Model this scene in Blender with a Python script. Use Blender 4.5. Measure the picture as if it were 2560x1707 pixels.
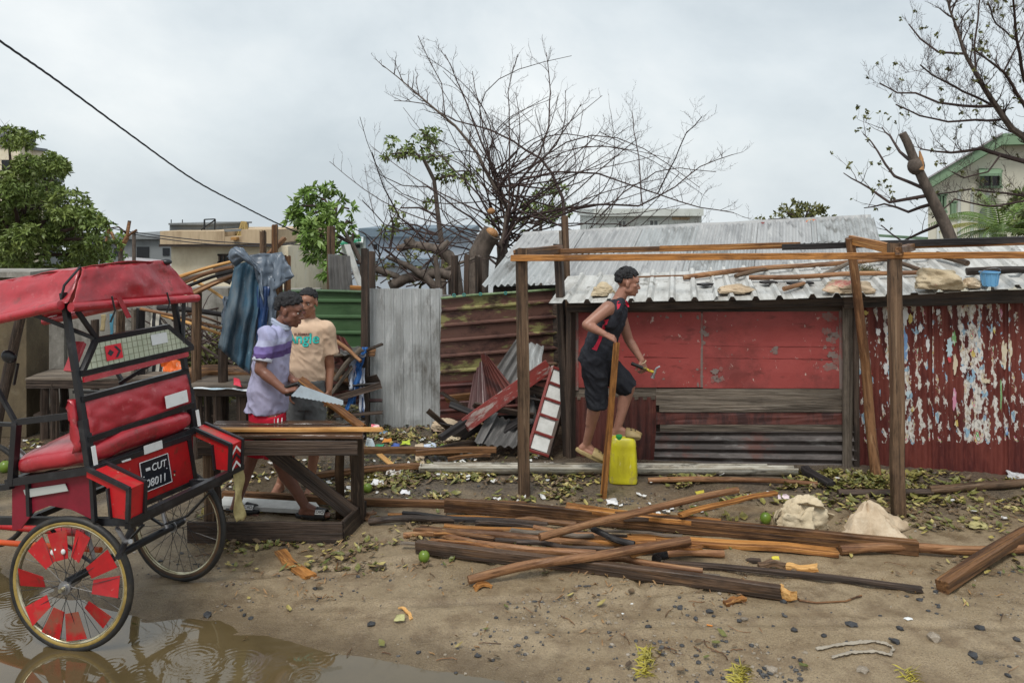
import bpy, bmesh, math, random
import numpy as np
from mathutils import Vector, Matrix, Quaternion, noise as mnoise
for o_ in list(bpy.data.objects): bpy.data.objects.remove(o_)
SC = bpy.context.scene
COL = SC.collection
RNG = random.Random(11)
# ---------------------------------------------------------------- camera
F, CH, H0 = 2050.0, 2.25, 530.0          # focal length in photo pixels, eye height, horizon row
cam_d = bpy.data.cameras.new('camera'); cam = bpy.data.objects.new('camera', cam_d); COL.objects.link(cam)
cam.location = (0, 0, CH); cam.rotation_euler = (math.radians(90), 0, 0)
cam_d.sensor_width = 36.0; cam_d.lens = 36.0*F/2560.0
cam_d.shift_y = -(853.5-H0)/2560.0
cam_d.clip_start = 0.05; cam_d.clip_end = 2000
SC.camera = cam
# ---------------------------------------------------------------- sky, sun, exposure
W = bpy.data.worlds.new('World'); SC.world = W; W.use_nodes = True
wn, wl = W.node_tree.nodes, W.node_tree.links
wn.clear()
def N(t, **k):
    n = wn.new(t)
    for a, b in k.items(): setattr(n, a, b)
    return n
SUN_EL, SUN_AZ = math.radians(58), math.radians(200)
w_out = N('ShaderNodeOutputWorld'); w_bg = N('ShaderNodeBackground')
w_sky = N('ShaderNodeTexSky', sky_type='NISHITA', sun_disc=False, sun_elevation=SUN_EL, sun_rotation=SUN_AZ, air_density=1.0, dust_density=3.0)
w_tc = N('ShaderNodeTexCoord'); w_map = N('ShaderNodeMapping'); w_map.inputs['Scale'].default_value = (1, 1, 1.5)
w_map.inputs['Location'].default_value = (0.35, 0.1, 0.12)
w_n1 = N('ShaderNodeTexNoise'); w_n1.inputs['Scale'].default_value = 1.9; w_n1.inputs['Detail'].default_value = 8; w_n1.inputs['Roughness'].default_value = .55; w_n1.inputs['Distortion'].default_value = .2
w_r1 = N('ShaderNodeValToRGB')
w_r1.color_ramp.elements[0].position = .37; w_r1.color_ramp.elements[0].color = (4.6, 5.15, 5.5, 1)
w_r1.color_ramp.elements[1].position = .64; w_r1.color_ramp.elements[1].color = (7.1, 7.4, 7.45, 1)
e_ = w_r1.color_ramp.elements.new(.5); e_.color = (5.75, 6.25, 6.5, 1)
w_mix = N('ShaderNodeMix', data_type='RGBA'); w_mix.inputs['Factor'].default_value = .93
wl.new(w_tc.outputs['Generated'], w_map.inputs['Vector']); wl.new(w_map.outputs['Vector'], w_n1.inputs['Vector'])
wl.new(w_n1.outputs['Fac'], w_r1.inputs['Fac'])
wl.new(w_sky.outputs['Color'], w_mix.inputs['A']); wl.new(w_r1.outputs['Color'], w_mix.inputs['B'])
wl.new(w_mix.outputs['Result'], w_bg.inputs['Color']); w_bg.inputs['Strength'].default_value = .083
wl.new(w_bg.outputs['Background'], w_out.inputs['Surface'])
sun_d = bpy.data.lights.new('sun', 'SUN'); sun_d.energy = 1.5; sun_d.angle = math.radians(20); sun_d.color = (1, .96, .9)
sun = bpy.data.objects.new('sun', sun_d); COL.objects.link(sun)
sun.rotation_euler = (math.radians(90)-SUN_EL, 0, math.pi-SUN_AZ)
SC.view_settings.view_transform = 'Standard'; SC.view_settings.look = 'None'
SC.view_settings.exposure = 0.70; SC.view_settings.gamma = 1
SC.view_settings.use_curve_mapping = False
# ---------------------------------------------------------------- helpers
def P(px, py, Y): return Vector(((px-1280)/F*Y, Y, CH-(py-H0)/F*Y))
def G(px, py, z=0.0): return P(px, py, F*(CH-z)/(py-H0))
def V(*a): return Vector(a)
def tag(o, label=None, cat=None, group=None, kind=None):
    for k, v in (('label', label), ('category', cat), ('group', group), ('kind', kind or ('thing' if cat else None))):
        if v: o[k] = v
    return o
def empty(name, loc=(0, 0, 0), label=None, cat=None, group=None):
    o = bpy.data.objects.new(name, None); COL.objects.link(o); o.location = loc; o.empty_display_size = .1
    return tag(o, label, cat, group)
def obj(name, me, parent=None, M=None):
    o = bpy.data.objects.new(name, me); COL.objects.link(o)
    M = M or Matrix()
    if parent is not None:
        o.parent = parent
        W_ = Matrix(); p = parent
        while p is not None:
            W_ = p.matrix_basis @ W_; p = p.parent
        M = W_.inverted() @ M
    o.matrix_basis = M
    return o
class MB:
    def __init__(s): s.v = []; s.f = []
    def add(s, vs, fs):
        n = len(s.v); s.v += [tuple(v) for v in vs]; s.f += [tuple(i+n for i in f) for f in fs]; return s
    def box(s, c, d, R=None):
        x, y, z = d[0]/2, d[1]/2, d[2]/2
        vs = [Vector(q) for q in ((-x,-y,-z),(x,-y,-z),(x,y,-z),(-x,y,-z),(-x,-y,z),(x,-y,z),(x,y,z),(-x,y,z))]
        if R is not None: vs = [R @ v for v in vs]
        c = Vector(c)
        return s.add([v+c for v in vs], ((0,3,2,1),(4,5,6,7),(0,1,5,4),(1,2,6,5),(2,3,7,6),(3,0,4,7)))
    def loft(s, rings, close=True, caps=True):
        n = len(rings[0]); vs = [v for r in rings for v in r]; fs = []
        for i in range(len(rings)-1):
            for j in range(n if close else n-1):
                k = (j+1) % n
                fs.append((i*n+j, i*n+k, (i+1)*n+k, (i+1)*n+j))
        if caps and close:
            fs.append(tuple(range(n-1, -1, -1))); fs.append(tuple((len(rings)-1)*n+j for j in range(n)))
        return s.add(vs, fs)
    def tube(s, pts, r, n=8, caps=True, flat=1.0):
        pts = [Vector(p) for p in pts]
        if not hasattr(r, '__len__'): r = [r]*len(pts)
        rings = []; up = None
        for i, p in enumerate(pts):
            t = (pts[min(i+1, len(pts)-1)]-pts[max(i-1, 0)])
            t = t.normalized() if t.length > 1e-9 else Vector((0, 0, 1))
            if up is None:
                up = Vector((0, 0, 1)) if abs(t.z) < .9 else Vector((1, 0, 0))
            a = t.cross(up); a = a.normalized() if a.length > 1e-6 else t.orthogonal().normalized()
            b = a.cross(t).normalized(); up = b
            rings.append([p+(a*math.cos(q)+b*math.sin(q)*flat)*r[i] for q in [2*math.pi*k/n for k in range(n)]])
        return s.loft(rings, True, caps)
    def bar(s, p0, p1, w, h, up=(0, 0, 1)):
        p0, p1 = Vector(p0), Vector(p1); t = (p1-p0).normalized(); up = Vector(up)
        a = t.cross(up); a = a.normalized() if a.length > 1e-6 else t.orthogonal().normalized(); b = a.cross(t)
        return s.loft([[p+a*w/2*i+b*h/2*j for i, j in ((-1,-1),(1,-1),(1,1),(-1,1))] for p in (p0, p1)])
    def grid(s, fn, nu, nv, closed_u=False):
        vs = [fn(i/nu, j/nv) for j in range(nv+1) for i in range(nu+1)]
        return s.add(vs, [(j*(nu+1)+i, j*(nu+1)+i+1, (j+1)*(nu+1)+i+1, (j+1)*(nu+1)+i) for j in range(nv) for i in range(nu)])
    def sheet(s, fn, nu, nv, th):
        """a grid with thickness th along its own normals"""
        g = [[Vector(fn(i/nu, j/nv)) for i in range(nu+1)] for j in range(nv+1)]
        top, bot = [], []
        for j in range(nv+1):
            for i in range(nu+1):
                du = g[j][min(i+1, nu)]-g[j][max(i-1, 0)]; dv = g[min(j+1, nv)][i]-g[max(j-1, 0)][i]
                n_ = du.cross(dv); n_ = n_.normalized() if n_.length > 1e-12 else Vector((0, 0, 1))
                top.append(g[j][i]+n_*th/2); bot.append(g[j][i]-n_*th/2)
        m = len(top); w = nu+1; fs = []
        for j in range(nv):
            for i in range(nu):
                a = j*w+i
                fs.append((a, a+1, a+w+1, a+w)); fs.append((m+a+w, m+a+w+1, m+a+1, m+a))
        for i in range(nu):
            fs.append((m+i, m+i+1, i+1, i)); a = nv*w+i; fs.append((a, a+1, m+a+1, m+a))
        for j in range(nv):
            a = j*w; fs.append((a, a+w, m+a+w, m+a)); a = j*w+nu; fs.append((m+a, m+a+w, a+w, a))
        return s.add(top+bot, fs)
    def ball(s, c, r, nu=10, nv=7, R=None):
        if not hasattr(r, '__len__'): r = (r, r, r)
        c = Vector(c); vs = []; fs = []
        for j in range(nv+1):
            th = math.pi*j/nv
            for i in range(nu):
                ph = 2*math.pi*i/nu
                v = Vector((r[0]*math.sin(th)*math.cos(ph), r[1]*math.sin(th)*math.sin(ph), r[2]*math.cos(th)))
                vs.append(c+(R @ v if R is not None else v))
        for j in range(nv):
            for i in range(nu):
                k = (i+1) % nu
                if j == 0: fs.append((i, nu+i, nu+k))
                elif j == nv-1: fs.append((j*nu+i, (j+1)*nu+i, j*nu+k))
                else: fs.append((j*nu+i, (j+1)*nu+i, (j+1)*nu+k, j*nu+k))
        return s.add(vs, fs)
    def torus(s, c, ax, R, r, n=40, m=8, flat=1.0):
        c = Vector(c); ax = Vector(ax).normalized(); u = ax.orthogonal().normalized(); w = ax.cross(u)
        rings = []
        for i in range(n):
            q = 2*math.pi*i/n; d = u*math.cos(q)+w*math.sin(q)
            rings.append([c+d*(R+r*math.cos(2*math.pi*k/m))+ax*r*flat*math.sin(2*math.pi*k/m) for k in range(m)])
        rings.append(rings[0])
        return s.loft(rings, True, False)
    def prism(s, poly, off):
        """poly: list of 3d points, extruded by vector off"""
        off = Vector(off); n = len(poly); a = [Vector(p) for p in poly]
        return s.add(a+[p+off for p in a], [tuple(range(n-1, -1, -1)), tuple(range(n, 2*n))]+[(i, (i+1) % n, n+(i+1) % n, n+i) for i in range(n)])
    def mesh(s, name, mat=None, smooth=False):
        me = bpy.data.meshes.new(name); me.from_pydata(s.v, [], s.f); me.update()
        if mat:
            me.materials.append(mat)
        if smooth:
            me.polygons.foreach_set('use_smooth', [True]*len(me.polygons))
        return me
    def build(s, name, mat, parent=None, smooth=False, M=None, fix=True):
        me = s.mesh(name, mat, smooth)
        if fix and len(s.f) < 60000:
            bm = bmesh.new(); bm.from_mesh(me); bmesh.ops.recalc_face_normals(bm, faces=bm.faces); bm.to_mesh(me); bm.free()
        if smooth == 'auto':
            try: me.set_sharp_from_angle(angle=math.radians(40))
            except Exception: pass
        return obj(name, me, parent, M)
def frame_from(p0, p1, up=(0, 0, 1)):
    """matrix with local X running from p0 to p1"""
    p0, p1 = Vector(p0), Vector(p1); x = (p1-p0).normalized(); up = Vector(up)
    y = up.cross(x); y = y.normalized() if y.length > 1e-6 else x.orthogonal().normalized(); z = x.cross(y)
    M = Matrix(((x.x, y.x, z.x, p0.x), (x.y, y.y, z.y, p0.y), (x.z, y.z, z.z, p0.z), (0, 0, 0, 1)))
    return M, (p1-p0).length
def nz(x, y=0., z=0.): return mnoise.noise(Vector((x, y, z)))
# ---------------------------------------------------------------- materials
MATS = {}
def mat(name, col, layers=(), rough=.6, bump=0., bscale=40., bstretch=(1, 1, 1), spec=.5, metal=0., coord='Object', rand=True, coat=0., rvar=.0, sss=0., trans=0., alpha=1., ior=1.45, randv=0.):
    """Principled material; layers: (colour, scale, stretch, lo, hi, opacity) mixed over the base by noise"""
    if name in MATS: return MATS[name]
    m = bpy.data.materials.new(name); m.use_nodes = True; nt = m.node_tree; ns, ls = nt.nodes, nt.links
    b = ns['Principled BSDF']
    tc = ns.new('ShaderNodeTexCoord'); vec = tc.outputs[coord]
    oi = None
    if rand or randv:
        oi = ns.new('ShaderNodeObjectInfo')
    if rand:
        va = ns.new('ShaderNodeVectorMath'); va.operation = 'ADD'
        mu = ns.new('ShaderNodeMath'); mu.operation = 'MULTIPLY'; mu.inputs[1].default_value = 37.
        ls.new(oi.outputs['Random'], mu.inputs[0]); ls.new(vec, va.inputs[0]); ls.new(mu.outputs[0], va.inputs[1]); vec = va.outputs[0]
    cur = None
    def rgba(c): return (c[0], c[1], c[2], 1)
    prev = rgba(col)
    for L in layers:
        c, sc, st, lo, hi, op = L[:6]
        mp = ns.new('ShaderNodeMapping'); mp.inputs['Scale'].default_value = st; ls.new(vec, mp.inputs['Vector'])
        mp.inputs['Location'].default_value = (sc*.37, sc*.11, -sc*.23)
        n = ns.new('ShaderNodeTexNoise'); n.inputs['Scale'].default_value = sc; n.inputs['Detail'].default_value = 10; n.inputs['Roughness'].default_value = .70
        ls.new(mp.outputs['Vector'], n.inputs['Vector'])
        mr = ns.new('ShaderNodeMapRange'); mr.inputs['From Min'].default_value = lo; mr.inputs['From Max'].default_value = hi; mr.inputs['To Max'].default_value = op
        ls.new(n.outputs['Fac'], mr.inputs['Value'])
        mx = ns.new('ShaderNodeMix'); mx.data_type = 'RGBA'
        if cur is None: mx.inputs['A'].default_value = prev
        else: ls.new(cur, mx.inputs['A'])
        mx.inputs['B'].default_value = rgba(c); ls.new(mr.outputs['Result'], mx.inputs['Factor']); cur = mx.outputs['Result']
    if randv:
        hs = ns.new('ShaderNodeHueSaturation'); mr = ns.new('ShaderNodeMapRange')
        mr.inputs['To Min'].default_value = 1-randv; mr.inputs['To Max'].default_value = 1+randv
        ls.new(oi.outputs['Random'], mr.inputs['Value']); ls.new(mr.outputs['Result'], hs.inputs['Value'])
        if cur is None: hs.inputs['Color'].default_value = prev
        else: ls.new(cur, hs.inputs['Color'])
        cur = hs.outputs['Color']
    if cur is None: b.inputs['Base Color'].default_value = prev
    else: ls.new(cur, b.inputs['Base Color'])
    b.inputs['Roughness'].default_value = rough; b.inputs['Metallic'].default_value = metal
    b.inputs['Specular IOR Level'].default_value = spec; b.inputs['IOR'].default_value = ior
    if coat: b.inputs['Coat Weight'].default_value = coat; b.inputs['Coat Roughness'].default_value = .15
    if sss: b.inputs['Subsurface Weight'].default_value = sss; b.inputs['Subsurface Radius'].default_value = (.02, .008, .005)
    if trans: b.inputs['Transmission Weight'].default_value = trans
    if alpha < 1: b.inputs['Alpha'].default_value = alpha
    if rvar:
        n = ns.new('ShaderNodeTexNoise'); n.inputs['Scale'].default_value = 4; n.inputs['Detail'].default_value = 5; ls.new(vec, n.inputs['Vector'])
        mr = ns.new('ShaderNodeMapRange'); mr.inputs['From Min'].default_value = .35; mr.inputs['From Max'].default_value = .65
        mr.inputs['To Min'].default_value = max(.03, rough-rvar); mr.inputs['To Max'].default_value = min(1, rough+rvar)
        ls.new(n.outputs['Fac'], mr.inputs['Value']); ls.new(mr.outputs['Result'], b.inputs['Roughness'])
    if bump:
        mp = ns.new('ShaderNodeMapping'); mp.inputs['Scale'].default_value = bstretch; ls.new(vec, mp.inputs['Vector'])
        n = ns.new('ShaderNodeTexNoise'); n.inputs['Scale'].default_value = bscale; n.inputs['Detail'].default_value = 5; ls.new(mp.outputs['Vector'], n.inputs['Vector'])
        bp = ns.new('ShaderNodeBump'); bp.inputs['Strength'].default_value = bump; bp.inputs['Distance'].default_value = .01
        ls.new(n.outputs['Fac'], bp.inputs['Height']); ls.new(bp.outputs['Normal'], b.inputs['Normal'])
    MATS[name] = m
    return m
GRAIN = (.35, 6, 6)
def wood(name, c, dark, rough=.45, hl=None, randv=.18):
    ls_ = [(dark, 5, (.14, 4, 4), .45, .58, .9), (tuple(q*.6 for q in dark), 1.7, (.7, 1.6, 1.6), .50, .62, .8)]
    if hl: ls_.append((hl, 10, (.10, 5, 5), .55, .63, .75))
    ls_.append((tuple(q*.5 for q in dark), 45, (.12, 1.5, 1.5), .54, .66, .7))
    return mat(name, c, ls_, rough=rough+.08, bump=.8, bscale=20, bstretch=(.15, 4, 4), rvar=.16, randv=randv, spec=.32)
wood('wood_orange', (.42, .185, .050), (.13, .050, .018), .38, (.50, .26, .09))
wood('wood_brown', (.19, .094, .041), (.055, .028, .016), .40, (.29, .15, .06))
wood('wood_dark', (.078, .054, .041), (.026, .020, .017), .45, (.14, .10, .075))
wood('wood_black', (.034, .030, .030), (.013, .012, .013), .45, (.07, .062, .06))
wood('wood_post', (.150, .092, .055), (.045, .028, .018), .5, (.28, .19, .12))
wood('wood_grey', (.170, .138, .108), (.085, .068, .054), .6, (.22, .19, .155))
wood('wood_pole', (.31, .155, .072), (.12, .054, .027), .42, (.46, .28, .145))
wood('wood_fresh', (.62, .36, .13), (.45, .21, .06), .5, (.7, .45, .2))
mat('bark_grey', (.135, .105, .085), [(.05, 14, (1, 1, .3), .4, .65, .8)] and [((.05, .038, .03), 14, (1, 1, .35), .4, .62, .85), ((.22, .19, .16), 5, (1, 1, 1), .55, .75, .5)], rough=.8, bump=.8, bscale=30, bstretch=(1, 1, .35))
mat('twig', (.046, .027, .023), [((.10, .06, .045), 6, (1, 1, 1), .5, .7, .5)], rough=.7)
mat('wood_cut', (.42, .22, .09), [((.26, .12, .05), 9, (1, 1, 1), .45, .65, .7)], rough=.6)
GROUP = {}
def beam(name, p0, p1, w, h, m, parent=None, label=None, cat=None, group=None, roll=0., bend=0., jit=.004, seed=None, nseg=5, taper=1., up=(0, 0, 1), skew=0.):
    """sawn timber: local X along its length, chamfered and slightly uneven"""
    M, L = frame_from(p0, p1, up)
    if roll: M = M @ Matrix.Rotation(roll, 4, 'X')
    sd = RNG.random()*50 if seed is None else seed
    ch = min(w, h)*.10; b = MB(); rings = []
    for i in range(nseg+1):
        t = i/nseg; x = L*t
        k = 1+(taper-1)*t
        dy = bend*math.sin(math.pi*t)+jit*nz(t*3, sd); dz = jit*nz(t*3, sd+9)+bend*.4*math.sin(math.pi*t)
        ww, hh = w*k/2*(1+.06*nz(t*4, sd+3)), h*k/2*(1+.06*nz(t*4, sd+5))
        rg = []
        for (a, c) in ((-1,-1),(1,-1),(1,1),(-1,1)):
            for q in (0, 1):
                if (a*c > 0) == (q == 0): y_, z_ = a*ww, c*(hh-ch)
                else: y_, z_ = a*(ww-ch), c*hh
                xx = x+(skew*c*hh+RNG.uniform(-1, 1)*min(.012, w*.22) if i in (0, nseg) else 0)
                rg.append(Vector((xx, y_+dy, z_+dz)))
        rings.append(rg)
    o = b.loft(rings).build(name, MATS[m] if isinstance(m, str) else m, parent, False, M)
    return tag(o, label, cat, group)
def pole(name, pts, r, m, parent=None, label=None, cat=None, group=None, n=9, wob=.10, seed=None, nseg=12, taper=.8):
    """round wood: pts world polyline, uneven radius, local X along its length"""
    pts = [Vector(p) for p in pts]; M, L = frame_from(pts[0], pts[-1]); Mi = M.inverted(); q = [Mi @ p for p in pts]
    sd = RNG.random()*50 if seed is None else seed
    # resample
    ls_ = [0]
    for a, b_ in zip(q, q[1:]): ls_.append(ls_[-1]+(b_-a).length)
    out, rr = [], []
    for i in range(nseg+1):
        t = ls_[-1]*i/nseg; k = max(j for j in range(len(q)-1) if ls_[j] <= t+1e-9); u = (t-ls_[k])/max(1e-9, ls_[k+1]-ls_[k])
        p = q[k].lerp(q[k+1], u)
        p = p+Vector((0, nz(t*1.7, sd), nz(t*1.7, sd+7)))*r*.9
        out.append(p); rr.append(r*(1+(taper-1)*i/nseg)*(1+wob*nz(t*6, sd+2)))
    # smooth the bends
    for _ in range(2): out = [out[0]]+[(out[i-1]+out[i]*2+out[i+1])/4 for i in range(1, len(out)-1)]+[out[-1]]
    o = MB().tube(out, rr, n).build(name, MATS[m] if isinstance(m, str) else m, parent, 'auto', M)
    return tag(o, label, cat, group)
# ================================================================ GROUND AND PUDDLE
def smooth01(t):
    t = np.clip(t, 0, 1); return t*t*(3-2*t)
SHORE = [(-900,1405),(0,1420),(120,1475),(250,1522),(345,1547),(461,1554),(520,1565),(580,1577),(676,1577),(751,1593),(821,1611),(905,1624),(985,1637),(1045,1655),(1150,1670),(1250,1690),(1330,1720),(1330,1950),(-900,1950)]
SHORE_W = np.array([[G(a, b).x, G(a, b).y] for a, b in SHORE])
def shore_sd(x, y):
    """signed distance to the puddle outline, positive inside"""
    x = np.asarray(x, float); y = np.asarray(y, float); d = np.full(x.shape, 1e9); ins = np.zeros(x.shape, bool)
    n = len(SHORE_W)
    for i in range(n):
        a, b = SHORE_W[i], SHORE_W[(i+1) % n]; e = b-a
        t = np.clip(((x-a[0])*e[0]+(y-a[1])*e[1])/(e@e), 0, 1)
        d = np.minimum(d, np.hypot(x-a[0]-t*e[0], y-a[1]-t*e[1]))
        c = ((a[1] > y) != (b[1] > y)) & (x < (b[0]-a[0])*(y-a[1])/(b[1]-a[1]+1e-12)+a[0]); ins ^= c
    return np.where(ins, d, -d)
_rs = np.random.RandomState(5)
_waves = [(k, _rs.uniform(0, 6.28), _rs.uniform(0, 6.28), a) for k, a in ((.7, .010), (1.3, .008), (2.3, .007), (3.7, .0055), (6.1, .004), (9.7, .003), (15, .002), (23, .0014), (37, .0010)) for _ in range(3)]
RUTS = [(.4, 4.75, .10, .02), (1.2, 4.45, .02, -.03), (-.8, 5.2, .22, .03)]
FEET = [(_rs.uniform(-1.6, 3.4), _rs.uniform(4.1, 5.5), _rs.uniform(0, 6.28)) for _ in range(46)]
def ground_h(x, y):
    x = np.asarray(x, float); y = np.asarray(y, float); h = np.zeros(x.shape)
    for k, th, ph, a in _waves: h = h+a*.55*np.sin(k*(x*math.cos(th)+y*math.sin(th))+ph+1.3*np.sin(k*.6*(x*math.sin(th)-y*math.cos(th))+ph*2))
    s = shore_sd(x, y)
    near = smooth01((-s)/.7)
    base = -.0125+.03*smooth01(-s/.5)-.055*smooth01(s/.4)
    h = base*(1-near*.5)+h*(.14+.86*near)
    for x0, y0, th, cv in RUTS:                                     # wheel ruts and footprints pressed into the sand
        u = (x-x0)*math.cos(th)+(y-y0)*math.sin(th); d = -(x-x0)*math.sin(th)+(y-y0)*math.cos(th)-cv*u*u; h = h+near*(.009*np.exp(-((np.abs(d)-.055)/.025)**2)-.013*np.exp(-(d/.032)**2))*np.exp(-(u/2.2)**4)
    for x0, y0, th in FEET:
        u = (x-x0)*math.cos(th)+(y-y0)*math.sin(th); d = -(x-x0)*math.sin(th)+(y-y0)*math.cos(th); r = (u/.12)**2+(d/.045)**2; h = h+near*(-.014*np.exp(-r*r)+.005*np.exp(-(r-1.6)**2*2))
    h = h+.075*smooth01((x-1.2)/2.6)*smooth01((y-6.0)/1.2)          # ground climbs a little towards the shed
    fade = 1-smooth01((np.hypot(x, y-6)-12)/12)
    d_ = np.maximum(0, y-10.5); drop = .05*(d_-1.2*(1-np.exp(-d_/1.2)))          # the town lies a little lower beyond the yard
    return h*fade-drop
def gh(x, y): return float(ground_h(np.array([x]), np.array([y]))[0])
def GG(px, py, dz=0.):
    """the point where the view through a photo pixel meets the uneven ground, raised by dz"""
    z = 0.
    for _ in range(4):
        p = G(px, py, z); z = gh(p.x, p.y)
    p = G(px, py, z); p.z += dz
    return p
def axis(lo, hi, step, far, k=1.25):
    a = list(np.arange(lo, hi+1e-6, step)); s = step
    while a[-1] < far: s *= k; a.append(a[-1]+s)
    s = step
    while a[0] > -far: s *= k; a.insert(0, a[0]-s)
    return np.array(a)
xs, ys = axis(-4.2, 5.2, .028, 420), axis(3.3, 9.2, .028, 420)
GX, GY = np.meshgrid(xs, ys); GZ = ground_h(GX, GY)
nvx, nvy = len(xs), len(ys)
_fine = np.random.RandomState(9).randn(nvy, nvx)                  # grainy surface of trodden sand
for _ in range(2): _fine = (_fine+np.roll(_fine, 1, 0)+np.roll(_fine, -1, 0)+np.roll(_fine, 1, 1)+np.roll(_fine, -1, 1))/3.2
GZ = GZ+_fine*.0016*smooth01(-shore_sd(GX, GY)/.3)*(np.abs(GX) < 6)*(GY < 10)
gv = np.stack([GX.ravel(), GY.ravel(), GZ.ravel()], 1)
ii, jj = np.meshgrid(np.arange(nvx-1), np.arange(nvy-1)); a_ = (jj*nvx+ii).ravel()
gf = np.stack([a_, a_+1, a_+nvx+1, a_+nvx], 1)
def np_mesh(name, v, f, material, smooth=True):
    me = bpy.data.meshes.new(name); nv, nf = len(v), len(f); k = f.shape[1]
    me.vertices.add(nv); me.vertices.foreach_set('co', np.ascontiguousarray(v, dtype=np.float32).ravel())
    me.loops.add(nf*k); me.loops.foreach_set('vertex_index', np.ascontiguousarray(f, dtype=np.int32).ravel())
    me.polygons.add(nf); me.polygons.foreach_set('loop_start', np.arange(0, nf*k, k, dtype=np.int32)); me.polygons.foreach_set('loop_total', np.full(nf, k, dtype=np.int32))
    me.polygons.foreach_set('use_smooth', np.full(nf, smooth)); me.update(calc_edges=True); me.validate()
    if material: me.materials.append(material)
    return me
def ground_mat():
    m = bpy.data.materials.new('wet_sand'); m.use_nodes = True; ns, ls = m.node_tree.nodes, m.node_tree.links; b = ns['Principled BSDF']
    tc = ns.new('ShaderNodeTexCoord'); ob = tc.outputs['Object']
    def noise(s, d=8, st=(1, 1, 1), r=.6):
        mp = ns.new('ShaderNodeMapping'); mp.inputs['Scale'].default_value = st; ls.new(ob, mp.inputs['Vector'])
        n = ns.new('ShaderNodeTexNoise'); n.inputs['Scale'].default_value = s; n.inputs['Detail'].default_value = d; n.inputs['Roughness'].default_value = r; ls.new(mp.outputs[0], n.inputs['Vector']); return n.outputs['Fac']
    def rng(v, a, c, t0=0., t1=1.):
        q = ns.new('ShaderNodeMapRange'); q.inputs['From Min'].default_value = a; q.inputs['From Max'].default_value = c; q.inputs['To Min'].default_value = t0; q.inputs['To Max'].default_value = t1; ls.new(v, q.inputs['Value']); return q.outputs[0]
    def mix(f, A, B):
        q = ns.new('ShaderNodeMix'); q.data_type = 'RGBA'
        if isinstance(f, float): q.inputs['Factor'].default_value = f
        else: ls.new(f, q.inputs['Factor'])
        for k, v in (('A', A), ('B', B)):
            if isinstance(v, tuple): q.inputs[k].default_value = v+(1,)
            else: ls.new(v, q.inputs[k])
        return q.outputs['Result']
    def math_(op, a, c):
        q = ns.new('ShaderNodeMath'); q.operation = op
        for i, v in enumerate((a, c)):
            if isinstance(v, (int, float)): q.inputs[i].default_value = v
            else: ls.new(v, q.inputs[i])
        return q.outputs[0]
    sx = ns.new('ShaderNodeSeparateXYZ'); ls.new(ob, sx.inputs[0])
    c = mix(rng(noise(1.1, 6), .38, .62), (.27, .203, .120), (.35, .270, .170))
    c = mix(rng(noise(4.5, 8, r=.7), .46, .62, 0, .8), c, (.165, .112, .062))
    c = mix(rng(noise(120, 4, r=.8), .48, .62, 0, .7), c, (.10, .075, .05))
    c = mix(rng(noise(90, 4), .62, .7, 0, .6), c, (.40, .32, .22))
    # dark, gritty, trodden soil towards the sheds
    yy = math_('ADD', sx.outputs['Y'], math_('MULTIPLY', math_('SUBTRACT', noise(1.6, 5), .5), 2.2))
    soil = mix(rng(noise(45, 8, r=.8), .45, .58), (.060, .050, .040), (.160, .126, .092))
    c = mix(rng(yy, 5.95, 6.6, 0, .92), c, soil)
    damp = rng(math_('ADD', sx.outputs['Z'], math_('MULTIPLY', math_('SUBTRACT', noise(6, 5), .5), .02)), -.012, .008, 1., 0.)      # soaked rim of the puddle
    c = mix(math_('MULTIPLY', damp, .6), c, (.085, .060, .034))
    ls.new(c, b.inputs['Base Color'])
    wet = rng(noise(2.3, 5), .40, .58, .20, .50)
    ls.new(math_('MAXIMUM', math_('SUBTRACT', wet, math_('MULTIPLY', damp, .3)), .10), b.inputs['Roughness']); b.inputs['Specular IOR Level'].default_value = .5
    bp = ns.new('ShaderNodeBump'); bp.inputs['Strength'].default_value = .9; bp.inputs['Distance'].default_value = .015
    hgt = math_('ADD', math_('MULTIPLY', noise(16, 6), .8), math_('MULTIPLY', noise(110, 3, r=.75), .5)); ls.new(hgt, bp.inputs['Height']); ls.new(bp.outputs[0], b.inputs['Normal'])
    return m
ground = obj('ground', np_mesh('ground', gv, gf, ground_mat())); tag(ground, kind='structure')
# puddle: water sheet with rain rings standing in the hollow
px_, py_ = np.arange(-4.6, .42, .011), np.arange(3.3, 5.9, .011)
PX, PY = np.meshgrid(px_, py_); PZ = np.full(PX.shape, -.0125)
PZ += .0004*np.sin(9*PX+4*np.sin(3*PY))+.0003*np.sin(21*PY+3*PX)
for (cx, cy, R, A) in [(*[G(a, b)[i] for i in (0, 1)], r, q) for a, b, r, q in ((480,1640,.17,1.),(515,1660,.10,1.),(595,1650,.15,.8),(365,1600,.10,.8),(770,1685,.11,.7),(790,1640,.08,.7),(60,1545,.17,1.),(30,1600,.12,.9),(160,1640,.08,.6),(640,1685,.08,.6),(820,1620,.06,.8),(280,1655,.10,.7),(700,1640,.07,.5),(20,1490,.12,.8),(100,1500,.09,.6),(420,1590,.07,.7),(350,1675,.09,.7))]:
    r = np.hypot(PX-cx, PY-cy); PZ += .0007*A*np.sin(r*2*math.pi/.030)*np.exp(-((r-R*.55)/(R*.45))**2)
nx_, ny_ = len(px_), len(py_); ii, jj = np.meshgrid(np.arange(nx_-1), np.arange(ny_-1)); a_ = (jj*nx_+ii).ravel()
pf = np.stack([a_, a_+1, a_+nx_+1, a_+nx_], 1)
sd_ = shore_sd(PX, PY).ravel(); keep = sd_[pf].max(1) > -.35; pf = pf[keep]
used, inv = np.unique(pf, return_inverse=True); pv = np.stack([PX.ravel(), PY.ravel(), PZ.ravel()], 1)[used]
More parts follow.
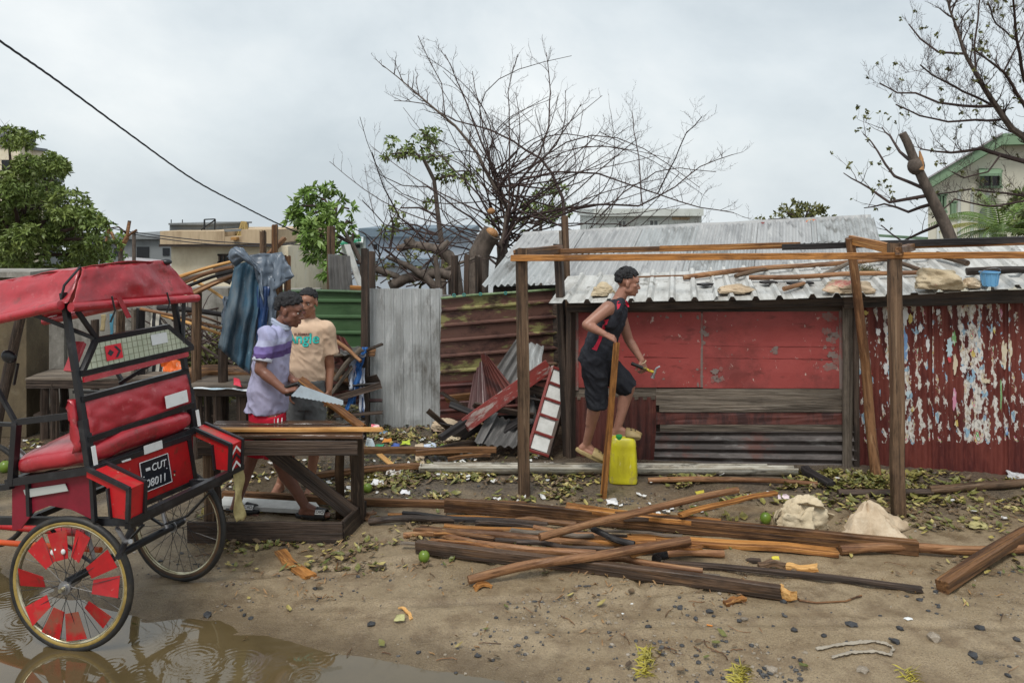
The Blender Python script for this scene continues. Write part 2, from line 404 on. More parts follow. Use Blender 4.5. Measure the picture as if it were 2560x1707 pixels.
water = mat('muddy_water', (.082, .060, .028), [((.12, .088, .042), 1.5, (1, 1, 1), .4, .65, .8)], rough=.03, spec=1., rand=False)
puddle = obj('puddle', np_mesh('puddle', pv, inv.reshape(-1, 4), water)); tag(puddle, 'muddy brown puddle with rain rings around the rickshaw wheel', kind='structure')
# ================================================================ SHEET METAL AND SHEDS
def corr(name, bl, br, tl, tr, pitch, amp, material, parent=None, prof='sine', seed=0, dent=0., th=.003, nv=6, ragged=0., bow=0., phase=0.):
    """profiled sheet through four corners, ribs running from the bottom edge (bl-br) to the top edge (tl-tr)"""
    bl, br, tl, tr = map(Vector, (bl, br, tl, tr))
    x = (br-bl).normalized(); n_ = x.cross(tl-bl).normalized(); y = n_.cross(x)
    M = Matrix(((x.x, y.x, n_.x, bl.x), (x.y, y.y, n_.y, bl.y), (x.z, y.z, n_.z, bl.z), (0, 0, 0, 1))); Mi = M.inverted()
    q = [Mi @ p for p in (bl, br, tl, tr)]; Wd = (br-bl).length; Ld = (tl-bl).length
    if prof == 'sine':
        nu = max(6, int(round(Wd/pitch*6))); us = [i/nu for i in range(nu+1)]
        ht = lambda u: amp*math.cos(2*math.pi*(u*Wd/pitch+phase))
    else:
        us = [0.]; k = 0
        prof_pts = {'trap': ((0., 0.), (.60, 0.), (.70, 1.), (.84, 1.), (.94, 0.)), 'rib': ((0., 0.), (.70, 0.), (.80, 1.), (.88, 1.), (.98, 0.)), 'step': ((0., 0.), (.35, 0.), (.40, 1.), (.62, 1.), (.67, .35), (.9, .35))}[prof]
        xs_, hs_ = [], []
        while k*pitch < Wd+1e-6:
            for a, h in prof_pts: xs_.append((k+a)*pitch/Wd); hs_.append(h*amp)
            k += 1
        xs_.append(max(1.001, xs_[-1]+.01)); hs_.append(0.)
        us = [u for u in xs_ if u <= 1.0]; us += [1.0] if us[-1] < 1 else []
        ht = lambda u: float(np.interp(u, xs_, hs_))
    nu = len(us)-1
    rr = random.Random(seed); dents = [(rr.random(), rr.random(), rr.uniform(.06, .16), rr.uniform(-1, 1)) for _ in range(7)]
    def fn(i, j):
        u = us[int(round(i*nu))]; v = j
        if ragged and (j < .001 or j > .999): v = v+(ragged*nz(u*7, seed*1.7, j*5))*(1 if j > .5 else 1)
        p = q[0].lerp(q[1], u).lerp(q[2].lerp(q[3], u), v)
        z = ht(u)
        if dent:
            for a, c, r, s in dents: z += dent*s*math.exp(-((u-a)**2*Wd*Wd+(v-c)**2*Ld*Ld)/(r*r))
            z += dent*.5*nz(u*Wd*5, v*Ld*5, seed)
        z += bow*math.sin(math.pi*v)
        return Vector((p.x, p.y, z+p.z))
    return MB().sheet(fn, nu, nv, th).build(name, MATS[material] if isinstance(material, str) else material, parent, False, M, fix=False)
GREYS = (.40, .41, .41)
mat('galvanised', (.42, .435, .435), [((.26, .265, .26), 2.2, (3, .4, 1), .46, .60, .8), ((.09, .078, .062), 1.6, (1.6, .5, 1), .52, .64, .85), ((.58, .59, .59), 7, (2, .4, 1), .56, .65, .6)], rough=.45, metal=.2, bump=.25, bscale=50, spec=.4)
mat('white_roof', (.52, .52, .50), [((.32, .31, .285), 2.5, (2.5, .4, 1), .46, .60, .8), ((.12, .11, .09), 5, (1.6, .6, 1), .56, .65, .8), ((.68, .68, .67), 6, (3, .4, 1), .58, .66, .6)], rough=.5, bump=.3, bscale=50, spec=.35)
mat('fibre_cement', (.40, .405, .405), [((.25, .255, .26), 2.0, (2, .3, 1), .46, .60, .75), ((.13, .13, .135), 3, (3, .5, 1), .56, .66, .7), ((.56, .56, .55), 5, (3, .3, 1), .57, .66, .6)], rough=.65, bump=.3, bscale=50, spec=.3)
mat('rust_dark', (.115, .036, .029), [((.035, .018, .018), 3.5, (3, .5, 1), .45, .58, .85), ((.19, .075, .05), 8, (1, 1, 1), .55, .74, .6)], rough=.5, bump=.2, bscale=60)
mat('rust_purple', (.125, .068, .066), [((.06, .034, .034), 4, (3, .6, 1), .42, .66, .8), ((.26, .20, .19), 7, (2, .5, 1), .60, .76, .6)], rough=.36, bump=.15, bscale=60)
mat('olive_brown', (.125, .064, .050), [((.27, .26, .10), 2.1, (1.8, .6, 1), .54, .58, .85), ((.035, .018, .017), 2.7, (1.4, .7, 1), .50, .60, .85), ((.22, .23, .09), 6, (3, .6, 1), .60, .66, .8)], rough=.42, bump=.2, bscale=60)
mat('green_paint', (.052, .105, .046), [((.10, .165, .09), 3, (2, .6, 1), .5, .7, .7), ((.022, .05, .022), 5, (2, .6, 1), .5, .7, .8), ((.4, .42, .38), 16, (1, 1, 1), .70, .74, .8)], rough=.3, bump=.1, bscale=60)
mat('grey_corr', (.155, .15, .145), [((.05, .048, .047), 4, (2, .6, 1), .42, .66, .8), ((.33, .33, .31), 6, (3, .5, 1), .6, .75, .7)], rough=.45, bump=.2, bscale=50)
def red_panel_mat():
    return mat('red_panel', (.30, .060, .055), [((.18, .044, .040), 1.6, (1, 1, .8), .47, .60, .85), ((.33, .068, .062), 3.1, (1, 1, 1.6), .52, .64, .7), ((.085, .026, .022), 3.7, (.9, 1, 2.4), .57, .68, .7), ((.50, .43, .38), 15, (1, 1, .7), .635, .66, .8), ((.42, .36, .32), 5.5, (2.2, 1, .5), .665, .69, .8)], rough=.5, bump=.5, bscale=9, rvar=.12, spec=.3)
red_panel_mat()
mat('panel_edge', (.19, .145, .13), [((.27, .07, .06), 5, (1, 1, 1), .48, .6, .8), ((.40, .37, .34), 12, (1, 1, 1), .6, .7, .6)], rough=.7, bump=.3, bscale=40)
SHY = 7.678
def SH(px, py, off=0.):
    """a photo pixel taken to the front plane of the shed (off metres in front of it)"""
    k = (px-1280)/F; Y = (SHY-off)/(1+.2*k); return P(px, py, Y)
shed = empty('market_shed', SH(1440, 1150), 'low red market shed with posters on its rusty wall and white ribbed roof', 'shed')
# wall: red upper panels with a joint between, pale worn strip at their edges
def slab(name, px0, py0, px1, py1, off, th, material, parent=shed, py0r=None, py1r=None, jit=0., seed=0):
    a, b = SH(px0, py1, off), SH(px1, py1r or py1, off); c, d = SH(px0, py0, off), SH(px1, py0r or py0, off)
    x = (b-a).normalized(); n_ = x.cross(V(0, 0, 1)).normalized()
    M = Matrix(((x.x, 0, n_.x, a.x), (x.y, 0, n_.y, a.y), (x.z, 1, n_.z, a.z), (0, 0, 0, 1))); M = Matrix(((x.x, -n_.x, 0, a.x), (x.y, -n_.y, 0, a.y), (0, 0, 1, a.z), (0, 0, 0, 1)))
    Mi = M.inverted(); q = [Mi @ p for p in (a, b, c, d)]
    nu, nv = 14, 5
    def fn(u, v):
        p = q[0].lerp(q[1], u).lerp(q[2].lerp(q[3], u), v); p.y += jit*nz(u*6, v*4, seed)
        return p
    b_ = MB(); b_.sheet(lambda u, v: fn(u, v), nu, nv, th)
    return b_.build(name, MATS[material], parent, False, M, fix=False)
slab('wall_panel', 1440, 778, 1753, 968, .005, .012, 'red_panel', jit=.010, seed=1)
slab('wall_panel', 1757, 777, 2108, 970, .005, .012, 'red_panel', jit=.012, seed=4)
def peel(px, py, r, m='panel_edge', sd=0, off=.0135, asp=1.):
    # a ragged patch where the red paint has come off
    rr_ = random.Random(sd); q = [SH(px+r*asp*k_*math.cos(t), py+r*k_*math.sin(t), off) for t, k_ in [(2*math.pi*i/22, rr_.uniform(.55, 1.10)) for i in range(22)]]
    return MB().prism(q, V(.03, .15, 0).normalized()*.004).build('peeled_patch', MATS[m], shed)
_pr = random.Random(77)
for i_ in range(74):
    k_ = _pr.random()
    if k_ < .34: x_, y_, r_ = 2096-abs(_pr.gauss(0, 14)), _pr.uniform(785, 965), _pr.uniform(4, 17)
    elif k_ < .52: x_, y_, r_ = 1757+_pr.gauss(0, 9), _pr.uniform(785, 965), _pr.uniform(2, 7)
    elif k_ < .64: x_, y_, r_ = 1775+abs(_pr.gauss(0, 16)), 952-abs(_pr.gauss(0, 12)), _pr.uniform(3, 10)
    elif k_ < .72: x_, y_, r_ = 1935+_pr.gauss(0, 10), 862+_pr.gauss(0, 14), _pr.uniform(2, 8)
    elif k_ < .80: x_, y_, r_ = _pr.uniform(1460, 2090), 789+abs(_pr.gauss(0, 5)), _pr.uniform(2, 6)
    else: x_, y_, r_ = _pr.uniform(1450, 2095), _pr.uniform(790, 962), _pr.uniform(1, 3)
    peel(x_, y_, r_, sd=i_, asp=_pr.uniform(.5, 1.6), off=.0125+.0012*(i_ % 3))
for y_, a0, a1 in ((863, 1762, 2095), (893, 1762, 2095), (856, 1560, 1748), (890, 1560, 1748)):
    MB().bar(SH(a0, y_, .0125), SH(a1, y_+4, .0125), .004, .006).build('crease', MATS['red_panel'], shed)
slab('joint_strip', 1752, 782, 1757, 968, .010, .006, 'panel_edge', jit=.004, seed=7)
slab('edge_strip', 1432, 772, 1446, 975, .014, .008, 'panel_edge', jit=.004, seed=3)
slab('edge_strip', 2098, 775, 2112, 972, .014, .008, 'panel_edge', jit=.004, seed=5)
slab('head_strip', 1440, 766, 2110, 781, .012, .012, 'wood_dark', py0r=760, py1r=778)
slab('plank', 1436, 968, 1642, 998, -.01, .02, 'wood_grey')
slab('plank', 1640, 972, 2128, 1012, .006, .022, 'wood_grey', jit=.006, seed=11)
slab('plank', 1648, 1013, 2124, 1029, .012, .022, 'wood_grey', jit=.006, seed=12)
slab('plank', 1640, 1031, 2130, 1060, .004, .022, 'rust_dark', jit=.006, seed=13)
slab('plank', 1650, 1061, 2134, 1080, .010, .022, 'wood_grey', jit=.006, seed=14)
slab('wall_backing', 1436, 770, 2128, 1172, -.05, .02, 'wood_dark', py0r=762, py1r=1172)
corr('rusty_sheet', SH(1437, 1140, .0), SH(1640, 1152, .0), SH(1437, 992, .0), SH(1640, 992, .0), .075, .010, 'rust_dark', shed, seed=2, dent=.006)
# horizontal corrugated kick sheet
mat('kick_grey', (.115, .098, .092), [((.035, .028, .026), 2.5, (3, .5, 1), .45, .58, .85), ((.26, .25, .24), 4, (3, .5, 1), .56, .66, .7), ((.11, .038, .028), 2.5, (1, 1, 1), .54, .64, .7)], rough=.5, spec=.35)
corr('kick_sheet', SH(2142, 1172, .03), SH(2140, 1078, .03), SH(1634, 1160, .03), SH(1640, 1078, .03), .082, .016, 'kick_grey', shed, seed=5, dent=.004, nv=10)
# posts of the shed
beam('post', SH(1427, 1150, .05), SH(1427, 768, .05), .075, .06, 'wood_dark', shed)
beam('post', SH(2119, 1175, .05), SH(2119, 755, .05), .085, .06, 'wood_grey', shed)
beam('post', SH(2140, 1178, .015), SH(2138, 752, .015), .06, .05, 'wood_dark', shed)
# rusty wall with torn posters
def poster_mat():
    m = mat('poster_wall', (.155, .040, .031), [((.065, .016, .016), 2.2, (2.5, .5, .5), .45, .60, .85), ((.22, .06, .045), 9, (2, .6, .6), .54, .66, .6)], rough=.5, rand=False)
    ns, ls = m.node_tree.nodes, m.node_tree.links; b = ns['Principled BSDF']
    base = b.inputs['Base Color'].links[0].from_socket
    tc = ns.new('ShaderNodeTexCoord'); sx = ns.new('ShaderNodeSeparateXYZ'); ls.new(tc.outputs['Object'], sx.inputs[0])
    def mathn(op, a, c=0.):
        q = ns.new('ShaderNodeMath'); q.operation = op
        for i, v in enumerate((a, c)):
            if isinstance(v, (int, float)): q.inputs[i].default_value = v
            else: ls.new(v, q.inputs[i])
        return q.outputs[0]
    def noise(s, st, d=6, off=0.):
        mp = ns.new('ShaderNodeMapping'); mp.inputs['Scale'].default_value = st; mp.inputs['Location'].default_value = (off, off*.3, off*.7); ls.new(tc.outputs['Object'], mp.inputs['Vector'])
        n = ns.new('ShaderNodeTexNoise'); n.inputs['Scale'].default_value = s; n.inputs['Detail'].default_value = d; n.inputs['Roughness'].default_value = .6; ls.new(mp.outputs[0], n.inputs['Vector']); return n
    # the paper survives on the ridges of the sheet and in a few columns of posters
    ridge = mathn('COSINE', mathn('MULTIPLY', sx.outputs['X'], 2*math.pi/.0762))
    colm = noise(1.0, (2.9, 0, .2), 2, 3.1).outputs['Fac']
    rag = noise(15, (2.0, .75, .75), 10, 1.7).outputs['Fac']
    mid = noise(2.2, (1, 0, 1), 3, 8.2).outputs['Fac']
    s = mathn('ADD', mathn('ADD', mathn('MULTIPLY', ridge, .055), mathn('MULTIPLY', mathn('SUBTRACT', colm, .5), .80)), mathn('ADD', rag, mathn('MULTIPLY', mathn('SUBTRACT', mid, .5), .35)))
    # nothing pasted on the lowest hand's breadth nor right under the eave
    zz = ns.new('ShaderNodeMapRange'); zz.inputs['From Min'].default_value = .18; zz.inputs['From Max'].default_value = .30; zz.inputs['To Min'].default_value = -.3; zz.inputs['To Max'].default_value = 0; ls.new(sx.outputs['Y'], zz.inputs['Value'])
    s = mathn('ADD', s, zz.outputs[0])
    th = ns.new('ShaderNodeMapRange'); th.inputs['From Min'].default_value = .588; th.inputs['From Max'].default_value = .600; ls.new(s, th.inputs['Value'])
    # faded print on the paper
    pn = noise(7, (1.6, .8, .8), 3, 5.5); cr = ns.new('ShaderNodeValToRGB'); cr.color_ramp.interpolation = 'CONSTANT'; ls.new(pn.outputs['Fac'], cr.inputs['Fac'])
    E = cr.color_ramp.elements; E[0].position = 0; E[0].color = (.30, .46, .58, 1); E[1].position = .415; E[1].color = (.56, .53, .50, 1)
    for p_, c_ in ((.43, (.64, .62, .58)), (.56, (.52, .46, .38)), (.60, (.60, .60, .60)), (.608, (.62, .42, .08)), (.620, (.62, .60, .58)), (.635, (.62, .10, .25)), (.655, (.14, .42, .12)), (.685, (.6, .6, .58))):
        e = E.new(p_); e.color = c_+(1,)
    gr = noise(30, (2, 1, .7), 4, 2.2); gm = ns.new('ShaderNodeMapRange'); gm.inputs['From Min'].default_value = .5; gm.inputs['From Max'].default_value = .68; gm.inputs['To Max'].default_value = .8; ls.new(gr.outputs['Fac'], gm.inputs['Value'])
    g2 = ns.new('ShaderNodeMix'); g2.data_type = 'RGBA'; ls.new(gm.outputs[0], g2.inputs['Factor']); ls.new(cr.outputs['Color'], g2.inputs['A']); g2.inputs['B'].default_value = (.13, .10, .085, 1)
    mx = ns.new('ShaderNodeMix'); mx.data_type = 'RGBA'; ls.new(th.outputs[0], mx.inputs['Factor']); ls.new(base, mx.inputs['A']); ls.new(g2.outputs['Result'], mx.inputs['B'])
    b.inputs['Specular IOR Level'].default_value = .3
    ls.new(mx.outputs['Result'], b.inputs['Base Color'])
    ro = ns.new('ShaderNodeMapRange'); ro.inputs['To Min'].default_value = .5; ro.inputs['To Max'].default_value = .85; ls.new(th.outputs[0], ro.inputs['Value']); ls.new(ro.outputs[0], b.inputs['Roughness'])
    return m
poster_mat()
edges = [2146, 2330, 2520, 2730]
for i, (a, b) in enumerate(zip(edges, edges[1:])):
    corr('poster_wall_sheet', SH(a, 1190, .004*i), SH(b+6, 1190, .004*i), SH(a, 752-8*i, .004*i), SH(b+6, 748-8*i, .004*i), .0762, .011, 'poster_wall', shed, seed=20+i, dent=.004, nv=8)
for i_, (x_, y_, rx, ry, c_) in enumerate(((2262, 793, 10, 25, 'w'), (2276, 797, 6, 14, 'y'), (2262, 870, 8, 45, 'b'), (2257, 895, 4, 40, 'v'), (2258, 854, 4, 18, 'p'), (2386, 846, 6, 20, 'g'), (2374, 870, 9, 28, 'l'), (2374, 899, 5, 10, 'r'), (2386, 997, 6, 30, 'p'), (2392, 1058, 6, 10, 'y'), (2270, 984, 6, 10, 'l'), (2255, 1005, 5, 12, 'b'), (2503, 988, 3, 45, 'g'), (2517, 1078, 4, 14, 'b'), (2548, 1062, 3, 20, 'y'), (2503, 784, 4, 14, 'p'), (2486, 825, 4, 10, 'y'), (2164, 782, 8, 7, 'y'), (2163, 907, 6, 6, 'g'), (2175, 931, 6, 8, 'r'), (2282, 1023, 5, 8, 'y'), (2511, 886, 8, 35, 'c'), (2525, 878, 6, 30, 'c'), (2388, 907, 7, 30, 'c'), (2433, 886, 6, 10, 'y'), (2466, 952, 14, 7, 'c'), (2409, 923, 9, 12, 'w'), (2300, 820, 7, 12, 'w'), (2320, 860, 5, 20, 'w'), (2215, 920, 7, 18, 'w'), (2345, 780, 6, 10, 'w'), (2196, 830, 6, 10, 'w'))):
    mat('poster_'+c_, dict(w=(.60, .60, .60), y=(.52, .40, .12), b=(.16, .28, .48), v=(.26, .17, .38), p=(.56, .24, .34), g=(.18, .36, .15), l=(.42, .56, .62), r=(.58, .05, .06), c=(.56, .49, .36))[c_], [((.62, .61, .60), 16, (1, 1, 1), .54, .60, .7), ((.2, .12, .1), 9, (1, 1, 1), .60, .66, .7)], rough=.85)
    peel(x_, y_, ry, 'poster_'+c_, 300+i_, .0165, rx/ry).name = 'poster_scrap'
slab('wall_backing', 2140, 752, 2740, 1192, -.05, .02, 'wood_dark', py0r=722)
# fascia and roof
beam('fascia', SH(1418, 771, .10), SH(2150, 755, .10), .04, .07, 'wood_dark', shed, jit=.01)
beam('fascia', SH(2110, 755, .13), SH(2760, 735, .13), .04, .11, 'wood_dark', shed, jit=.008)
def eave(px): 
    y = np.interp(px, [1380, 1700, 2130, 2560, 2760], [758, 754, 744, 722, 712]); return SH(px, y, .25)
def roof_pt(px, s):
    """s = 0 at the eave, 1 at the upper edge"""
    e = eave(px); dz = float(np.interp(px, [1380, 1900, 2200, 2500], [.14, .17, .24, .30])); return e+V(.2*1.3, 1.3, dz)*s
def roof_px(px, py, lift=0.):
    """a photo pixel on the roof, given the eave abscissa it stands above"""
    best = None
    for i in range(101):
        for e in (px-60+i*1.4,):
            pass
    lo = None
    for s in [k/80 for k in range(81)]:
        # eave position whose point at s projects on px
        q = px
        for _ in range(6):
            p = roof_pt(q, s); q += px-(1280+p.x/p.y*F)
        p = roof_pt(q, s); yy = H0+(CH-p.z)/p.y*F
        if lo is None or abs(yy-py) < lo[0]: lo = (abs(yy-py), p)
    return lo[1]+V(0, 0, lift)
RS = [1372, 1580, 1786, 1985, 2175, 2362, 2545, 2740]
for i, (a, b) in enumerate(zip(RS, RS[1:])):
    k = .004*(i % 2)
    bl, br, tl, tr = roof_pt(a, 0), roof_pt(b+10, 0), roof_pt(a, 1), roof_pt(b+10, 1)
    if i >= 4: tl, tr = roof_pt(a, 1.05), roof_pt(b+10, 1.05)
    for q in (bl, br, tl, tr): q.z += k
    corr('roof_sheet', bl, br, tl, tr, .195, .034, 'white_roof', shed, prof='trap', seed=40+i, dent=.004, nv=6, ragged=.01)
# ---------------------------------------------------------------- older shed behind
shed2 = empty('rear_shed', (1.5, 9.6, 0), 'older low shed with weathered grey corrugated roof behind the red shed', 'shed')
E0, R0 = P(1205, 715, 9.0), P(1308, 590, 11.0)
ed = V(1, -.2, .05)
def rear(t, s): return (E0+ed*t*.945).lerp(R0+V(1, -.2, .0555)*t, s)
T = [0, .76, 1.50, 2.22, 2.92, 3.60, 4.27]
for i, (a, b) in enumerate(zip(T, T[1:])):
    for s0, s1 in ((0., .56), (.52, 1.)):
        k = V(0, 0, .006*(i % 2)+(.012 if s0 > 0 else 0))
        corr('roof_sheet', rear(a, s0)+k, rear(b+.05, s0)+k, rear(a, s1)+k, rear(b+.05, s1)+k, .073, .015, 'fibre_cement' if (i+int(s0 > 0)) % 3 else 'galvanised', shed2, seed=60+2*i+int(s0 > 0), dent=.006, nv=5, ragged=.02)
# ridge cap
rp = [rear(t, 1.)+V(.02, .05, .05) for t in np.linspace(-.02, 4.29, 7)]
def cap(u, v):
    i = min(5, int(u*6)); p = rp[i].lerp(rp[i+1], u*6-i); w = (v-.5)*(.30 if v > .5 else .13)
    return p+V(w*.2, w, -abs(w)*(.35 if v > .5 else 1.9)+.012*nz(u*9, 3))
MB().sheet(cap, 24, 6, .006).build('ridge_cap', MATS['fibre_cement'], shed2)
for t in np.linspace(.25, 4.1, 9):
    p = rear(t, 1.)+V(.0, .01, -.005); MB().ball(p, (.016, .016, .012), 8, 5).build('screw_cap', mat('zinc_cap', (.62, .63, .64), rough=.4), shed2)
p = rear(3.0, 1.)+V(0, -.095, .03)
for t, c, r in ((3.03, (.20, .045, .045), (.075, .042)), (3.62, (.52, .10, .05), (.085, .048))):
    p = rear(t, 1.)+V(0, .008, -.012)
    MB().prism([p+V(r[0]*math.cos(q), r[1]*.45*math.sin(q)-r[0]*.2*math.cos(q)-.012, r[1]*math.sin(q)*.9) for q in [k*math.pi/10 for k in range(20)]], V(0, -.004, .001)).build('sticker', mat('sticker%d' % int(t*100), c, [((.6, .45, .1), 9, (1, 1, 1), .55, .6, .7)]), shed2)
b_ = MB(); b_.prism([rear(.1, .05)+V(0, 0, -.05), rear(4.2, .05)+V(0, 0, -.05), V(*(rear(4.2, .05).xy), 0), V(*(rear(.1, .05).xy), 0)], V(.02, .06, 0)); b_.build('wall', MATS['wood_dark'], shed2)
b_ = MB(); b_.prism([rear(.1, .05)+V(0, 0, -.05), rear(.1, 1.)+V(0, 0, -.05), V(*(rear(.1, 1.).xy), 0), V(*(rear(.1, .05).xy), 0)], V(.06, 0, 0)); b_.build('wall', MATS['wood_dark'], shed2)
b_ = MB(); b_.prism([rear(4.2, .05)+V(0, 0, -.05), rear(4.2, 1.)+V(0, 0, -.05), V(*(rear(4.2, 1.).xy), 0), V(*(rear(4.2, .05).xy), 0)], V(-.06, 0, 0)); b_.build('wall', MATS['wood_dark'], shed2)
# tall timber standing behind the roofs
tp = empty('timber_upright', P(1425, 720, 8.7), 'tall weathered timber upright standing in front of the grey corrugated roof', 'post')
beam('upright', V(P(1430, 720, 8.7).x, 8.7, .0), P(1411, 540, 8.7), .085, .07, 'wood_post', tp)
beam('splice_board', V(P(1416, 720, 8.66).x, 8.65, .3), P(1401, 578, 8.66), .05, .03, 'wood_grey', tp)
# ---------------------------------------------------------------- timber frame of the new stall
fr = empty('unfinished_stall', GG(1310, 1238), 'bare timber frame of an unfinished market stall with orange front beam', 'stall frame')
yA, yB, yC, yD = 6.51, 7.62, 7.02, 6.10
beam('post', GG(1312, 1240, -.03), P(1304, 622, yA), .082, .07, 'wood_post', fr, jit=.012)
beam('post', GG(1420, 1138, -.03), P(1394, 612, yB), .092, .07, 'wood_dark', fr, jit=.012)
pole('post', [GG(2190, 1190, -.02), P(2170, 960, 6.86), P(2150, 800, 6.76), P(2126, 595, 6.70)], .043, 'wood_pole', fr, taper=.85)
beam('post', GG(2247, 1290, -.03), P(2236, 610, yD), .088, .075, 'wood_post', fr, jit=.014)
beam('front_beam', P(1277, 645, yA-.055), P(2650, 638, yD-.19), .028, .050, 'wood_orange', fr, jit=.006, nseg=8)
beam('rear_beam', P(1285, 632, yB-.02), P(1660, 622, 7.42), .035, .05, 'wood_brown', fr)
beam('rear_beam', P(1650, 622, 7.32), P(2000, 613, 6.92), .035, .052, 'wood_orange', fr)
beam('rear_beam', P(1955, 618, 6.90), P(2150, 612, 6.76), .035, .05, 'wood_black', fr)
beam('rear_beam', P(2130, 612, 6.78), P(2620, 598, 6.45), .04, .055, 'wood_black', fr)
beam('rear_beam', P(2240, 620, 6.74), P(2640, 607, 6.42), .03, .02, 'wood_orange', fr)
beam('side_beam', P(1293, 634, 6.60), P(1402, 622, 7.60), .04, .07, 'wood_brown', fr)
beam('side_beam', P(2238, 624, 6.14), P(2128, 600, 6.72), .04, .075, 'wood_orange', fr)
beam('batten', P(2247, 628, 6.0), P(2280, 618, 6.7), .05, .06, 'wood_brown', fr)
beam('wedge', GG(2256, 1283, .0), P(2258, 1180, 6.06), .028, .02, 'wood_fresh', fr)
def GL(px, py, dz=0.):
    """the point on the view through a photo pixel that lies dz above the ground"""
    z = dz
    for _ in range(4):
        p = G(px, py, z); z = gh(p.x, p.y)+dz
    return G(px, py, z)
# ================================================================ FENCES BEHIND THE YARD
fence1 = empty('sheet_fence', P(1015, 1065, 8.62), 'dented grey galvanised sheet standing upright as a fence panel', 'fence')
def grey_sheet():
    bl, br, tl, tr = P(926, 1067, 8.62), P(1112, 1070, 8.60), P(924, 721, 8.66), P(1106, 722, 8.62)
    o = corr('fence_sheet', bl, br, tl, tr, .098, .012, 'galvanised', fence1, prof='step', seed=3, dent=.016, nv=34, ragged=.004)
    return o
grey_sheet()
beam('rail', P(915, 760, 8.72), P(1118, 760, 8.70), .04, .05, 'wood_dark', fence1)
gf_ = empty('green_fence', P(835, 1000, 8.75), 'green painted ribbed metal fence panel behind the man in the beige shirt', 'fence')
corr('fence_sheet', P(916, 905, 8.72), P(913, 727, 8.72), P(700, 905, 8.80), P(704, 725, 8.80), .168, .022, 'green_paint', gf_, prof='rib', seed=8, dent=.006, nv=12, ragged=.006)
corr('fence_sheet', P(912, 1010, 8.70), P(914, 893, 8.71), P(705, 1010, 8.78), P(702, 893, 8.79), .168, .018, 'rust_dark', gf_, prof='rib', seed=9, dent=.012, nv=8)
MB().tube([P(702, 729, 8.77), P(800, 727, 8.74), P(914, 730, 8.69)], .016, 8).build('top_roll', MATS['green_paint'], gf_, 'auto')
of_ = empty('ribbed_fence', P(1250, 1010, 8.7), 'rusty brown and olive ribbed metal fence beside the grey sheet', 'fence')
corr('fence_sheet', P(1420, 940, 9.0), P(1412, 720, 9.0), P(1100, 962, 8.56), P(1103, 746, 8.56), .172, .024, 'olive_brown', of_, prof='rib', seed=12, dent=.007, nv=16, ragged=.004)
corr('fence_sheet', P(1424, 1060, 8.96), P(1420, 935, 8.97), P(1100, 1085, 8.52), P(1100, 955, 8.53), .13, .012, 'rust_dark', of_, prof='rib', seed=13, dent=.007, nv=12)
MB().tube([P(1102, 746, 8.53), P(1180, 738, 8.64), P(1290, 731, 8.8), P(1415, 721, 8.97)], .014, 8).build('top_roll', mat('pale_green_metal', (.20, .27, .14), [((.08, .12, .05), 6, (1, 1, 1), .45, .6, .8)], rough=.4), of_, 'auto')
for px in (1135, 1160, 1201, 1264):
    p = P(px, 738-(px-1135)*.04, 8.52+(px-1103)/310*.42); MB().torus(p, (0, 1, 0), .014, .005, 12, 6).build('washer', mat('teal_washer', (.05, .25, .24), rough=.5), of_)
for px, py0, Y, w, lab in ((913, 622, 8.50, .085, 'dark brown timber post between the green fence and the grey sheet'), (931, 628, 8.85, .07, 'short blackened timber post just behind the dark brown fence post')):
    beam('fence_post', V(P(px, 900, Y).x, Y, -.03), P(px-1, py0, Y), w, .07, 'wood_dark', None, lab, 'post', jit=.015)
for px, py0, Y, lab in ((1137, 640, 9.35, 'dark split fence post left of the orange leaf behind the ribbed fence'), (1160, 636, 9.30, 'leaning dark fence post right of the orange leaf behind the ribbed fence'), (1196, 640, 9.6, 'thick grey fence post close to the rear shed roof')):
    beam('fence_post', V(P(px, 900, Y).x, Y, 0), P(px+(8 if px == 1160 else 0), py0, Y), .07, .06, 'wood_dark', None, lab, 'post', jit=.02)
beam('fence_post', V(P(827, 900, 9.2).x, 9.2, 0), P(827, 566, 9.2), .075, .06, 'wood_post', None, 'tall brown post beside the curled grey corrugated scrap', 'post', jit=.012)
cs = empty('corrugated_scrap', P(850, 735, 9.1), 'grey corrugated scrap propped upright on top of the green fence', 'metal sheet')
corr('scrap_sheet', P(826, 735, 9.1), P(882, 735, 9.0), P(822, 635, 9.12), P(872, 640, 9.02), .085, .022, 'grey_corr', cs, seed=15, dent=.012)
beam('white_slab', P(905, 725, 9.3), P(868, 612, 9.4), .09, .02, mat('slab_white', (.55, .55, .52), [((.3, .28, .25), 6, (1, 1, 1), .45, .65, .8)], rough=.7), None, 'pale leaning board behind the curled corrugated scrap', 'board')
beam('box_board', P(875, 719, 8.9), P(924, 722, 8.9), .03, .05, 'wood_orange', None, 'short orange board lying on top of the green fence', 'board')
# low block wall behind the posts
lw = MB(); lw.box(((P(1115, 740, 9.9).x+P(1300, 740, 9.9).x)/2, 9.95, .62), (1.1, .15, 1.24)); tag(lw.build('block_wall', mat('dark_concrete', (.13, .12, .115), [((.05, .05, .05), 4, (1, 1, 1), .45, .65, .8)], rough=.8)), 'low dark block wall behind the ribbed fence', 'wall')
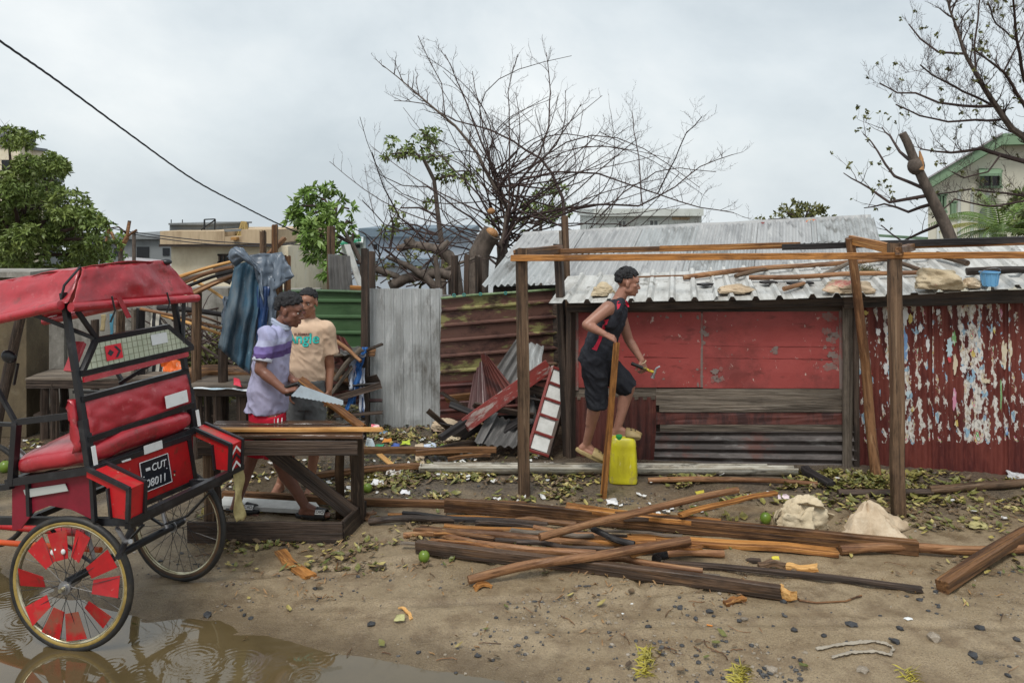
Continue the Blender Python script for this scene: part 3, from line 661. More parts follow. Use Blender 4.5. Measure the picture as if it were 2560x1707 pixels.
# ---------------------------------------------------------------- concrete walls on the far side of the yard
mat('concrete', (.30, .285, .255), [((.15, .14, .12), 1.8, (1, 1, .6), .42, .60, .85), ((.075, .07, .055), 3.5, (1, 1, .5), .54, .70, .8), ((.44, .42, .38), 6, (1, 1, .7), .56, .68, .7)], rough=.8, bump=.4, bscale=30, rand=False)
mat('brown_plaster', (.125, .095, .055), [((.07, .052, .032), 3, (1, 1, .6), .42, .62, .85), ((.18, .15, .10), 8, (1, 1, 1), .56, .7, .6)], rough=.85, bump=.3, bscale=40, rand=False)
cw = empty('concrete_wall', P(300, 1000, 9.9), 'long stained grey concrete wall behind the market tables', 'wall')
def wallseg(px0, px1, Y0, Y1, zt, th=.16, name='wall_block', m='concrete', par=cw):
    a, b = P(px0, 900, Y0), P(px1, 900, Y1); d = V(b.x-a.x, b.y-a.y, 0); n_ = V(-d.y, d.x, 0).normalized()*th
    q = [V(a.x, a.y, 0), V(b.x, b.y, 0), V(b.x, b.y, zt), V(a.x, a.y, zt)]
    return MB().prism(q, n_).build(name, MATS[m], par)
wallseg(84, 160, 9.55, 9.55, 1.28); wallseg(161, 330, 9.60, 9.62, 1.22); wallseg(331, 500, 9.62, 9.65, 1.20); wallseg(501, 800, 9.65, 9.8, 1.33)
wallseg(471, 570, 9.60, 9.60, 1.36, .24, 'wall_cap')
bw = empty('plastered_pillar', P(20, 1095, 8.2), 'brown plastered wall end with a flat coping behind the rickshaw', 'wall')
wallseg(-260, 66, 8.2, 8.2, 1.60, .4, 'wall_block', 'brown_plaster', bw); 
_cp = MB().box(((P(-280, 900, 8.2).x+P(86, 900, 8.2).x)/2, 8.38, 1.628), (P(86, 900, 8.2).x-P(-280, 900, 8.2).x, .5, .055)).build('coping', MATS['concrete'], bw)
# leaning dark post with a round mirror-like lid at the far left
lp = pole('leaning_post', [V(P(-18, 1090, 7.3).x, 7.3, -.02), P(2, 1010, 7.3), P(30, 880, 7.3), P(62, 740, 7.3)], .052, 'wood_dark', None, 'thick dark post leaning against the plastered wall end', 'post')
# ---------------------------------------------------------------- market tables
def market_table(px0, px1, Y0, Y1, z, legs, label, shelf=None, wd='wood_grey', lw_=.07):
    xa, xb = (px0-1280)/F*Y0, (px1-1280)/F*Y0
    t = empty('market_table', (xa, Y0, 0), label, 'table'); n = 4; dy = (Y1-Y0)/n
    for i in range(n):
        beam('top_plank', (xa+.02*nz(i, 3), Y0+dy*(i+.5), z), (xb+.03*nz(i, 7), Y0+dy*(i+.5), z+.006*nz(i, 5)), dy*.93, .024, wd, t, up=(0, 0, 1))
    beam('apron', (xa, Y0+.02, z-.055), (xb, Y0+.02, z-.055), .025, .08, 'wood_dark', t)
    for px, Y, top in legs:
        x = (px-1280)/F*Y; beam('leg', (x, Y, gh(x, Y)-.02), (x+.02*nz(px), Y, z-.02), lw_, .06, 'wood_dark', t, jit=.015)
    if shelf:
        for i in range(2): beam('shelf_plank', (xa+.05, Y0+.12+.18*i, shelf), (xb-.05, Y0+.12+.18*i, shelf), .15, .022, 'wood_dark', t)
    return t
market_table(64, 545, 8.1, 8.62, .60, [(112, 8.15, 0), (136, 8.15, 0), (160, 8.5, 0), (338, 8.15, 0), (352, 8.45, 0), (520, 8.15, 0)], 'long weathered grey plank table behind the rickshaw', .23)
t2 = market_table(470, 645, 7.45, 7.95, .665, [(545, 7.5, 0), (560, 7.85, 0), (604, 7.5, 0), (615, 7.9, 0), (495, 7.5, 0)], 'dark plank table covered with plastic sheet beside the tarpaulin', .22)
mat('plastic_white', (.62, .68, .72), [((.35, .5, .6), 3, (1, 1, 1), .45, .6, .8), ((.75, .75, .75), 7, (1, 1, 1), .55, .65, .7)], rough=.25)
def crumple(name, pts4, nu, nv, amp, m, label=None, cat=None, group=None, parent=None, seed=0, th=.004, sc=9., smooth=True):
    a, b, c, d = [Vector(p) for p in pts4]           # bl br tl tr
    n_ = (b-a).cross(c-a).normalized(); cen = (a+b+c+d)/4
    def fn(u, v):
        p = a.lerp(b, u).lerp(c.lerp(d, u), v)
        w = mnoise.noise_vector(p*sc+V(seed*3.1, seed, 0)); k = mnoise.noise_vector(p*sc*2.7+V(0, seed*5, 0))
        return p+w*amp+k*amp*.45-cen
    o = MB().sheet(fn, nu, nv, th).build(name, MATS[m] if isinstance(m, str) else m, parent, smooth, Matrix.Translation(cen), fix=False)
    return tag(o, label, cat, group)
crumple('plastic_sheet', [P(478, 972, 7.38), P(648, 976, 7.38), P(480, 950, 7.95), P(640, 950, 7.95)], 24, 6, .014, 'plastic_white', 'white and pale blue plastic sheet lying on the dark table', 'plastic sheet', seed=2)
crumple('red_bag', [P(582, 962, 7.36), P(602, 968, 7.36), P(585, 944, 7.46), P(598, 946, 7.46)], 8, 6, .012, mat('red_plastic', (.60, .03, .06), rough=.3), 'small red plastic bag at the edge of the dark table', 'bag', seed=4)
pole('lying_log', [P(470, 936, 7.98), P(640, 934, 7.98)], .065, 'wood_brown', None, 'thick brown log lying across the back of the dark table', 'log', taper=.95)
# orange bundle, striped cloth and bits hanging between the posts
crumple('orange_bundle', [P(408, 935, 8.4), P(470, 932, 8.4), P(405, 905, 8.45), P(468, 900, 8.45)], 20, 8, .035, mat('orange_plastic', (.75, .14, .02), [((.7, .6, .5), 9, (1, 3, 1), .6, .64, .8)], rough=.45), 'bright orange plastic bundle on the grey table', 'bundle', seed=5, sc=14)
def striped(name, c1, c2, sc_, ax='X', duty=.5):
    m = mat(name, c1, rough=.7, rand=False); ns, ls = m.node_tree.nodes, m.node_tree.links; b = ns['Principled BSDF']
    tc = ns.new('ShaderNodeTexCoord'); sx = ns.new('ShaderNodeSeparateXYZ'); ls.new(tc.outputs['Object'], sx.inputs[0])
    q = ns.new('ShaderNodeMath'); q.operation = 'MULTIPLY'; q.inputs[1].default_value = sc_; ls.new(sx.outputs[ax], q.inputs[0])
    f = ns.new('ShaderNodeMath'); f.operation = 'FRACT'; ls.new(q.outputs[0], f.inputs[0]); g = ns.new('ShaderNodeMath'); g.operation = 'GREATER_THAN'; g.inputs[1].default_value = duty; ls.new(f.outputs[0], g.inputs[0])
    mx = ns.new('ShaderNodeMix'); mx.data_type = 'RGBA'; mx.inputs['A'].default_value = c1+(1,); mx.inputs['B'].default_value = c2+(1,); ls.new(g.outputs[0], mx.inputs['Factor']); ls.new(mx.outputs['Result'], b.inputs['Base Color']); return m
striped('black_white', (.55, .52, .45), (.02, .02, .022), 14.)
crumple('striped_cloth', [P(368, 942, 8.42), P(408, 940, 8.42), P(370, 905, 8.46), P(410, 900, 8.46)], 14, 8, .012, 'black_white', 'black and white striped cloth hanging beside the orange bundle', 'cloth', seed=6)
crumple('striped_cloth', [P(376, 822, 8.2), P(405, 815, 8.2), P(380, 775, 8.22), P(398, 775, 8.22)], 10, 8, .012, 'black_white', 'small black and white cloth hanging below the canopy pole', 'cloth', seed=9)
crumple('blue_rag', [P(276, 838, 8.3), P(282, 838, 8.3), P(274, 785, 8.3), P(284, 785, 8.3)], 4, 10, .01, mat('rag_blue', (.06, .20, .28), rough=.8), 'thin blue rag hanging in front of the concrete wall', 'rag', seed=3)
crumple('tan_rag', [P(252, 826, 8.3), P(262, 826, 8.3), P(252, 786, 8.3), P(264, 786, 8.3)], 4, 10, .012, mat('rag_tan', (.30, .24, .13), rough=.8), 'thin tan rag hanging in front of the concrete wall', 'rag', seed=7)
# uprights of the collapsed stall
for px, p0, p1, Y, m, lab in ((492, 733, 1012, 7.7, 'wood_post', 'brown round upright at the end of the collapsed pole roof'), (340, 772, 960, 8.3, 'wood_grey', 'grey weathered upright seen above the rickshaw seat back'), (352, 772, 960, 8.28, 'wood_black', 'black upright right beside the grey weathered one'), (302, 775, 860, 8.5, 'wood_post', 'short brown upright hanging below the canopy edge'), (558, 870, 960, 7.6, 'wood_dark', 'dark upright standing under the blue tarpaulin'), (237, 800, 850, 8.9, 'wood_dark', 'stub of a dark upright against the concrete wall')):
    beam('stall_upright', V(P(px, 900, Y).x, Y, 0.0), P(px, p0, Y), .075, .06, m, None, lab, 'post', jit=.012)
for k, (a, b, Y0, Y1, r, m, lab) in enumerate((((447, 693), (584, 653), 7.7, 7.75, .018, 'wood_fresh', 'topmost pale pole of the collapsed roof beside the tarpaulin'), ((456, 708), (584, 668), 7.75, 7.7, .022, 'wood_pole', 'second pole from the top of the collapsed roof'), ((452, 700), (592, 664), 7.9, 7.95, .020, 'wood_dark', 'dark pole inside the collapsed roof'), ((461, 719), (596, 675), 7.7, 7.7, .018, 'wood_black', 'black pole low in the collapsed roof'), ((470, 736), (604, 681), 7.65, 7.6, .022, 'wood_brown', 'brown pole along the lower edge of the collapsed roof'), ((478, 738), (582, 690), 7.6, 7.62, .020, 'wood_pole', 'reddish pole lowest in the collapsed roof'), ((486, 702), (566, 752), 7.85, 7.8, .016, 'wood_fresh', 'pale pole slanting down under the collapsed roof'), ((352, 772), (562, 824), 8.2, 7.9, .016, 'wood_pole', 'long thin pole slanting behind the canopy frame'), ((405, 788), (560, 838), 8.25, 7.95, .018, 'wood_fresh', 'pale thin pole slanting towards the tarpaulin'), ((395, 768), (566, 790), 8.0, 7.8, .030, 'wood_black', 'thick black rail under the canopy'), ((470, 782), (560, 812), 8.1, 7.9, .014, 'wood_brown', 'short brown pole below the black rail'), ((430, 800), (545, 770), 8.2, 8.1, .012, 'twig', 'thin crooked branch crossing behind the brown upright'), ((470, 845), (560, 905), 8.2, 7.9, .014, 'twig', 'thin branch leaning down towards the log'))):
    pole('roof_pole', [P(*a, Y0), P((a[0]+b[0])/2, (a[1]+b[1])/2-3, (Y0+Y1)/2), P(*b, Y1)], r, m, None, lab, 'pole', nseg=8)
crumple('torn_felt', [P(548, 705, 7.85), P(575, 708, 7.85), P(530, 664, 7.85), P(585, 655, 7.85)], 8, 6, .02, mat('felt_grey', (.09, .085, .085), rough=.9), 'torn grey roofing felt between the collapsed roof poles', 'felt', seed=2)
for px, p0, p1, dx, Y, w, lab in ((661, 578, 760, -5, 7.75, .06, 'broad brown post rising behind the blue tarpaulin'), (691, 563, 760, -4, 7.7, .052, 'thin dark red post rising highest behind the tarpaulin'), (718, 640, 735, 0, 7.8, .05, 'reddish post to the right of the tarpaulin'), (700, 700, 740, 0, 7.9, .045, 'dark post under the right corner of the tarpaulin')):
    beam('tarp_post', V(P(px, 900, Y).x, Y, 0), P(px+dx, p0, Y), w, .05, 'wood_post' if w > .055 else 'wood_brown', None, lab, 'post', jit=.012)
beam('diagonal_brace', P(668, 640, 7.72), P(711, 596, 7.85), .05, .04, 'wood_brown', None, 'short brown timber slanting between the two posts behind the tarpaulin', 'timber')
# ---------------------------------------------------------------- blue grey tarpaulin thrown over the posts
mat('tarp_blue', (.052, .125, .19), [((.03, .055, .08), 2.3, (1.5, 1, .5), .42, .58, .9), ((.12, .145, .165), 3, (1.2, 1, .4), .50, .64, .85), ((.22, .40, .50), 9, (2, 1, .5), .62, .70, .6)], rough=.45, bump=.2, bscale=60, rand=False)
mat('tarp_grey', (.115, .145, .185), [((.06, .075, .10), 3, (1, 1, 1), .45, .6, .8), ((.20, .25, .31), 4, (1, 1, 1), .55, .7, .7), ((.55, .52, .40), 13, (1, 1, 1), .69, .71, .9)], rough=.35, bump=.15, bscale=50, rand=False)
mat('tarp_pale', (.36, .39, .40), [((.20, .23, .25), 4, (1, 1, .5), .45, .62, .8)], rough=.4, rand=False)
mat('tarp_deep', (.018, .045, .13), [((.04, .09, .22), 4, (1, 1, .5), .45, .62, .8)], rough=.35, rand=False)
tarp = empty('tarpaulin', P(620, 960, 7.35), 'torn blue grey tarpaulin thrown over posts behind the man with the saw', 'tarpaulin')
def drape(name, top, bot, Y0, Y1, folds, depth, m, seed=0, nu=26, nv=16, sag=0.):
    """cloth hanging between a top polyline and a bottom polyline of photo pixels"""
    def poly(pl, u):
        k = u*(len(pl)-1); i = min(len(pl)-2, int(k)); f_ = k-i
        return (pl[i][0]*(1-f_)+pl[i+1][0]*f_, pl[i][1]*(1-f_)+pl[i+1][1]*f_)
    def fn(u, v):
        a, b = poly(top, u), poly(bot, u); w = v
        px, py = a[0]*(1-w)+b[0]*w, a[1]*(1-w)+b[1]*w
        Y = Y0*(1-w)+Y1*w+depth*math.sin(u*folds*2*math.pi+seed+w*1.4*nz(u*3, seed))*(.35+.65*w)+.03*nz(u*5, w*5, seed)-sag*math.sin(math.pi*w)
        return P(px+5*nz(w*4, u*6, seed), py, Y)
    return MB().sheet(fn, nu, nv, .005).build(name, MATS[m], tarp, True, None, fix=False)
drape('hanging_sheet', [(588, 664), (612, 655), (640, 668), (655, 690)], [(545, 868), (572, 892), (600, 918), (624, 934)], 7.36, 7.32, 2.6, .045, 'tarp_blue', 1)
drape('top_sheet', [(618, 640), (650, 633), (680, 634), (704, 630)], [(640, 700), (660, 722), (690, 705), (735, 690)], 7.48, 7.38, 1.5, .05, 'tarp_grey', 2)
drape('corner_flap', [(682, 640), (704, 630), (735, 690)], [(683, 727), (700, 716), (733, 692)], 7.44, 7.36, .8, .03, 'tarp_grey', 4, 12, 10)
drape('rolled_flap', [(567, 642), (577, 622), (590, 617), (608, 620)], [(588, 668), (610, 652), (640, 672), (652, 690)], 7.28, 7.34, .6, .045, 'tarp_grey', 3, 18, 10, sag=.05)
drape('middle_fold', [(608, 620), (622, 640), (640, 660), (655, 668)], [(640, 668), (645, 700), (652, 735), (658, 760)], 7.36, 7.30, .7, .03, 'tarp_grey', 6, 14, 10)
drape('white_strip', [(640, 740), (652, 736)], [(622, 925), (640, 935)], 7.38, 7.36, .8, .02, 'tarp_pale', 5, 8, 14)
drape('dark_strip', [(644, 716), (674, 716)], [(642, 858), (664, 850)], 7.34, 7.30, 1.2, .03, 'tarp_deep', 7, 12, 12)
drape('spotted_strip', [(670, 690), (690, 700)], [(668, 825), (690, 815)], 7.36, 7.32, 1., .02, 'tarp_grey', 8, 10, 12)
drape('dark_tail', [(560, 740), (572, 742)], [(552, 812), (566, 808)], 7.42, 7.42, .5, .01, 'tarp_grey', 9, 6, 8)
# ---------------------------------------------------------------- tattered blue and white cloth by the dark post
tc_ = empty('tattered_cloth', P(892, 1035, 8.3), 'tattered blue and white cloth strips hanging beside the dark fence post', 'cloth')
mat('cloth_blue', (.03, .14, .42), [((.015, .06, .2), 5, (1, 1, .4), .45, .6, .8)], rough=.6); mat('cloth_white', (.50, .54, .62), [((.25, .3, .45), 6, (1, 1, .5), .45, .6, .7), ((.5, .25, .28), 4, (1, 1, 1), .58, .64, .6)], rough=.7)
_tp = tarp; tarp = tc_
for k, (t0, t1, b0, b1, y0, y1, m) in enumerate(((905, 920, 893, 902, 868, 925, 'cloth_blue'), (893, 910, 872, 888, 900, 1010, 'cloth_blue'), (875, 893, 872, 886, 895, 975, 'cloth_white'), (898, 912, 898, 910, 920, 1030, 'cloth_white'), (888, 900, 862, 868, 940, 1030, 'cloth_blue'), (900, 906, 903, 911, 950, 1042, 'cloth_blue'))):
    drape('cloth_strip', [(t0, y0), (t1, y0)], [(b0, y1), (b1, y1)], 8.28+.01*k, 8.25, 1.2, .02, m, k, 8, 10)
tarp = _tp
# ---------------------------------------------------------------- wreckage between the tarpaulin and the post
def leaning(name, pts, Ys, pitch, amp, m, label, prof='sine', seed=0, dent=.01, group=None, nv=8):
    c = [P(*q, y) for q, y in zip(pts, Ys)]
    t = corr(name, *c, pitch, amp, m, None, prof, seed, dent, nv=nv, ragged=.02)
    return tag(t, label, 'metal sheet', group)
leaning('metal_sheet', [(836, 905), (905, 912), (826, 830), (862, 845)], [8.35, 8.3, 8.5, 8.5], .09, .02, 'rust_dark', 'jagged dark metal sheet behind the beige shirted man', seed=31, dent=.03)
leaning('metal_sheet', [(850, 885), (915, 890), (848, 866), (915, 868)], [8.15, 8.15, 8.6, 8.6], .09, .01, 'grey_corr', 'small grey metal sheet lying flat above the blue cloth', seed=32)
pole('broken_pole', [P(836, 850, 8.25), P(868, 872, 8.15), P(903, 902, 8.0)], .022, 'wood_pole', None, 'brown broken pole slanting above the blue cloth strips', 'pole')
pole('broken_pole', [P(905, 872, 8.2), P(870, 905, 8.2), P(838, 950, 8.2)], .03, 'wood_grey', None, 'grey broken pole slanting down beside the beige shirted man', 'pole')
pole('broken_pole', [P(835, 888, 8.3), P(880, 886, 8.3)], .02, 'wood_grey', None, 'short grey pole lying level behind the blue cloth', 'pole')
leaning('metal_sheet', [(1165, 1046), (1234, 1040), (1186, 935), (1213, 880)], [7.9, 7.85, 8.2, 8.25], .07, .014, 'rust_purple', 'brown corrugated sheet leaning left of the red board', seed=33)
leaning('metal_sheet', [(1228, 1032), (1282, 968), (1203, 886), (1215, 884)], [7.84, 7.9, 8.25, 8.25], .05, .013, 'rust_dark', 'dark brown fan shaped corrugated sheet with its tip raised', seed=34)
leaning('metal_sheet', [(1236, 928), (1282, 972), (1290, 850), (1336, 862)], [8.1, 8.0, 8.35, 8.3], .085, .018, 'grey_corr', 'grey corrugated sheet leaning against the ribbed fence', seed=35)
leaning('metal_sheet', [(1290, 965), (1352, 940), (1318, 858), (1362, 868)], [7.95, 7.9, 8.3, 8.25], .085, .018, 'galvanised', 'crumpled silvery sheet behind the left stall post', seed=36, dent=.03)
leaning('metal_sheet', [(1315, 1062), (1338, 1060), (1322, 968), (1345, 965)], [7.85, 7.85, 8.0, 8.0], .06, .014, 'grey_corr', 'narrow dark corrugated sheet behind the red and white shutter', seed=37)
leaning('metal_sheet', [(1190, 1110), (1290, 1118), (1240, 1040), (1320, 1060)], [7.5, 7.45, 7.9, 7.9], .075, .014, 'grey_corr', 'dark corrugated sheet lying low under the red board', seed=38)
leaning('metal_sheet', [(1185, 1105), (1205, 1110), (1228, 1020), (1250, 1025)], [7.45, 7.45, 7.85, 7.85], .07, .012, 'grey_corr', 'narrow grey corrugated strip sticking out under the red board', seed=39)
mat('worn_red', (.20, .030, .024), [((.36, .32, .29), 7, (.5, 2, 2), .54, .60, .8), ((.10, .03, .025), 5, (.5, 2, 2), .5, .65, .8)], rough=.5, bump=.3)
mat('shutter_white', (.58, .585, .56), [((.36, .36, .33), 5, (1, 1, 1), .45, .65, .7), ((.25, .12, .08), 9, (1, 1, 1), .66, .72, .7)], rough=.6)
beam('red_board', P(1163, 1062, 7.55), P(1372, 914, 7.95), .13, .03, 'worn_red', None, 'long worn red and white board leaning over the wreckage', 'board', roll=1.25)
beam('dark_beam', P(1100, 1096, 7.4), P(1212, 1020, 7.72), .06, .055, 'wood_black', None, 'dark beam slanting up from the litter to the red board', 'beam')
_wr = random.Random(5)
for k_ in range(34):
    if k_ < 24: x_, y_, Y_ = _wr.uniform(1120, 1400), _wr.uniform(985, 1105), _wr.uniform(7.65, 8.35)
    else: x_, y_, Y_ = _wr.uniform(838, 912), _wr.uniform(880, 1050), _wr.uniform(8.15, 8.6)
    c_ = P(x_, y_, Y_); c_.z = max(c_.z, .06); a_ = _wr.uniform(-.9, 1.2); L_ = _wr.uniform(.12, .34); d_ = V(math.cos(a_), _wr.uniform(-.3, .3), math.sin(a_)*.7).normalized()
    beam('broken_board', c_-d_*L_, c_+d_*L_, _wr.uniform(.03, .11), _wr.uniform(.012, .03), _wr.choice(['wood_dark', 'wood_black', 'wood_grey', 'wood_brown', 'rust_purple', 'worn_red'] if k_ % 4 == 0 else ['wood_dark', 'wood_black', 'wood_dark', 'wood_brown']), None, 'dark broken board jammed into the wreckage before the ribbed fence' if k_ < 24 else 'dark broken board jammed in below the green fence', 'board', 'boards in the wreckage heap' if k_ < 24 else 'boards below the green fence', roll=_wr.uniform(0, 3), nseg=3)
# red framed shutter
shut = empty('red_shutter', P(1335, 1128, 7.62), 'red framed shutter with white panels leaning by the black post', 'shutter')
A, B, C_, D_ = P(1322, 1122, 7.50), P(1372, 1138, 7.46), P(1382, 916, 7.95), P(1428, 934, 7.91)
beam('stile', A, C_, .03, .035, 'worn_red', shut); beam('stile', B, D_, .035, .05, 'wood_dark', shut)
for k, t in enumerate((.0, .21, .42, .62, .81, 1.)): beam('rung', A.lerp(C_, t)+V(0, -.02, 0), B.lerp(D_, t)+V(0, -.02, 0), .02, .024, 'worn_red', shut)
for k, (t0, t1) in enumerate(((.02, .20), (.22, .41), (.43, .61), (.63, .80), (.82, .99))):
    q = [A.lerp(C_, t0), B.lerp(D_, t0), B.lerp(D_, t1), A.lerp(C_, t1)]; MB().prism(q, V(0, .012, .004)).build('panel', MATS['shutter_white'], shut)
# sack and cloth heap on the litter
mat('sack', (.56, .47, .33), [((.38, .30, .19), 4, (1, 1, 1), .45, .62, .7), ((.58, .50, .36), 7, (1, 1, 1), .55, .7, .7), ((.50, .14, .12), 3.5, (1, 1, 1), .66, .70, .7), ((.12, .095, .07), 7, (1, 1, 1), .63, .67, .7)], rough=.8, bump=.6, bscale=45, spec=.2)
mat('sack_pink', (.57, .46, .33), [((.40, .30, .20), 4, (1, 1, 1), .42, .62, .8), ((.52, .16, .15), 3.0, (1, 1, 1), .58, .64, .8), ((.66, .58, .45), 8, (1, 1, 1), .56, .7, .7)], rough=.8, bump=.6, bscale=45, spec=.2)
def lump(name, c, r, m, label, cat, seed=0, amp=.35, flat=.12, group=None, sc=1.8, M0=None, folds=0.):
    """an uneven, creased bag: c sits on its support"""
    R_ = M0 or Matrix.Rotation(0, 3, 'Z'); vs = MB(); b = MB().ball((0, 0, 0), 1., 72, 44)
    out = []; rq = random.Random(seed*7+1); pls = [(Vector((rq.gauss(0, 1), rq.gauss(0, 1), rq.gauss(0, .8))).normalized(), rq.uniform(.62, 1.05)) for _ in range(17)]
    for v in b.v:
        d = Vector(v); fc = min([h_/max(.05, d.dot(n_)) for n_, h_ in pls]+[1.35]) if folds else 1.; k = fc+amp*(.4 if folds else 1)*nz(d.x*sc+seed, d.y*sc, d.z*sc)+amp*.25*nz(d.x*sc*2.6+seed, d.y*sc*2.6, d.z*sc*2.6)
        w_ = mnoise.noise_vector(d*1.7+V(seed, 0, 0))*.5; e_ = d+w_
        k += folds*.45*(.25-abs(nz(e_.x*2.6+seed*2, e_.y*2.6, e_.z*2.6)))+folds*.22*(.2-abs(nz(e_.x*6+seed, e_.y*6, e_.z*6)))+folds*.24*(.2-abs(nz(e_.x*13+seed, e_.y*15, e_.z*15)))
        p = Vector((d.x*r[0]*k, d.y*r[1]*k, d.z*r[2]*k)); p.z = max(p.z, -r[2]*(1-flat)*.6)
        p.z += r[2]*(1-flat)*.6
        out.append(R_ @ p)
    b.v = out
    return tag(b.build(name, MATS[m] if isinstance(m, str) else m, None, True, Matrix.Translation(Vector(c)), fix=False), label, cat, group)
lump('sack', GL(1136, 1030, .12)+V(0, .1, -.1), (.15, .13, .17), 'sack_pink', 'crumpled beige sack with red print heaped before the ribbed fence', 'sack', 3, .3, .3, folds=.5)
lump('sack', GL(1120, 1072, .02), (.17, .13, .07), 'sack_pink', 'flattened beige sack lying below the heaped sack', 'sack', 5, .3, .3, folds=.5)
lump('sack', GL(1163, 1030, .05), (.10, .10, .19), 'sack_pink', 'upright crumpled sack squeezed against the brown corrugated sheet', 'sack', 8, .3, .3, folds=.5)
crumple('paper_bag', [GL(1100, 1102, .02), GL(1150, 1098, .02), GL(1102, 1080, .06), GL(1152, 1078, .06)], 16, 8, .02, 'sack', 'brown paper bag on the litter in front of the grey sheet', 'bag', seed=5)
crumple('plastic_scrap', [GL(1040, 1160, .01), GL(1062, 1160, .01), GL(1036, 1112, .05), GL(1058, 1108, .05)], 6, 12, .012, 'sack_pink', 'pale torn strip hanging over the brown beams on the litter', 'plastic', seed=8)
crumple('plastic_scrap', [GL(912, 1118, .01), GL(938, 1118, .01), GL(915, 1096, .10), GL(930, 1094, .10)], 6, 8, .012, 'plastic_white', 'clear crumpled plastic beside the workbench corner', 'plastic', seed=12)
# ---------------------------------------------------------------- beams, sheets and gutter on the ground behind the workbench
for a, b, w, h, m, z, lab in (((906, 1126), (1150, 1132), .05, .06, 'wood_brown', .06, 'long reddish beam on the litter right of the workbench'), ((1040, 1132), (1240, 1124), .045, .05, 'wood_brown', .09, 'reddish beam overlapping the long one near the stall post'), ((1085, 1128), (1190, 1108), .05, .05, 'wood_dark', .08, 'short dark beam slanting towards the shutter'), ((1120, 1148), (1225, 1137), .035, .03, 'wood_brown', .05, 'thin reddish lath close to the gutter end'), ((770, 1192), (1048, 1164), .05, .05, 'wood_brown', .06, 'bowed reddish beam behind the workbench leg'), ((556, 1236), (912, 1262), .04, .055, 'wood_brown', .03, 'brown beam lying under the workbench')):
    beam('loose_beam', GL(*a, z), GL(*b, z), w, h, m, None, lab, 'beam', bend=.02)
leaning('metal_sheet', [(840, 1178), (985, 1165), (805, 1135), (940, 1128)], [7.3, 7.45, 7.65, 7.75], .18, .015, 'rust_purple', 'dark purple sheet lying flat behind the workbench', 'rib', 41, .012)
leaning('metal_sheet', [(1010, 1175), (1050, 1170), (985, 1130), (1030, 1128)], [7.3, 7.3, 7.7, 7.7], .06, .012, 'grey_corr', 'grey corrugated scrap under the reddish beams', seed=42)
leaning('metal_sheet', [(1080, 1158), (1190, 1150), (1060, 1136), (1180, 1130)], [7.35, 7.4, 7.6, 7.65], .075, .014, 'grey_corr', 'pale corrugated scrap between the reddish laths', seed=43)
beam('orange_lath', GL(948, 1135, .09), GL(982, 1165, .06), .05, .012, 'wood_fresh', None, 'bright splintered lath across the purple sheet', 'lath')
wb_ = MB(); q = [GL(545, 1262, .05), GL(806, 1276, .05), GL(790, 1255, .05), GL(560, 1240, .05)]; wb_.prism(q, V(0, 0, -.03)); tag(wb_.build('painted_board', MATS['shutter_white']), 'white painted panel lying flat under the workbench', 'panel')
# half-round gutter
gut = empty('gutter', GL(1500, 1180), 'dirty white half round gutter lying along the foot of the shed', 'gutter')
mat('gutter_white', (.48, .455, .39), [((.26, .22, .16), 4, (.6, 2, 2), .47, .58, .85), ((.07, .058, .045), 7, (.6, 2, 2), .56, .64, .85)], rough=.5, bump=.2)
def gutter_piece(pa, pb, r):
    a, b = Vector(pa), Vector(pb); M, L = frame_from(a, b)
    def fn(u, v):
        q = math.pi*(.02+.96*v); return V(L*u, r*math.cos(q)+.004*nz(u*9), r-r*math.sin(q)+.004*nz(u*7, 4))
    return MB().sheet(fn, 24, 12, .006).build('trough', MATS['gutter_white'], gut, True, M, fix=False)
g0, g1 = GL(1052, 1181, .004), GL(1990, 1186, .004); g0.y -= 0
gutter_piece(g0, g1, .062); gm, gL_ = frame_from(g0, g1)
beam('rim', gm @ V(0, -.064, .064), gm @ V(gL_, -.064, .064), .012, .014, 'gutter_white', gut)
beam('rim', gm @ V(.1, .064, .062), gm @ V(gL_*.93, .064, .062), .012, .014, 'gutter_white', gut)
MB().prism([gm @ V(0, .06*math.cos(q), .062-.06*math.sin(q)) for q in [math.pi*k/10 for k in range(11)]], (gm.to_3x3() @ V(-.008, 0, 0))).build('end_cap', MATS['gutter_white'], gut)
# ================================================================ CYCLE RICKSHAW
RO = V(-2.285, 4.25, 0); RV = V(.30, .954, 0).normalized(); RW = V(-RV.y, RV.x, 0)
def RB(a, b, z): return RO+RW*a+RV*b+V(0, 0, z)
def RPa(px, py, a, lift=0.):
    """photo pixel on the plane at distance a ahead of the axle"""
    d = V((px-1280)/F, 1, -(py-H0)/F); Y = (a+RO.dot(RW))/(d.dot(RW)); return V(0, 0, CH)+d*Y-RW*lift
def RPb(px, py, b, lift=0.):
    d = V((px-1280)/F, 1, -(py-H0)/F); Y = (b+RO.dot(RV))/(d.dot(RV)); return V(0, 0, CH)+d*Y-RV*lift
mat('red_vinyl', (.40, .016, .028), [((.24, .010, .016), 2.6, (1, 1, 1), .46, .60, .8), ((.46, .085, .095), 5, (1, 1, 1), .55, .66, .6), ((.16, .02, .018), 9, (1, 1, 1), .58, .64, .7), ((.50, .16, .16), 22, (1, 1, 1), .60, .66, .5)], rough=.42, spec=.7, bump=.35, bscale=13, rvar=.10, rand=False, coat=.35)
mat('red_paint', (.46, .010, .014), [((.30, .010, .012), 3, (1, 1, 1), .46, .60, .8), ((.16, .03, .018), 9, (1, 1, 1), .58, .65, .8), ((.5, .42, .36), 30, (1, 1, 1), .66, .68, .7), ((.20, .11, .065), 3.2, (1, 1, 1), .54, .66, .75)], rough=.40, spec=.6, rand=False, bump=.1, bscale=25)
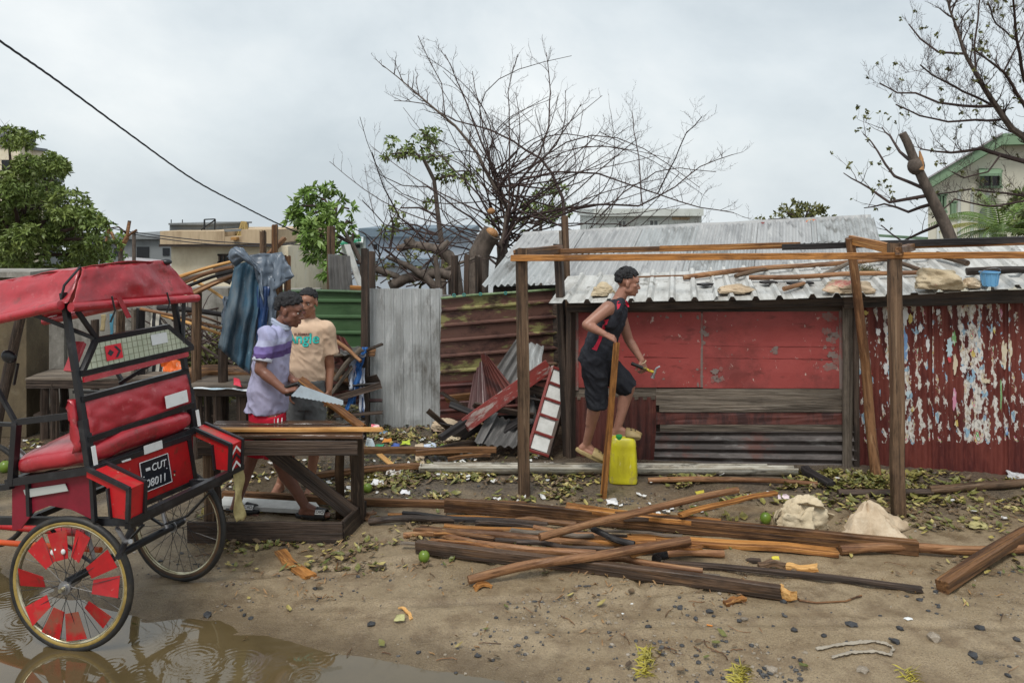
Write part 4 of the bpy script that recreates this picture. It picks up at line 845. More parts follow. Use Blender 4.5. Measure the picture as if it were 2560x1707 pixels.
mat('black_metal', (.016, .017, .020), [((.045, .047, .052), 7, (1, 1, 1), .52, .68, .8), ((.09, .05, .03), 18, (1, 1, 1), .66, .70, .6)], rough=.32, spec=.5, rand=False)
mat('rubber', (.018, .018, .018), [((.05, .042, .03), 9, (1, 1, 1), .5, .66, .8)], rough=.55, bump=.2, bscale=80, rand=False)
mat('sidewall', (.34, .24, .065), [((.16, .105, .03), 7, (1, 1, 1), .45, .62, .8), ((.48, .38, .15), 9, (1, 1, 1), .58, .7, .6)], rough=.5, rand=False)
mat('sidewall_brown', (.11, .062, .03), [((.05, .03, .02), 7, (1, 1, 1), .45, .62, .8)], rough=.5, rand=False)
mat('rim_metal', (.62, .58, .42), [((.25, .2, .1), 8, (1, 1, 1), .45, .62, .8)], rough=.25, metal=.8, rand=False)
mat('steel', (.35, .35, .36), [((.12, .09, .07), 12, (1, 1, 1), .5, .65, .8)], rough=.35, metal=.7, rand=False)
mat('reflector_white', (.70, .72, .72), [((.52, .53, .52), 9, (1, 1, 1), .5, .66, .6)], rough=.35, rand=False)
mat('plate_black', (.012, .016, .024), rough=.3, rand=False)
mat('plate_white', (.72, .74, .76), rough=.5, rand=False)
rk = empty('cycle_rickshaw', RB(0, .4, 0), 'red and black passenger cycle rickshaw with canopy, seen from behind', 'cycle rickshaw')
BK = MATS['black_metal']
def bars(name, segs, w=.026, h=None, m=None, par=rk):
    for p0, p1 in segs: MB().bar(p0, p1, w, h or w).build(name, m or BK, par)
def text_mesh(s, size, ext=.0008):
    cu = bpy.data.curves.new('lettering', 'FONT'); cu.body = s; cu.size = size; cu.extrude = ext; cu.align_x = 'CENTER'; cu.align_y = 'CENTER'; cu.resolution_u = 3
    o = bpy.data.objects.new('lettering', cu); COL.objects.link(o); dg = bpy.context.evaluated_depsgraph_get(); me = bpy.data.meshes.new_from_object(o.evaluated_get(dg))
    bpy.data.objects.remove(o); bpy.data.curves.remove(cu); return me
def lettering(s, size, c, x, up, m, parent, bold=0., name='lettering'):
    x = Vector(x).normalized(); n_ = x.cross(Vector(up)).normalized(); y = n_.cross(x); me = text_mesh(s, size, .001)
    if bold:
        pass
    me.materials.clear(); me.materials.append(MATS[m] if isinstance(m, str) else m)
    return obj(name, me, parent, Matrix(((x.x, y.x, n_.x, c[0]), (x.y, y.y, n_.y, c[1]), (x.z, y.z, n_.z, c[2]), (0, 0, 0, 1))))
# wheels
def wheel(cen, ax, R, side, plates, label=None):
    ax = Vector(ax).normalized(); M, _ = frame_from(cen, Vector(cen)+RW)
    w_ = MB().torus(cen, ax, R-.018, .018, 56, 10).build('wheel', MATS['rubber'], rk, True)
    if label: w_['label'] = label
    MB().torus(cen, ax, R-.034, .0165, 56, 8).build('sidewall', MATS[side], w_, True)
    MB().torus(cen, ax, R-.048, .009, 56, 8, flat=1.6).build('rim', MATS['rim_metal'], w_, True)
    MB().tube([Vector(cen)-ax*.06, Vector(cen)+ax*.06], .018, 12).build('hub', MATS['steel'], w_, 'auto')
    MB().tube([Vector(cen)-ax*.052, Vector(cen)-ax*.046], .034, 16).build('hub_flange', MATS['steel'], w_)
    MB().tube([Vector(cen)-ax*.085, Vector(cen)-ax*.06], .011, 8).build('axle_nut', MATS['rim_metal'], w_)
    u = ax.orthogonal().normalized(); v = ax.cross(u)
    nsp = 32
    for k in range(nsp):
        q = 2*math.pi*k/nsp; q2 = q+(.42 if (k//2) % 2 else -.42); s = -1 if k % 2 else 1
        MB().tube([Vector(cen)+(u*math.cos(q2)+v*math.sin(q2))*.032+ax*.045*s, Vector(cen)+(u*math.cos(q)+v*math.sin(q))*(R-.048)], .0016, 4, False).build('spoke', MATS['black_metal'], w_)
    if plates:
        for k in range(10):
            q = 2*math.pi*(k+.35)/10+.10*math.sin(k*4.7); d = u*math.cos(q)+v*math.sin(q); t = ax.cross(d); c0, c1 = Vector(cen)+d*(.138+.008*math.sin(k*3.1))-ax*.022, Vector(cen)+d*(.286+.008*math.sin(k*5.3))-ax*.012
            tw = .30*math.sin(k*2.3)
            MB().prism([c0-t*.032+ax*tw*.04, c0+t*.032-ax*tw*.04, c1+t*.052-ax*tw*.05, c1-t*.052+ax*tw*.05], -ax*.002).build('spoke_plate', MATS['red_paint'], w_)
        for q in (1.2, 1.55, 2.3, 2.9):
            c0 = Vector(cen)+(V(-.1, 0, 0)+V(-.05*q+.08, 0, .10+.012*q))*.9; 
    return w_
ang = math.radians(9); AXN = Matrix.Rotation(ang, 3, 'Z') @ RV
wheel(RB(0, 0, .325), AXN, .352, 'sidewall', True, 'near wheel with red plates between its spokes')
wheel(RB(0, .80, .345), RV, .350, 'sidewall_brown', False, 'far wheel with bare spokes')
for k, (a, z) in enumerate(((.13, .575), (.10, .60), (.03, .595), (.17, .50))):
    MB().ball(RB(a*.7, -.03, .345+(z-.345)*.62), (.012, .006, .014), 10, 7).build('reflector', MATS['reflector_white'], rk)
# axle, springs, chassis
MB().tube([RB(0, -.02, .345), RB(0, .84, .345)], .022, 12).build('axle', MATS['black_metal'], rk, 'auto')
for b in (.13, .67):
    MB().tube([RB(.05, b, .62), RB(-.03, b, .37)], .012, 8).build('spring_link', MATS['steel'], rk)
    pts = [RB(-.34, b, .62), RB(-.18, b, .46), RB(0, b, .385), RB(.18, b, .46), RB(.36, b, .60)]
    MB().tube(pts, .014, 6, True, .5).build('leaf_spring', BK, rk, 'auto')
bars('chassis_rail', [(RB(-.37, .08, .66), RB(.95, .08, .52)), (RB(-.37, .72, .66), RB(.95, .72, .52))], .03, .04)
bars('cross_member', [(RB(-.30, .06, .635), RB(-.30, .74, .635)), (RB(.40, .06, .575), RB(.40, .74, .575))], .03)
MB().tube([RB(.3, .4, .40), RB(1.2, .4, .36)], .022, 10).build('main_tube', MATS['red_paint'], rk, 'auto')
MB().tube([RB(.10, .30, .37), RB(1.2, .30, .30)], .016, 10).build('drive_tube', mat('orange_paint', (.62, .085, .012), rough=.35), rk, 'auto')
# rear bumper
bars('bumper', [(RB(-.385, -.01, .70), RB(-.385, .905, .70))], .035, .03)
bars('bumper_skirt', [(RB(-.375, .0, .672), RB(-.375, .895, .672))], .012, .035)
bars('bumper_stay', [(RB(-.38, .12, .675), RB(-.20, .14, .64)), (RB(-.38, .78, .675), RB(-.20, .70, .64))], .022)
MB().tube([RB(-.20, .1, .60), RB(-.30, .05, .56), RB(-.36, .02, .58)], .012, 8).build('hook', MATS['steel'], rk, 'auto')
MB().tube([RB(-.36, -.06, .535), RB(-.18, .2, .52), RB(-.05, .38, .50)], .017, 8).build('lower_bar', BK, rk, 'auto')
# cloth tied to the far end of the bumper
_tp = tarp; tarp = rk
def rag(u, v):
    return RB(-.39-.012*v+.008*math.sin(v*9+u*3), .815+.085*u+.012*math.sin(v*7)+.01*v*v, .69-.30*v+.006*math.sin(u*8))
MB().sheet(rag, 8, 14, .004).build('hanging_cloth', mat('rag_yellow', (.42, .36, .17), [((.24, .19, .08), 7, (1, 1, 1), .45, .62, .8)], rough=.8, bump=.3, bscale=60), rk, True, fix=False)
tarp = _tp
# rear panel and number plate
def quad_a(name, pts, a, th, m, par=rk, lift=0.):
    q = [RPa(x, y, a, lift) for x, y in pts]; return MB().prism(q, -RW*th).build(name, MATS[m] if isinstance(m, str) else m, par)
AP = -.150
rear_panel = quad_a('rear_panel', [(262, 1168), (466, 1100), (483, 1199), (285, 1285)], AP, .012, 'red_paint')
bars('rear_rail', [(RPa(232, 1172, -.155), RPa(474, 1090, -.155)), (RPa(285, 1290, -.155), RPa(486, 1203, -.155)), (RPa(468, 1092, -.155), RPa(487, 1206, -.155))], .028)
quad_a('reflector_strip', [(359, 1115), (404, 1100), (406, 1120), (361, 1136)], -.170, .003, 'reflector_white')
quad_a('reflector_strip', [(304, 1152), (326, 1145), (327, 1149), (305, 1156)], -.170, .003, 'reflector_white')
pl = quad_a('number_plate', [(349, 1158), (419, 1133), (430, 1203), (359, 1232)], -.166, .004, 'plate_black', lift=0)
pc = [(349, 1158), (419, 1133), (430, 1203), (359, 1232)]
for i in range(4):
    p0, p1 = RPa(*pc[i], -.1705), RPa(*pc[(i+1) % 4], -.1705); MB().bar(p0, p1, .003, .004, RW).build('plate_border', MATS['plate_white'], pl)
xv = RPa(419, 1133, -.1705)-RPa(349, 1158, -.1705); uv = RPa(349, 1158, -.1705)-RPa(359, 1232, -.1705)
lettering('CUT', .058, RPa(398, 1163, -.172), xv, uv, 'plate_white', pl)
lettering('08011', .064, RPa(392, 1201, -.172), xv, uv, 'plate_white', pl)
quad_a('dash_mark', [(364, 1171), (375, 1167), (376, 1174), (365, 1178)], -.1705, .001, 'plate_white', pl)
for q in ((360, 1192), (417, 1170)): MB().ball(RPa(*q, -.172), .003, 6, 4).build('plate_bolt', MATS['plate_white'], pl)
for q, c in (((436, 1178), 'plate_black'), ((436, 1187), 'rim_metal')): MB().ball(RPa(*q, -.163), (.007, .007, .007), 8, 5).build('rear_bolt', MATS[c], rk)
# fenders: sloping boxes over the wheels with black edging
def fender(b0, b1, decal=False):
    pr = [(-.135, .945), (-.405, .868), (-.395, .712), (-.285, .715), (-.262, .862), (-.135, .90)]
    f_ = MB().prism([RB(a, b0, z) for a, z in pr], RV*(b1-b0)).build('fender', MATS['red_paint'], rk)
    for b in (b0-.006, b1+.006):
        for (p, q) in ((0, 1), (1, 2)):
            MB().bar(RB(pr[p][0], b, pr[p][1]+.004), RB(pr[q][0]-.004, b, pr[q][1]), .018, .02).build('fender_edge', BK, f_)
    MB().bar(RB(-.275, b0-.004, .86), RB(-.295, b0-.004, .71), .022, .012).build('fender_strut', BK, f_)
    if decal:
        c0 = RB(-.402, b0, 0); e = RV*(b1-b0)
        for k in range(3):
            z = .845-.045*k; MB().prism([c0+e*.1+V(0, 0, z-.03), c0+e*.5+V(0, 0, z+.008), c0+e*.9+V(0, 0, z-.03), c0+e*.9+V(0, 0, z-.045), c0+e*.5+V(0, 0, z-.008), c0+e*.1+V(0, 0, z-.045)], -RW*.003).build('arrow_decal', MATS['reflector_white' if k != 1 else 'plate_black'], f_)
    return f_
fender(-.035, .065); fender(.775, .875, True)
# side skirt with arch
def arch_panel(b):
    top = [(.40, .815), (-.13, .925)]
    bot = [(-.13, .66), (.02, .70), (.16, .705), (.27, .66), (.36, .56), (.42, .545)]
    return MB().prism([RB(a, b, z) for a, z in ([(.42, .81)]+[(-.13, .925)]+bot)], RV*.01).build('side_skirt', mat('red_skirt', (.22, .012, .028), [((.15, .010, .02), 4, (1, 1, 1), .45, .62, .8)], rough=.45, rand=False), rk)
for b in (.02, .77):
    arch_panel(b)
MB().prism([RB(.33, .008, .775), RB(.05, .008, .835), RB(.03, .008, .80), RB(.31, .008, .735)], RV*.004).build('side_reflector', mat('reflector_dull', (.42, .44, .42), rough=.5), rk)
bars('side_post', [(RB(.30, .012, .83), RB(.29, .012, .64)), (RB(-.12, .012, .93), RB(-.14, .012, .66))], .022)
# seat frame, armrest, seat
for b in (.0, .80):
    bars('seat_rail', [(RB(.43, b, .805), RB(-.14, b, .93))], .032, .04)
    bars('arm_rest', [(RB(.36, b, 1.135), RB(-.05, b, 1.205))], .026, .032)
    bars('front_post', [(RB(.395, b, .80), RB(.365, b, 1.135))], .036)
    bars('arm_brace', [(RB(.37, b, 1.13), RB(.50, b, 1.30)), (RB(.37, b, 1.12), RB(.80, b, 1.10))], .02)
bars('seat_cross_rail', [(RB(.43, 0, .80), RB(.43, .8, .80)), (RB(-.14, 0, .935), RB(-.14, .8, .935))], .032, .04)
bars('body_rail', [(RB(.80, 0, .72), RB(.40, 0, .79)), (RB(.80, .8, .72), RB(.40, .8, .79))], .03)
def cushion(name, a0, a1, b0, b1, zf, th, m, seed=0, crown=.03):
    """soft cushion; zf(a) is the height of its underside"""
    pts = {}
    nu, nv = 26, 18; b_ = MB(); nu, nv = 54, 26
    def sup(t, e=.34): return math.copysign(abs(t)**e, t)
    vs = []; fs = []
    for j in range(nv+1):
        th_ = math.pi*(j/nv-.5)
        for i in range(nu):
            ph = 2*math.pi*i/nu
            x, y, z = sup(math.cos(th_), .55)*sup(math.cos(ph)), sup(math.cos(th_), .55)*sup(math.sin(ph)), sup(math.sin(th_), .6)
            a = (a0+a1)/2+x*(a1-a0)/2; b = (b0+b1)/2+y*(b1-b0)/2; zz = zf(a)+th*(.5+.5*z)+crown*(1-x*x)*(1-y*y)*max(0, z)
            w_ = .012*nz(a*9, b*7, seed)+.016*(.22-abs(nz(a*13+b*5, b*11, seed+3)))
            vs.append(RB(a, b, zz+w_))
    for j in range(nv):
        for i in range(nu):
            k = (i+1) % nu; fs.append((j*nu+i, j*nu+k, (j+1)*nu+k, (j+1)*nu+i))
    return b_.add(vs, fs).build(name, MATS[m], rk, True)
zs = lambda a: .93-.22*(a+.14)+.012
cushion('seat', -.158, .41, -.022, .81, zs, .135, 'red_vinyl', 1, .045)
crumple('rope_coil', [RB(-.02, .25, 1.075), RB(-.02, .42, 1.075), RB(.06, .25, 1.065), RB(.06, .42, 1.065)], 12, 6, .012, mat('rope', (.16, .12, .075), rough=.9), parent=rk, seed=3)
# posts that carry the canopy
pa = lambda z: -.125+.2*(z-.95)
for b in (0., .80):
    bars('canopy_post', [(RB(pa(.93), b, .93), RB(pa(1.18), b, 1.18))], .046, .034); bars('canopy_post', [(RB(pa(1.17), b, 1.17), RB(pa(1.83), b, 1.83))], .029, .029)
    MB().prism([RB(pa(.96)-.035, b-.012, .955), RB(pa(.96)-.035, b+.014, .955), RB(pa(1.05)-.035, b+.014, 1.05), RB(pa(1.05)-.035, b-.012, 1.05)], -RW*.003).build('post_reflector', MATS['reflector_white'], rk)
# back rest
def back_quad(name, b0, b1, z0, z1, th, m, off=0., nu=40, nv=12, puff=.0, bs=None, smooth=True):
    def fn(u, v):
        b = b0+(b1-b0)*u; z = z0+(z1-z0)*v
        return RB(pa(z)+off-puff*(1-(2*v-1)**2)*(.8+.5*nz(u*5, v*2, z0))-.008*nz(u*8, v*5, 2)-.016*(.2-abs(nz(u*6+v*2.5, v*2, 4))), b, z)
    return MB().sheet(fn, nu, nv, th).build(name, MATS[m], rk, smooth, fix=False)
back_quad('back_rest', .015, .785, 1.085, 1.275, .03, 'red_vinyl', .0, puff=.010)
back_quad('back_rest_side', -.03, .0, 1.02, 1.28, .05, 'red_vinyl', .045, 4, 8)
bars('back_rail', [(RB(pa(1.285)-.012, -.005, 1.285), RB(pa(1.285)-.012, .80, 1.285)), (RB(pa(1.08)-.012, -.005, 1.08), RB(pa(1.08)-.012, .80, 1.08))], .027, .030)
MB().prism([RB(pa(1.115)-.038, .55, 1.115), RB(pa(1.115)-.038, .735, 1.115), RB(pa(1.185)-.040, .735, 1.185), RB(pa(1.185)-.040, .55, 1.185)], -RW*.003).build('back_reflector', MATS['reflector_white'], rk)
# tiled head panel with chevron
hp = [(.045, 1.425), (.155, 1.555), (.68, 1.555), (.845, 1.425)]
def HP(b, z, off=0.): return RB(pa(z)-.015-off, b, z)
head = MB().prism([HP(b, z) for b, z in hp], -RW*.008).build('head_panel', mat('pale_tile', (.50, .53, .40), [((.36, .40, .29), 7, (1, 1, 1), .45, .62, .8), ((.6, .62, .52), 11, (1, 1, 1), .55, .68, .6)], rough=.35, rand=False), rk)
mg = mat('tile_joint', (.22, .22, .15), rough=.7)
def b_lim(z): t = (z-1.425)/.13; return .045+.11*t, .845-.165*t
for k in range(1, 4):
    z = 1.425+.13*k/4; l, r = b_lim(z); MB().bar(HP(l, z, .009), HP(r, z, .009), .002, .002).build('tile_joint_bar', mg, head)
for k in range(1, 21):
    b = .045+.80*k/21; zt = min(1.555, 1.425+(b-.045)/.11*.13 if b < .155 else (1.425+(.845-b)/.165*.13 if b > .68 else 1.555))
    if zt > 1.44: MB().bar(HP(b, 1.425, .009), HP(b, zt, .009), .002, .002).build('tile_joint_bar', mg, head)
bars('head_frame', [(HP(hp[0][0]-.02, 1.42), HP(hp[1][0]-.01, 1.565)), (HP(hp[1][0]-.015, 1.565), HP(hp[2][0]+.015, 1.565)), (HP(hp[2][0]+.01, 1.565), HP(hp[3][0]+.02, 1.42)), (HP(hp[3][0]+.03, 1.412), HP(hp[0][0]-.03, 1.412))], .026, .028)
MB().prism([HP(.02, 1.395, .0), HP(.82, 1.395, 0), HP(.82, 1.368, 0), HP(.02, 1.368, 0)], -RW*.012).build('head_trim', MATS['red_vinyl'], rk)
MB().prism([HP(.0, 1.42, -.02), HP(.10, 1.55, -.02), HP(.085, 1.565, -.02), HP(-.015, 1.43, -.02)], RW*.06).build('head_side', MATS['red_vinyl'], rk)
cb = MB().prism([HP(.185, 1.448, .013), HP(.30, 1.448, .013), HP(.30, 1.528, .013), HP(.185, 1.528, .013)], -RW*.002).build('chevron_badge', mat('badge_red', (.66, .012, .03), rough=.35), head)
for k, b in enumerate((.195, .245)):
    h = .030 if k else .018; w = .028 if k else .0
    cc = [HP(b, 1.488+h, .016), HP(b+.018, 1.488+h, .016), HP(b+.045, 1.488, .016), HP(b+.018, 1.488-h, .016), HP(b, 1.488-h, .016), HP(b+w, 1.488, .016)] if k else [HP(b, 1.488, .016), HP(b+.02, 1.488+h, .016), HP(b+.045, 1.488, .016), HP(b+.02, 1.488-h, .016)]
    MB().prism(cc, -RW*.001).build('chevron', MATS['plate_black'], head)
cc = [HP(.215, 1.53-.008, .016), HP(.232, 1.522, .016), HP(.262, 1.488, .016), HP(.232, 1.455, .016), HP(.215, 1.455, .016), HP(.245, 1.488, .016)]
MB().prism([HP(.53, 1.478, .013), HP(.66, 1.478, .013), HP(.66, 1.538, .013), HP(.53, 1.538, .013)], -RW*.002).build('head_reflector', MATS['reflector_white'], head)
# canopy
rz = lambda a: 1.785-.21*max(a, 0); gz = lambda a: 1.957-.155*max(a, 0)
def can(name, f_, nu, nv, m='red_vinyl'): return MB().sheet(f_, nu, nv, .004).build(name, MATS[m], rk, True, fix=False)
def cw_(u, v, s): return .012*nz(u*7, v*3, s)+.007*nz(u*16+v*4, v*6, s+4)
AF = 1.15
def side(b0, b1, s):
    def fn(u, v):
        a = .0+AF*u+(.02-.05*(1-v)) ; b = b0+(b1-b0)*v; z = rz(a)*(1-v)+gz(a)*v-.025*math.sin(math.pi*v)*(1 if s else 1)
        return RB(a, b+cw_(u, v, s), z+cw_(u+3, v, s)*1.2-.012*abs(math.sin(u*9+v*2))*v*(1-v)*3)
    return fn
can('canopy_side', side(-.055, .075, 1), 40, 12); can('canopy_side', side(.885, .70, 6), 30, 8)
can('canopy_top', lambda u, v: RB(.0+AF*u, .075+.625*v, gz(AF*u)+.012*math.sin(math.pi*v)+cw_(u, v, 9)), 30, 10)
def rearf(u, v):
    b = (-.05+.94*u)*(1-v)+(.075+.625*u)*v; a = -.055*(1-v)+.0*v; z = (1.775-.035*u)*(1-v)+1.957*v
    return RB(a+.02*math.sin(math.pi*v)*math.sin(u*9)*.5+cw_(u, v, 12)-.004*math.sin(math.pi*v)+.02*(.2-abs(nz(u*5+v*2, v*2, 3))), b, z+.006*nz(u*5, 2))
can('canopy_rear', rearf, 30, 10)
MB().ball(RB(.0, .70, 1.95), (.036, .03, .02), 12, 8).build('corner_patch', BK, rk, True)
MB().tube([RB(-.065, -.065, 1.765), RB(-.07, .4, 1.742), RB(-.065, .90, 1.715)], .024, 10).build('rear_rail_pad', MATS['red_vinyl'], rk, 'auto')
MB().tube([RB(-.01, -.075, 1.775), RB(.5, -.075, 1.665), RB(AF, -.075, 1.53)], .025, 10).build('side_rail_pad', MATS['red_vinyl'], rk, 'auto')
MB().tube([RB(-.01, .90, 1.765), RB(.5, .90, 1.655), RB(AF, .90, 1.52)], .025, 10).build('side_rail_pad', MATS['red_vinyl'], rk, 'auto')
MB().tube([RB(.045, -.02, 1.80), RB(.03, -.015, 1.87), RB(.0, .06, 1.962)], .007, 8).build('canopy_hoop', BK, rk, 'auto')
bars('canopy_brace', [(RB(.20, -.04, 1.715), HP(.14, 1.575)), (RB(-.02, .02, 1.735), HP(.15, 1.575)), (HP(.70, 1.42), RB(.16, .5, 1.25)), (RB(-.03, .82, 1.70), HP(.80, 1.45))], .02)
for k, q in enumerate(((.3, 1.77), (.48, 1.76))):
    MB().tube([RB(-.10, .17+k*.42, 1.80-k*.02), RB(-.103, .19+k*.42, 1.72), RB(-.09, .17+k*.43, 1.66)], .005, 6).build('tie_cord', BK, rk)
MB().sheet(lambda u, v: RB(-.10-.006*v, .20+.035*u+.07*v, 1.79-.12*v), 3, 6, .003).build('tie_strap', MATS['red_vinyl'], rk, fix=False)
# mirror on a stalk at the front and handlebar end
MB().tube([RB(.52, .12, 1.30), RB(.47, .10, 1.42)], .008, 6).build('mirror_stalk', BK, rk)
MB().ball(RPb(22, 892, .1), (.045, .02, .035), 14, 8, Matrix.Rotation(.5, 3, 'Y')).build('mirror', BK, rk, True)
# part of the front wheel and mudguard beyond the seat
MB().torus(RB(1.02, .4, .55), RV, .30, .016, 40, 8).build('front_wheel', MATS['rubber'], rk, True)
MB().tube([RB(.86, .4, .86), RB(.76, .4, .80), RB(.69, .4, .70), RB(.675, .4, .60)], .02, 8).build('front_mudguard', MATS['steel'], rk, 'auto')
# ================================================================ WORKBENCH
wbn = empty('workbench', P(720, 1350, 5.6), 'dark wet timber workbench with a boxed base and diagonal brace', 'workbench')
ZT = .715
mat('wood_wet', (.10, .052, .030), [((.035, .022, .016), 5, (.14, 4, 4), .45, .58, .9), ((.20, .11, .06), 9, (.1, 5, 5), .55, .63, .7)], rough=.16, bump=.3, bscale=20, bstretch=(.15, 4, 4), spec=.7, randv=.2)
xl, xr = P(498, 1085, 5.62).x, P(905, 1085, 5.62).x
for i, (y, m, z) in enumerate(((5.64, 'wood_wet', 0), (5.735, 'wood_wet', .004), (5.83, 'wood_wet', .0), (5.925, 'wood_wet', .006))):
    beam('top_plank', (xl+.03*nz(i, 2), y, ZT+z), (xr-.015*i+.03*nz(i, 5), y, ZT+z), .092, .024, m, wbn, jit=.003)
beam('apron', (xl, 5.60, ZT-.075), (xr-.03, 5.60, ZT-.075), .028, .10, 'wood_dark', wbn)
beam('apron', (xl, 5.95, ZT-.07), (xr-.03, 5.95, ZT-.07), .028, .09, 'wood_dark', wbn)
beam('leg', GL(849, 1300, -.02)+V(0, 0, 0), V(P(850, 1120, 5.66).x, 5.66, ZT-.02), .062, .055, 'wood_post', wbn, jit=.012)
beam('leg', V(P(893, 1275, 5.93).x, 5.93, -.02), V(P(893, 1100, 5.75).x, 5.72, ZT-.02), .085, .07, 'wood_dark', wbn, jit=.012, taper=1.15)
beam('leg', V(P(522, 1290, 5.66).x, 5.66, -.02), V(P(520, 1110, 5.66).x, 5.66, ZT-.02), .065, .055, 'wood_post', wbn, jit=.012)
beam('leg', V(P(540, 1260, 5.95).x, 5.95, -.02), V(P(540, 1110, 5.95).x, 5.95, ZT-.02), .06, .055, 'wood_dark', wbn, jit=.012)
beam('brace', P(640, 1095, 5.78), P(884, 1285, 5.80), .03, .105, 'wood_dark', wbn)
beam('base_board', V(P(470, 1330, 5.58).x, 5.575, .07), V(P(856, 1330, 5.58).x, 5.575, .07), .028, .15, 'wood_dark', wbn)
beam('base_board', V(P(856, 1330, 5.58).x, 5.58, .07), V(P(911, 1290, 5.98).x, 5.99, .07), .028, .15, 'wood_dark', wbn)
beam('yellow_lath', V(P(503, 1070, 5.68).x, 5.67, ZT+.030), V(P(955, 1078, 5.68).x, 5.68, ZT+.030), .05, .022, 'wood_fresh', None, 'long yellow lath lying along the front of the workbench', 'lath', jit=.004)
beam('orange_board', P(752, 950, 5.95), P(908, 1070, 5.86), .055, .028, 'wood_orange', None, 'orange board held slanting down to the workbench under the saw', 'board', roll=.5)
crumple('red_wrapper', [P(925, 1075, 5.9), P(950, 1075, 5.9), P(928, 1060, 5.95), P(948, 1062, 5.95)], 6, 5, .01, mat('wrapper', (.62, .05, .10), [((.7, .66, .62), 14, (1, 1, 1), .5, .56, .9)], rough=.4), 'small red and white wrapper at the right end of the workbench', 'wrapper', seed=3)
# ================================================================ PEOPLE
def capsule(mb, p0, r0, p1, r1, n=12, flat=None):
    p0, p1 = Vector(p0), Vector(p1); t = (p1-p0); L = t.length; t = t.normalized(); pts, rs = [], []
    for k in range(1, 5): q = math.pi/2*k/5; pts.append(p0-t*r0*math.cos(q)); rs.append(r0*math.sin(q))
    m_ = 4
    for k in range(m_+1): pts.append(p0.lerp(p1, k/m_)); rs.append(r0+(r1-r0)*k/m_)
    for k in range(4, 0, -1): q = math.pi/2*k/5; pts.append(p1+t*r1*math.cos(q)); rs.append(r1*math.sin(q))
    mb.tube(pts, rs, n)
def limb(mb, pts, rs, n=14):
    for i in range(len(pts)-1): capsule(mb, pts[i], rs[i], pts[i+1], rs[i+1], n)
def ringloft(mb, rings, n=24):
    """rings: (centre, axis u, radius u, axis v, radius v)"""
    mb.loft([[Vector(c)+u*ru*math.cos(2*math.pi*k/n)+v*rv*math.sin(2*math.pi*k/n) for k in range(n)] for c, u, ru, v, rv in rings])
def remeshed(name, mb, m, parent, voxel=.006, smooth=4, wr=0., wsc=9., seed=0, M=None, flatten=None):
    me = mb.mesh(name); bm = bmesh.new(); bm.from_mesh(me); bmesh.ops.recalc_face_normals(bm, faces=bm.faces); bm.to_mesh(me); bm.free()
    o = bpy.data.objects.new('tmp', me); COL.objects.link(o)
    r = o.modifiers.new('r', 'REMESH'); r.mode = 'VOXEL'; r.voxel_size = voxel; r.use_smooth_shade = True
    if smooth: s_ = o.modifiers.new('s', 'SMOOTH'); s_.factor = .5; s_.iterations = smooth
    dg = bpy.context.evaluated_depsgraph_get(); nm = bpy.data.meshes.new_from_object(o.evaluated_get(dg)); bpy.data.objects.remove(o); bpy.data.meshes.remove(me)
    nm.name = name
    if wr:
        co = np.empty(len(nm.vertices)*3, np.float32); nm.vertices.foreach_get('co', co); co = co.reshape(-1, 3); no = np.empty_like(co).ravel(); nm.vertices.foreach_get('normal', no); no = no.reshape(-1, 3)
        for i in range(len(co)):
            p = co[i]; q_ = Vector((p[0]*wsc+seed+p[2]*wsc*.5, p[1]*wsc, p[2]*wsc*.7)); k = .7*mnoise.noise(q_)+1.1*(.22-abs(mnoise.noise(q_*1.5+Vector((7, 3, 1))))) + .6*(.2-abs(mnoise.noise(q_*3.1)))
            co[i] = p+no[i]*k*wr
        nm.vertices.foreach_set('co', co.ravel()); nm.update()
    nm.materials.clear(); nm.materials.append(MATS[m] if isinstance(m, str) else m)
    nm.polygons.foreach_set('use_smooth', [True]*len(nm.polygons))
    return obj(name, nm, parent, M)
def hand(mb, w, d, nrm, side, curl=(.5, .6, .4), spread=.10, size=1., thumb=None):
    """w wrist, d direction of the fingers, nrm out of the back of the hand, side: +1 thumb along +d x nrm"""
    d = Vector(d).normalized(); nrm = Vector(nrm); nrm = (nrm-d*nrm.dot(d)).normalized(); a = d.cross(nrm)*side; s = size
    w = Vector(w)
    for k in range(4):
        off = (-.030+.020*k)*s
        capsule(mb, w+a*off*.6+d*.012*s, .014*s, w+a*off+d*.082*s, .0125*s, 10)
    for k, (ln, off) in enumerate(((.062, .031), (.072, .011), (.068, -.010), (.052, -.030))):
        p = w+a*off*s+d*.084*s; ang = 0.; dirn = (d+a*spread*(off/.03)).normalized(); r = .0098*s
        for j, seg in enumerate((.45, .32, .26)):
            ang += curl[j]; ax = a*1.0; v = dirn*math.cos(ang)-nrm*math.sin(ang); q = p+v*ln*seg*s; capsule(mb, p, r, q, r*.92, 8); p = q; r *= .93
    p = w+a*.024*s+d*.022*s; td = (d*.55+a*.75-nrm*.35).normalized() if thumb is None else Vector(thumb).normalized()
    q = p+td*.042*s; capsule(mb, p, .0135*s, q, .0115*s, 8); td2 = (td+d*.5-nrm*.4).normalized(); capsule(mb, q, .0112*s, q+td2*.032*s, .009*s, 8)
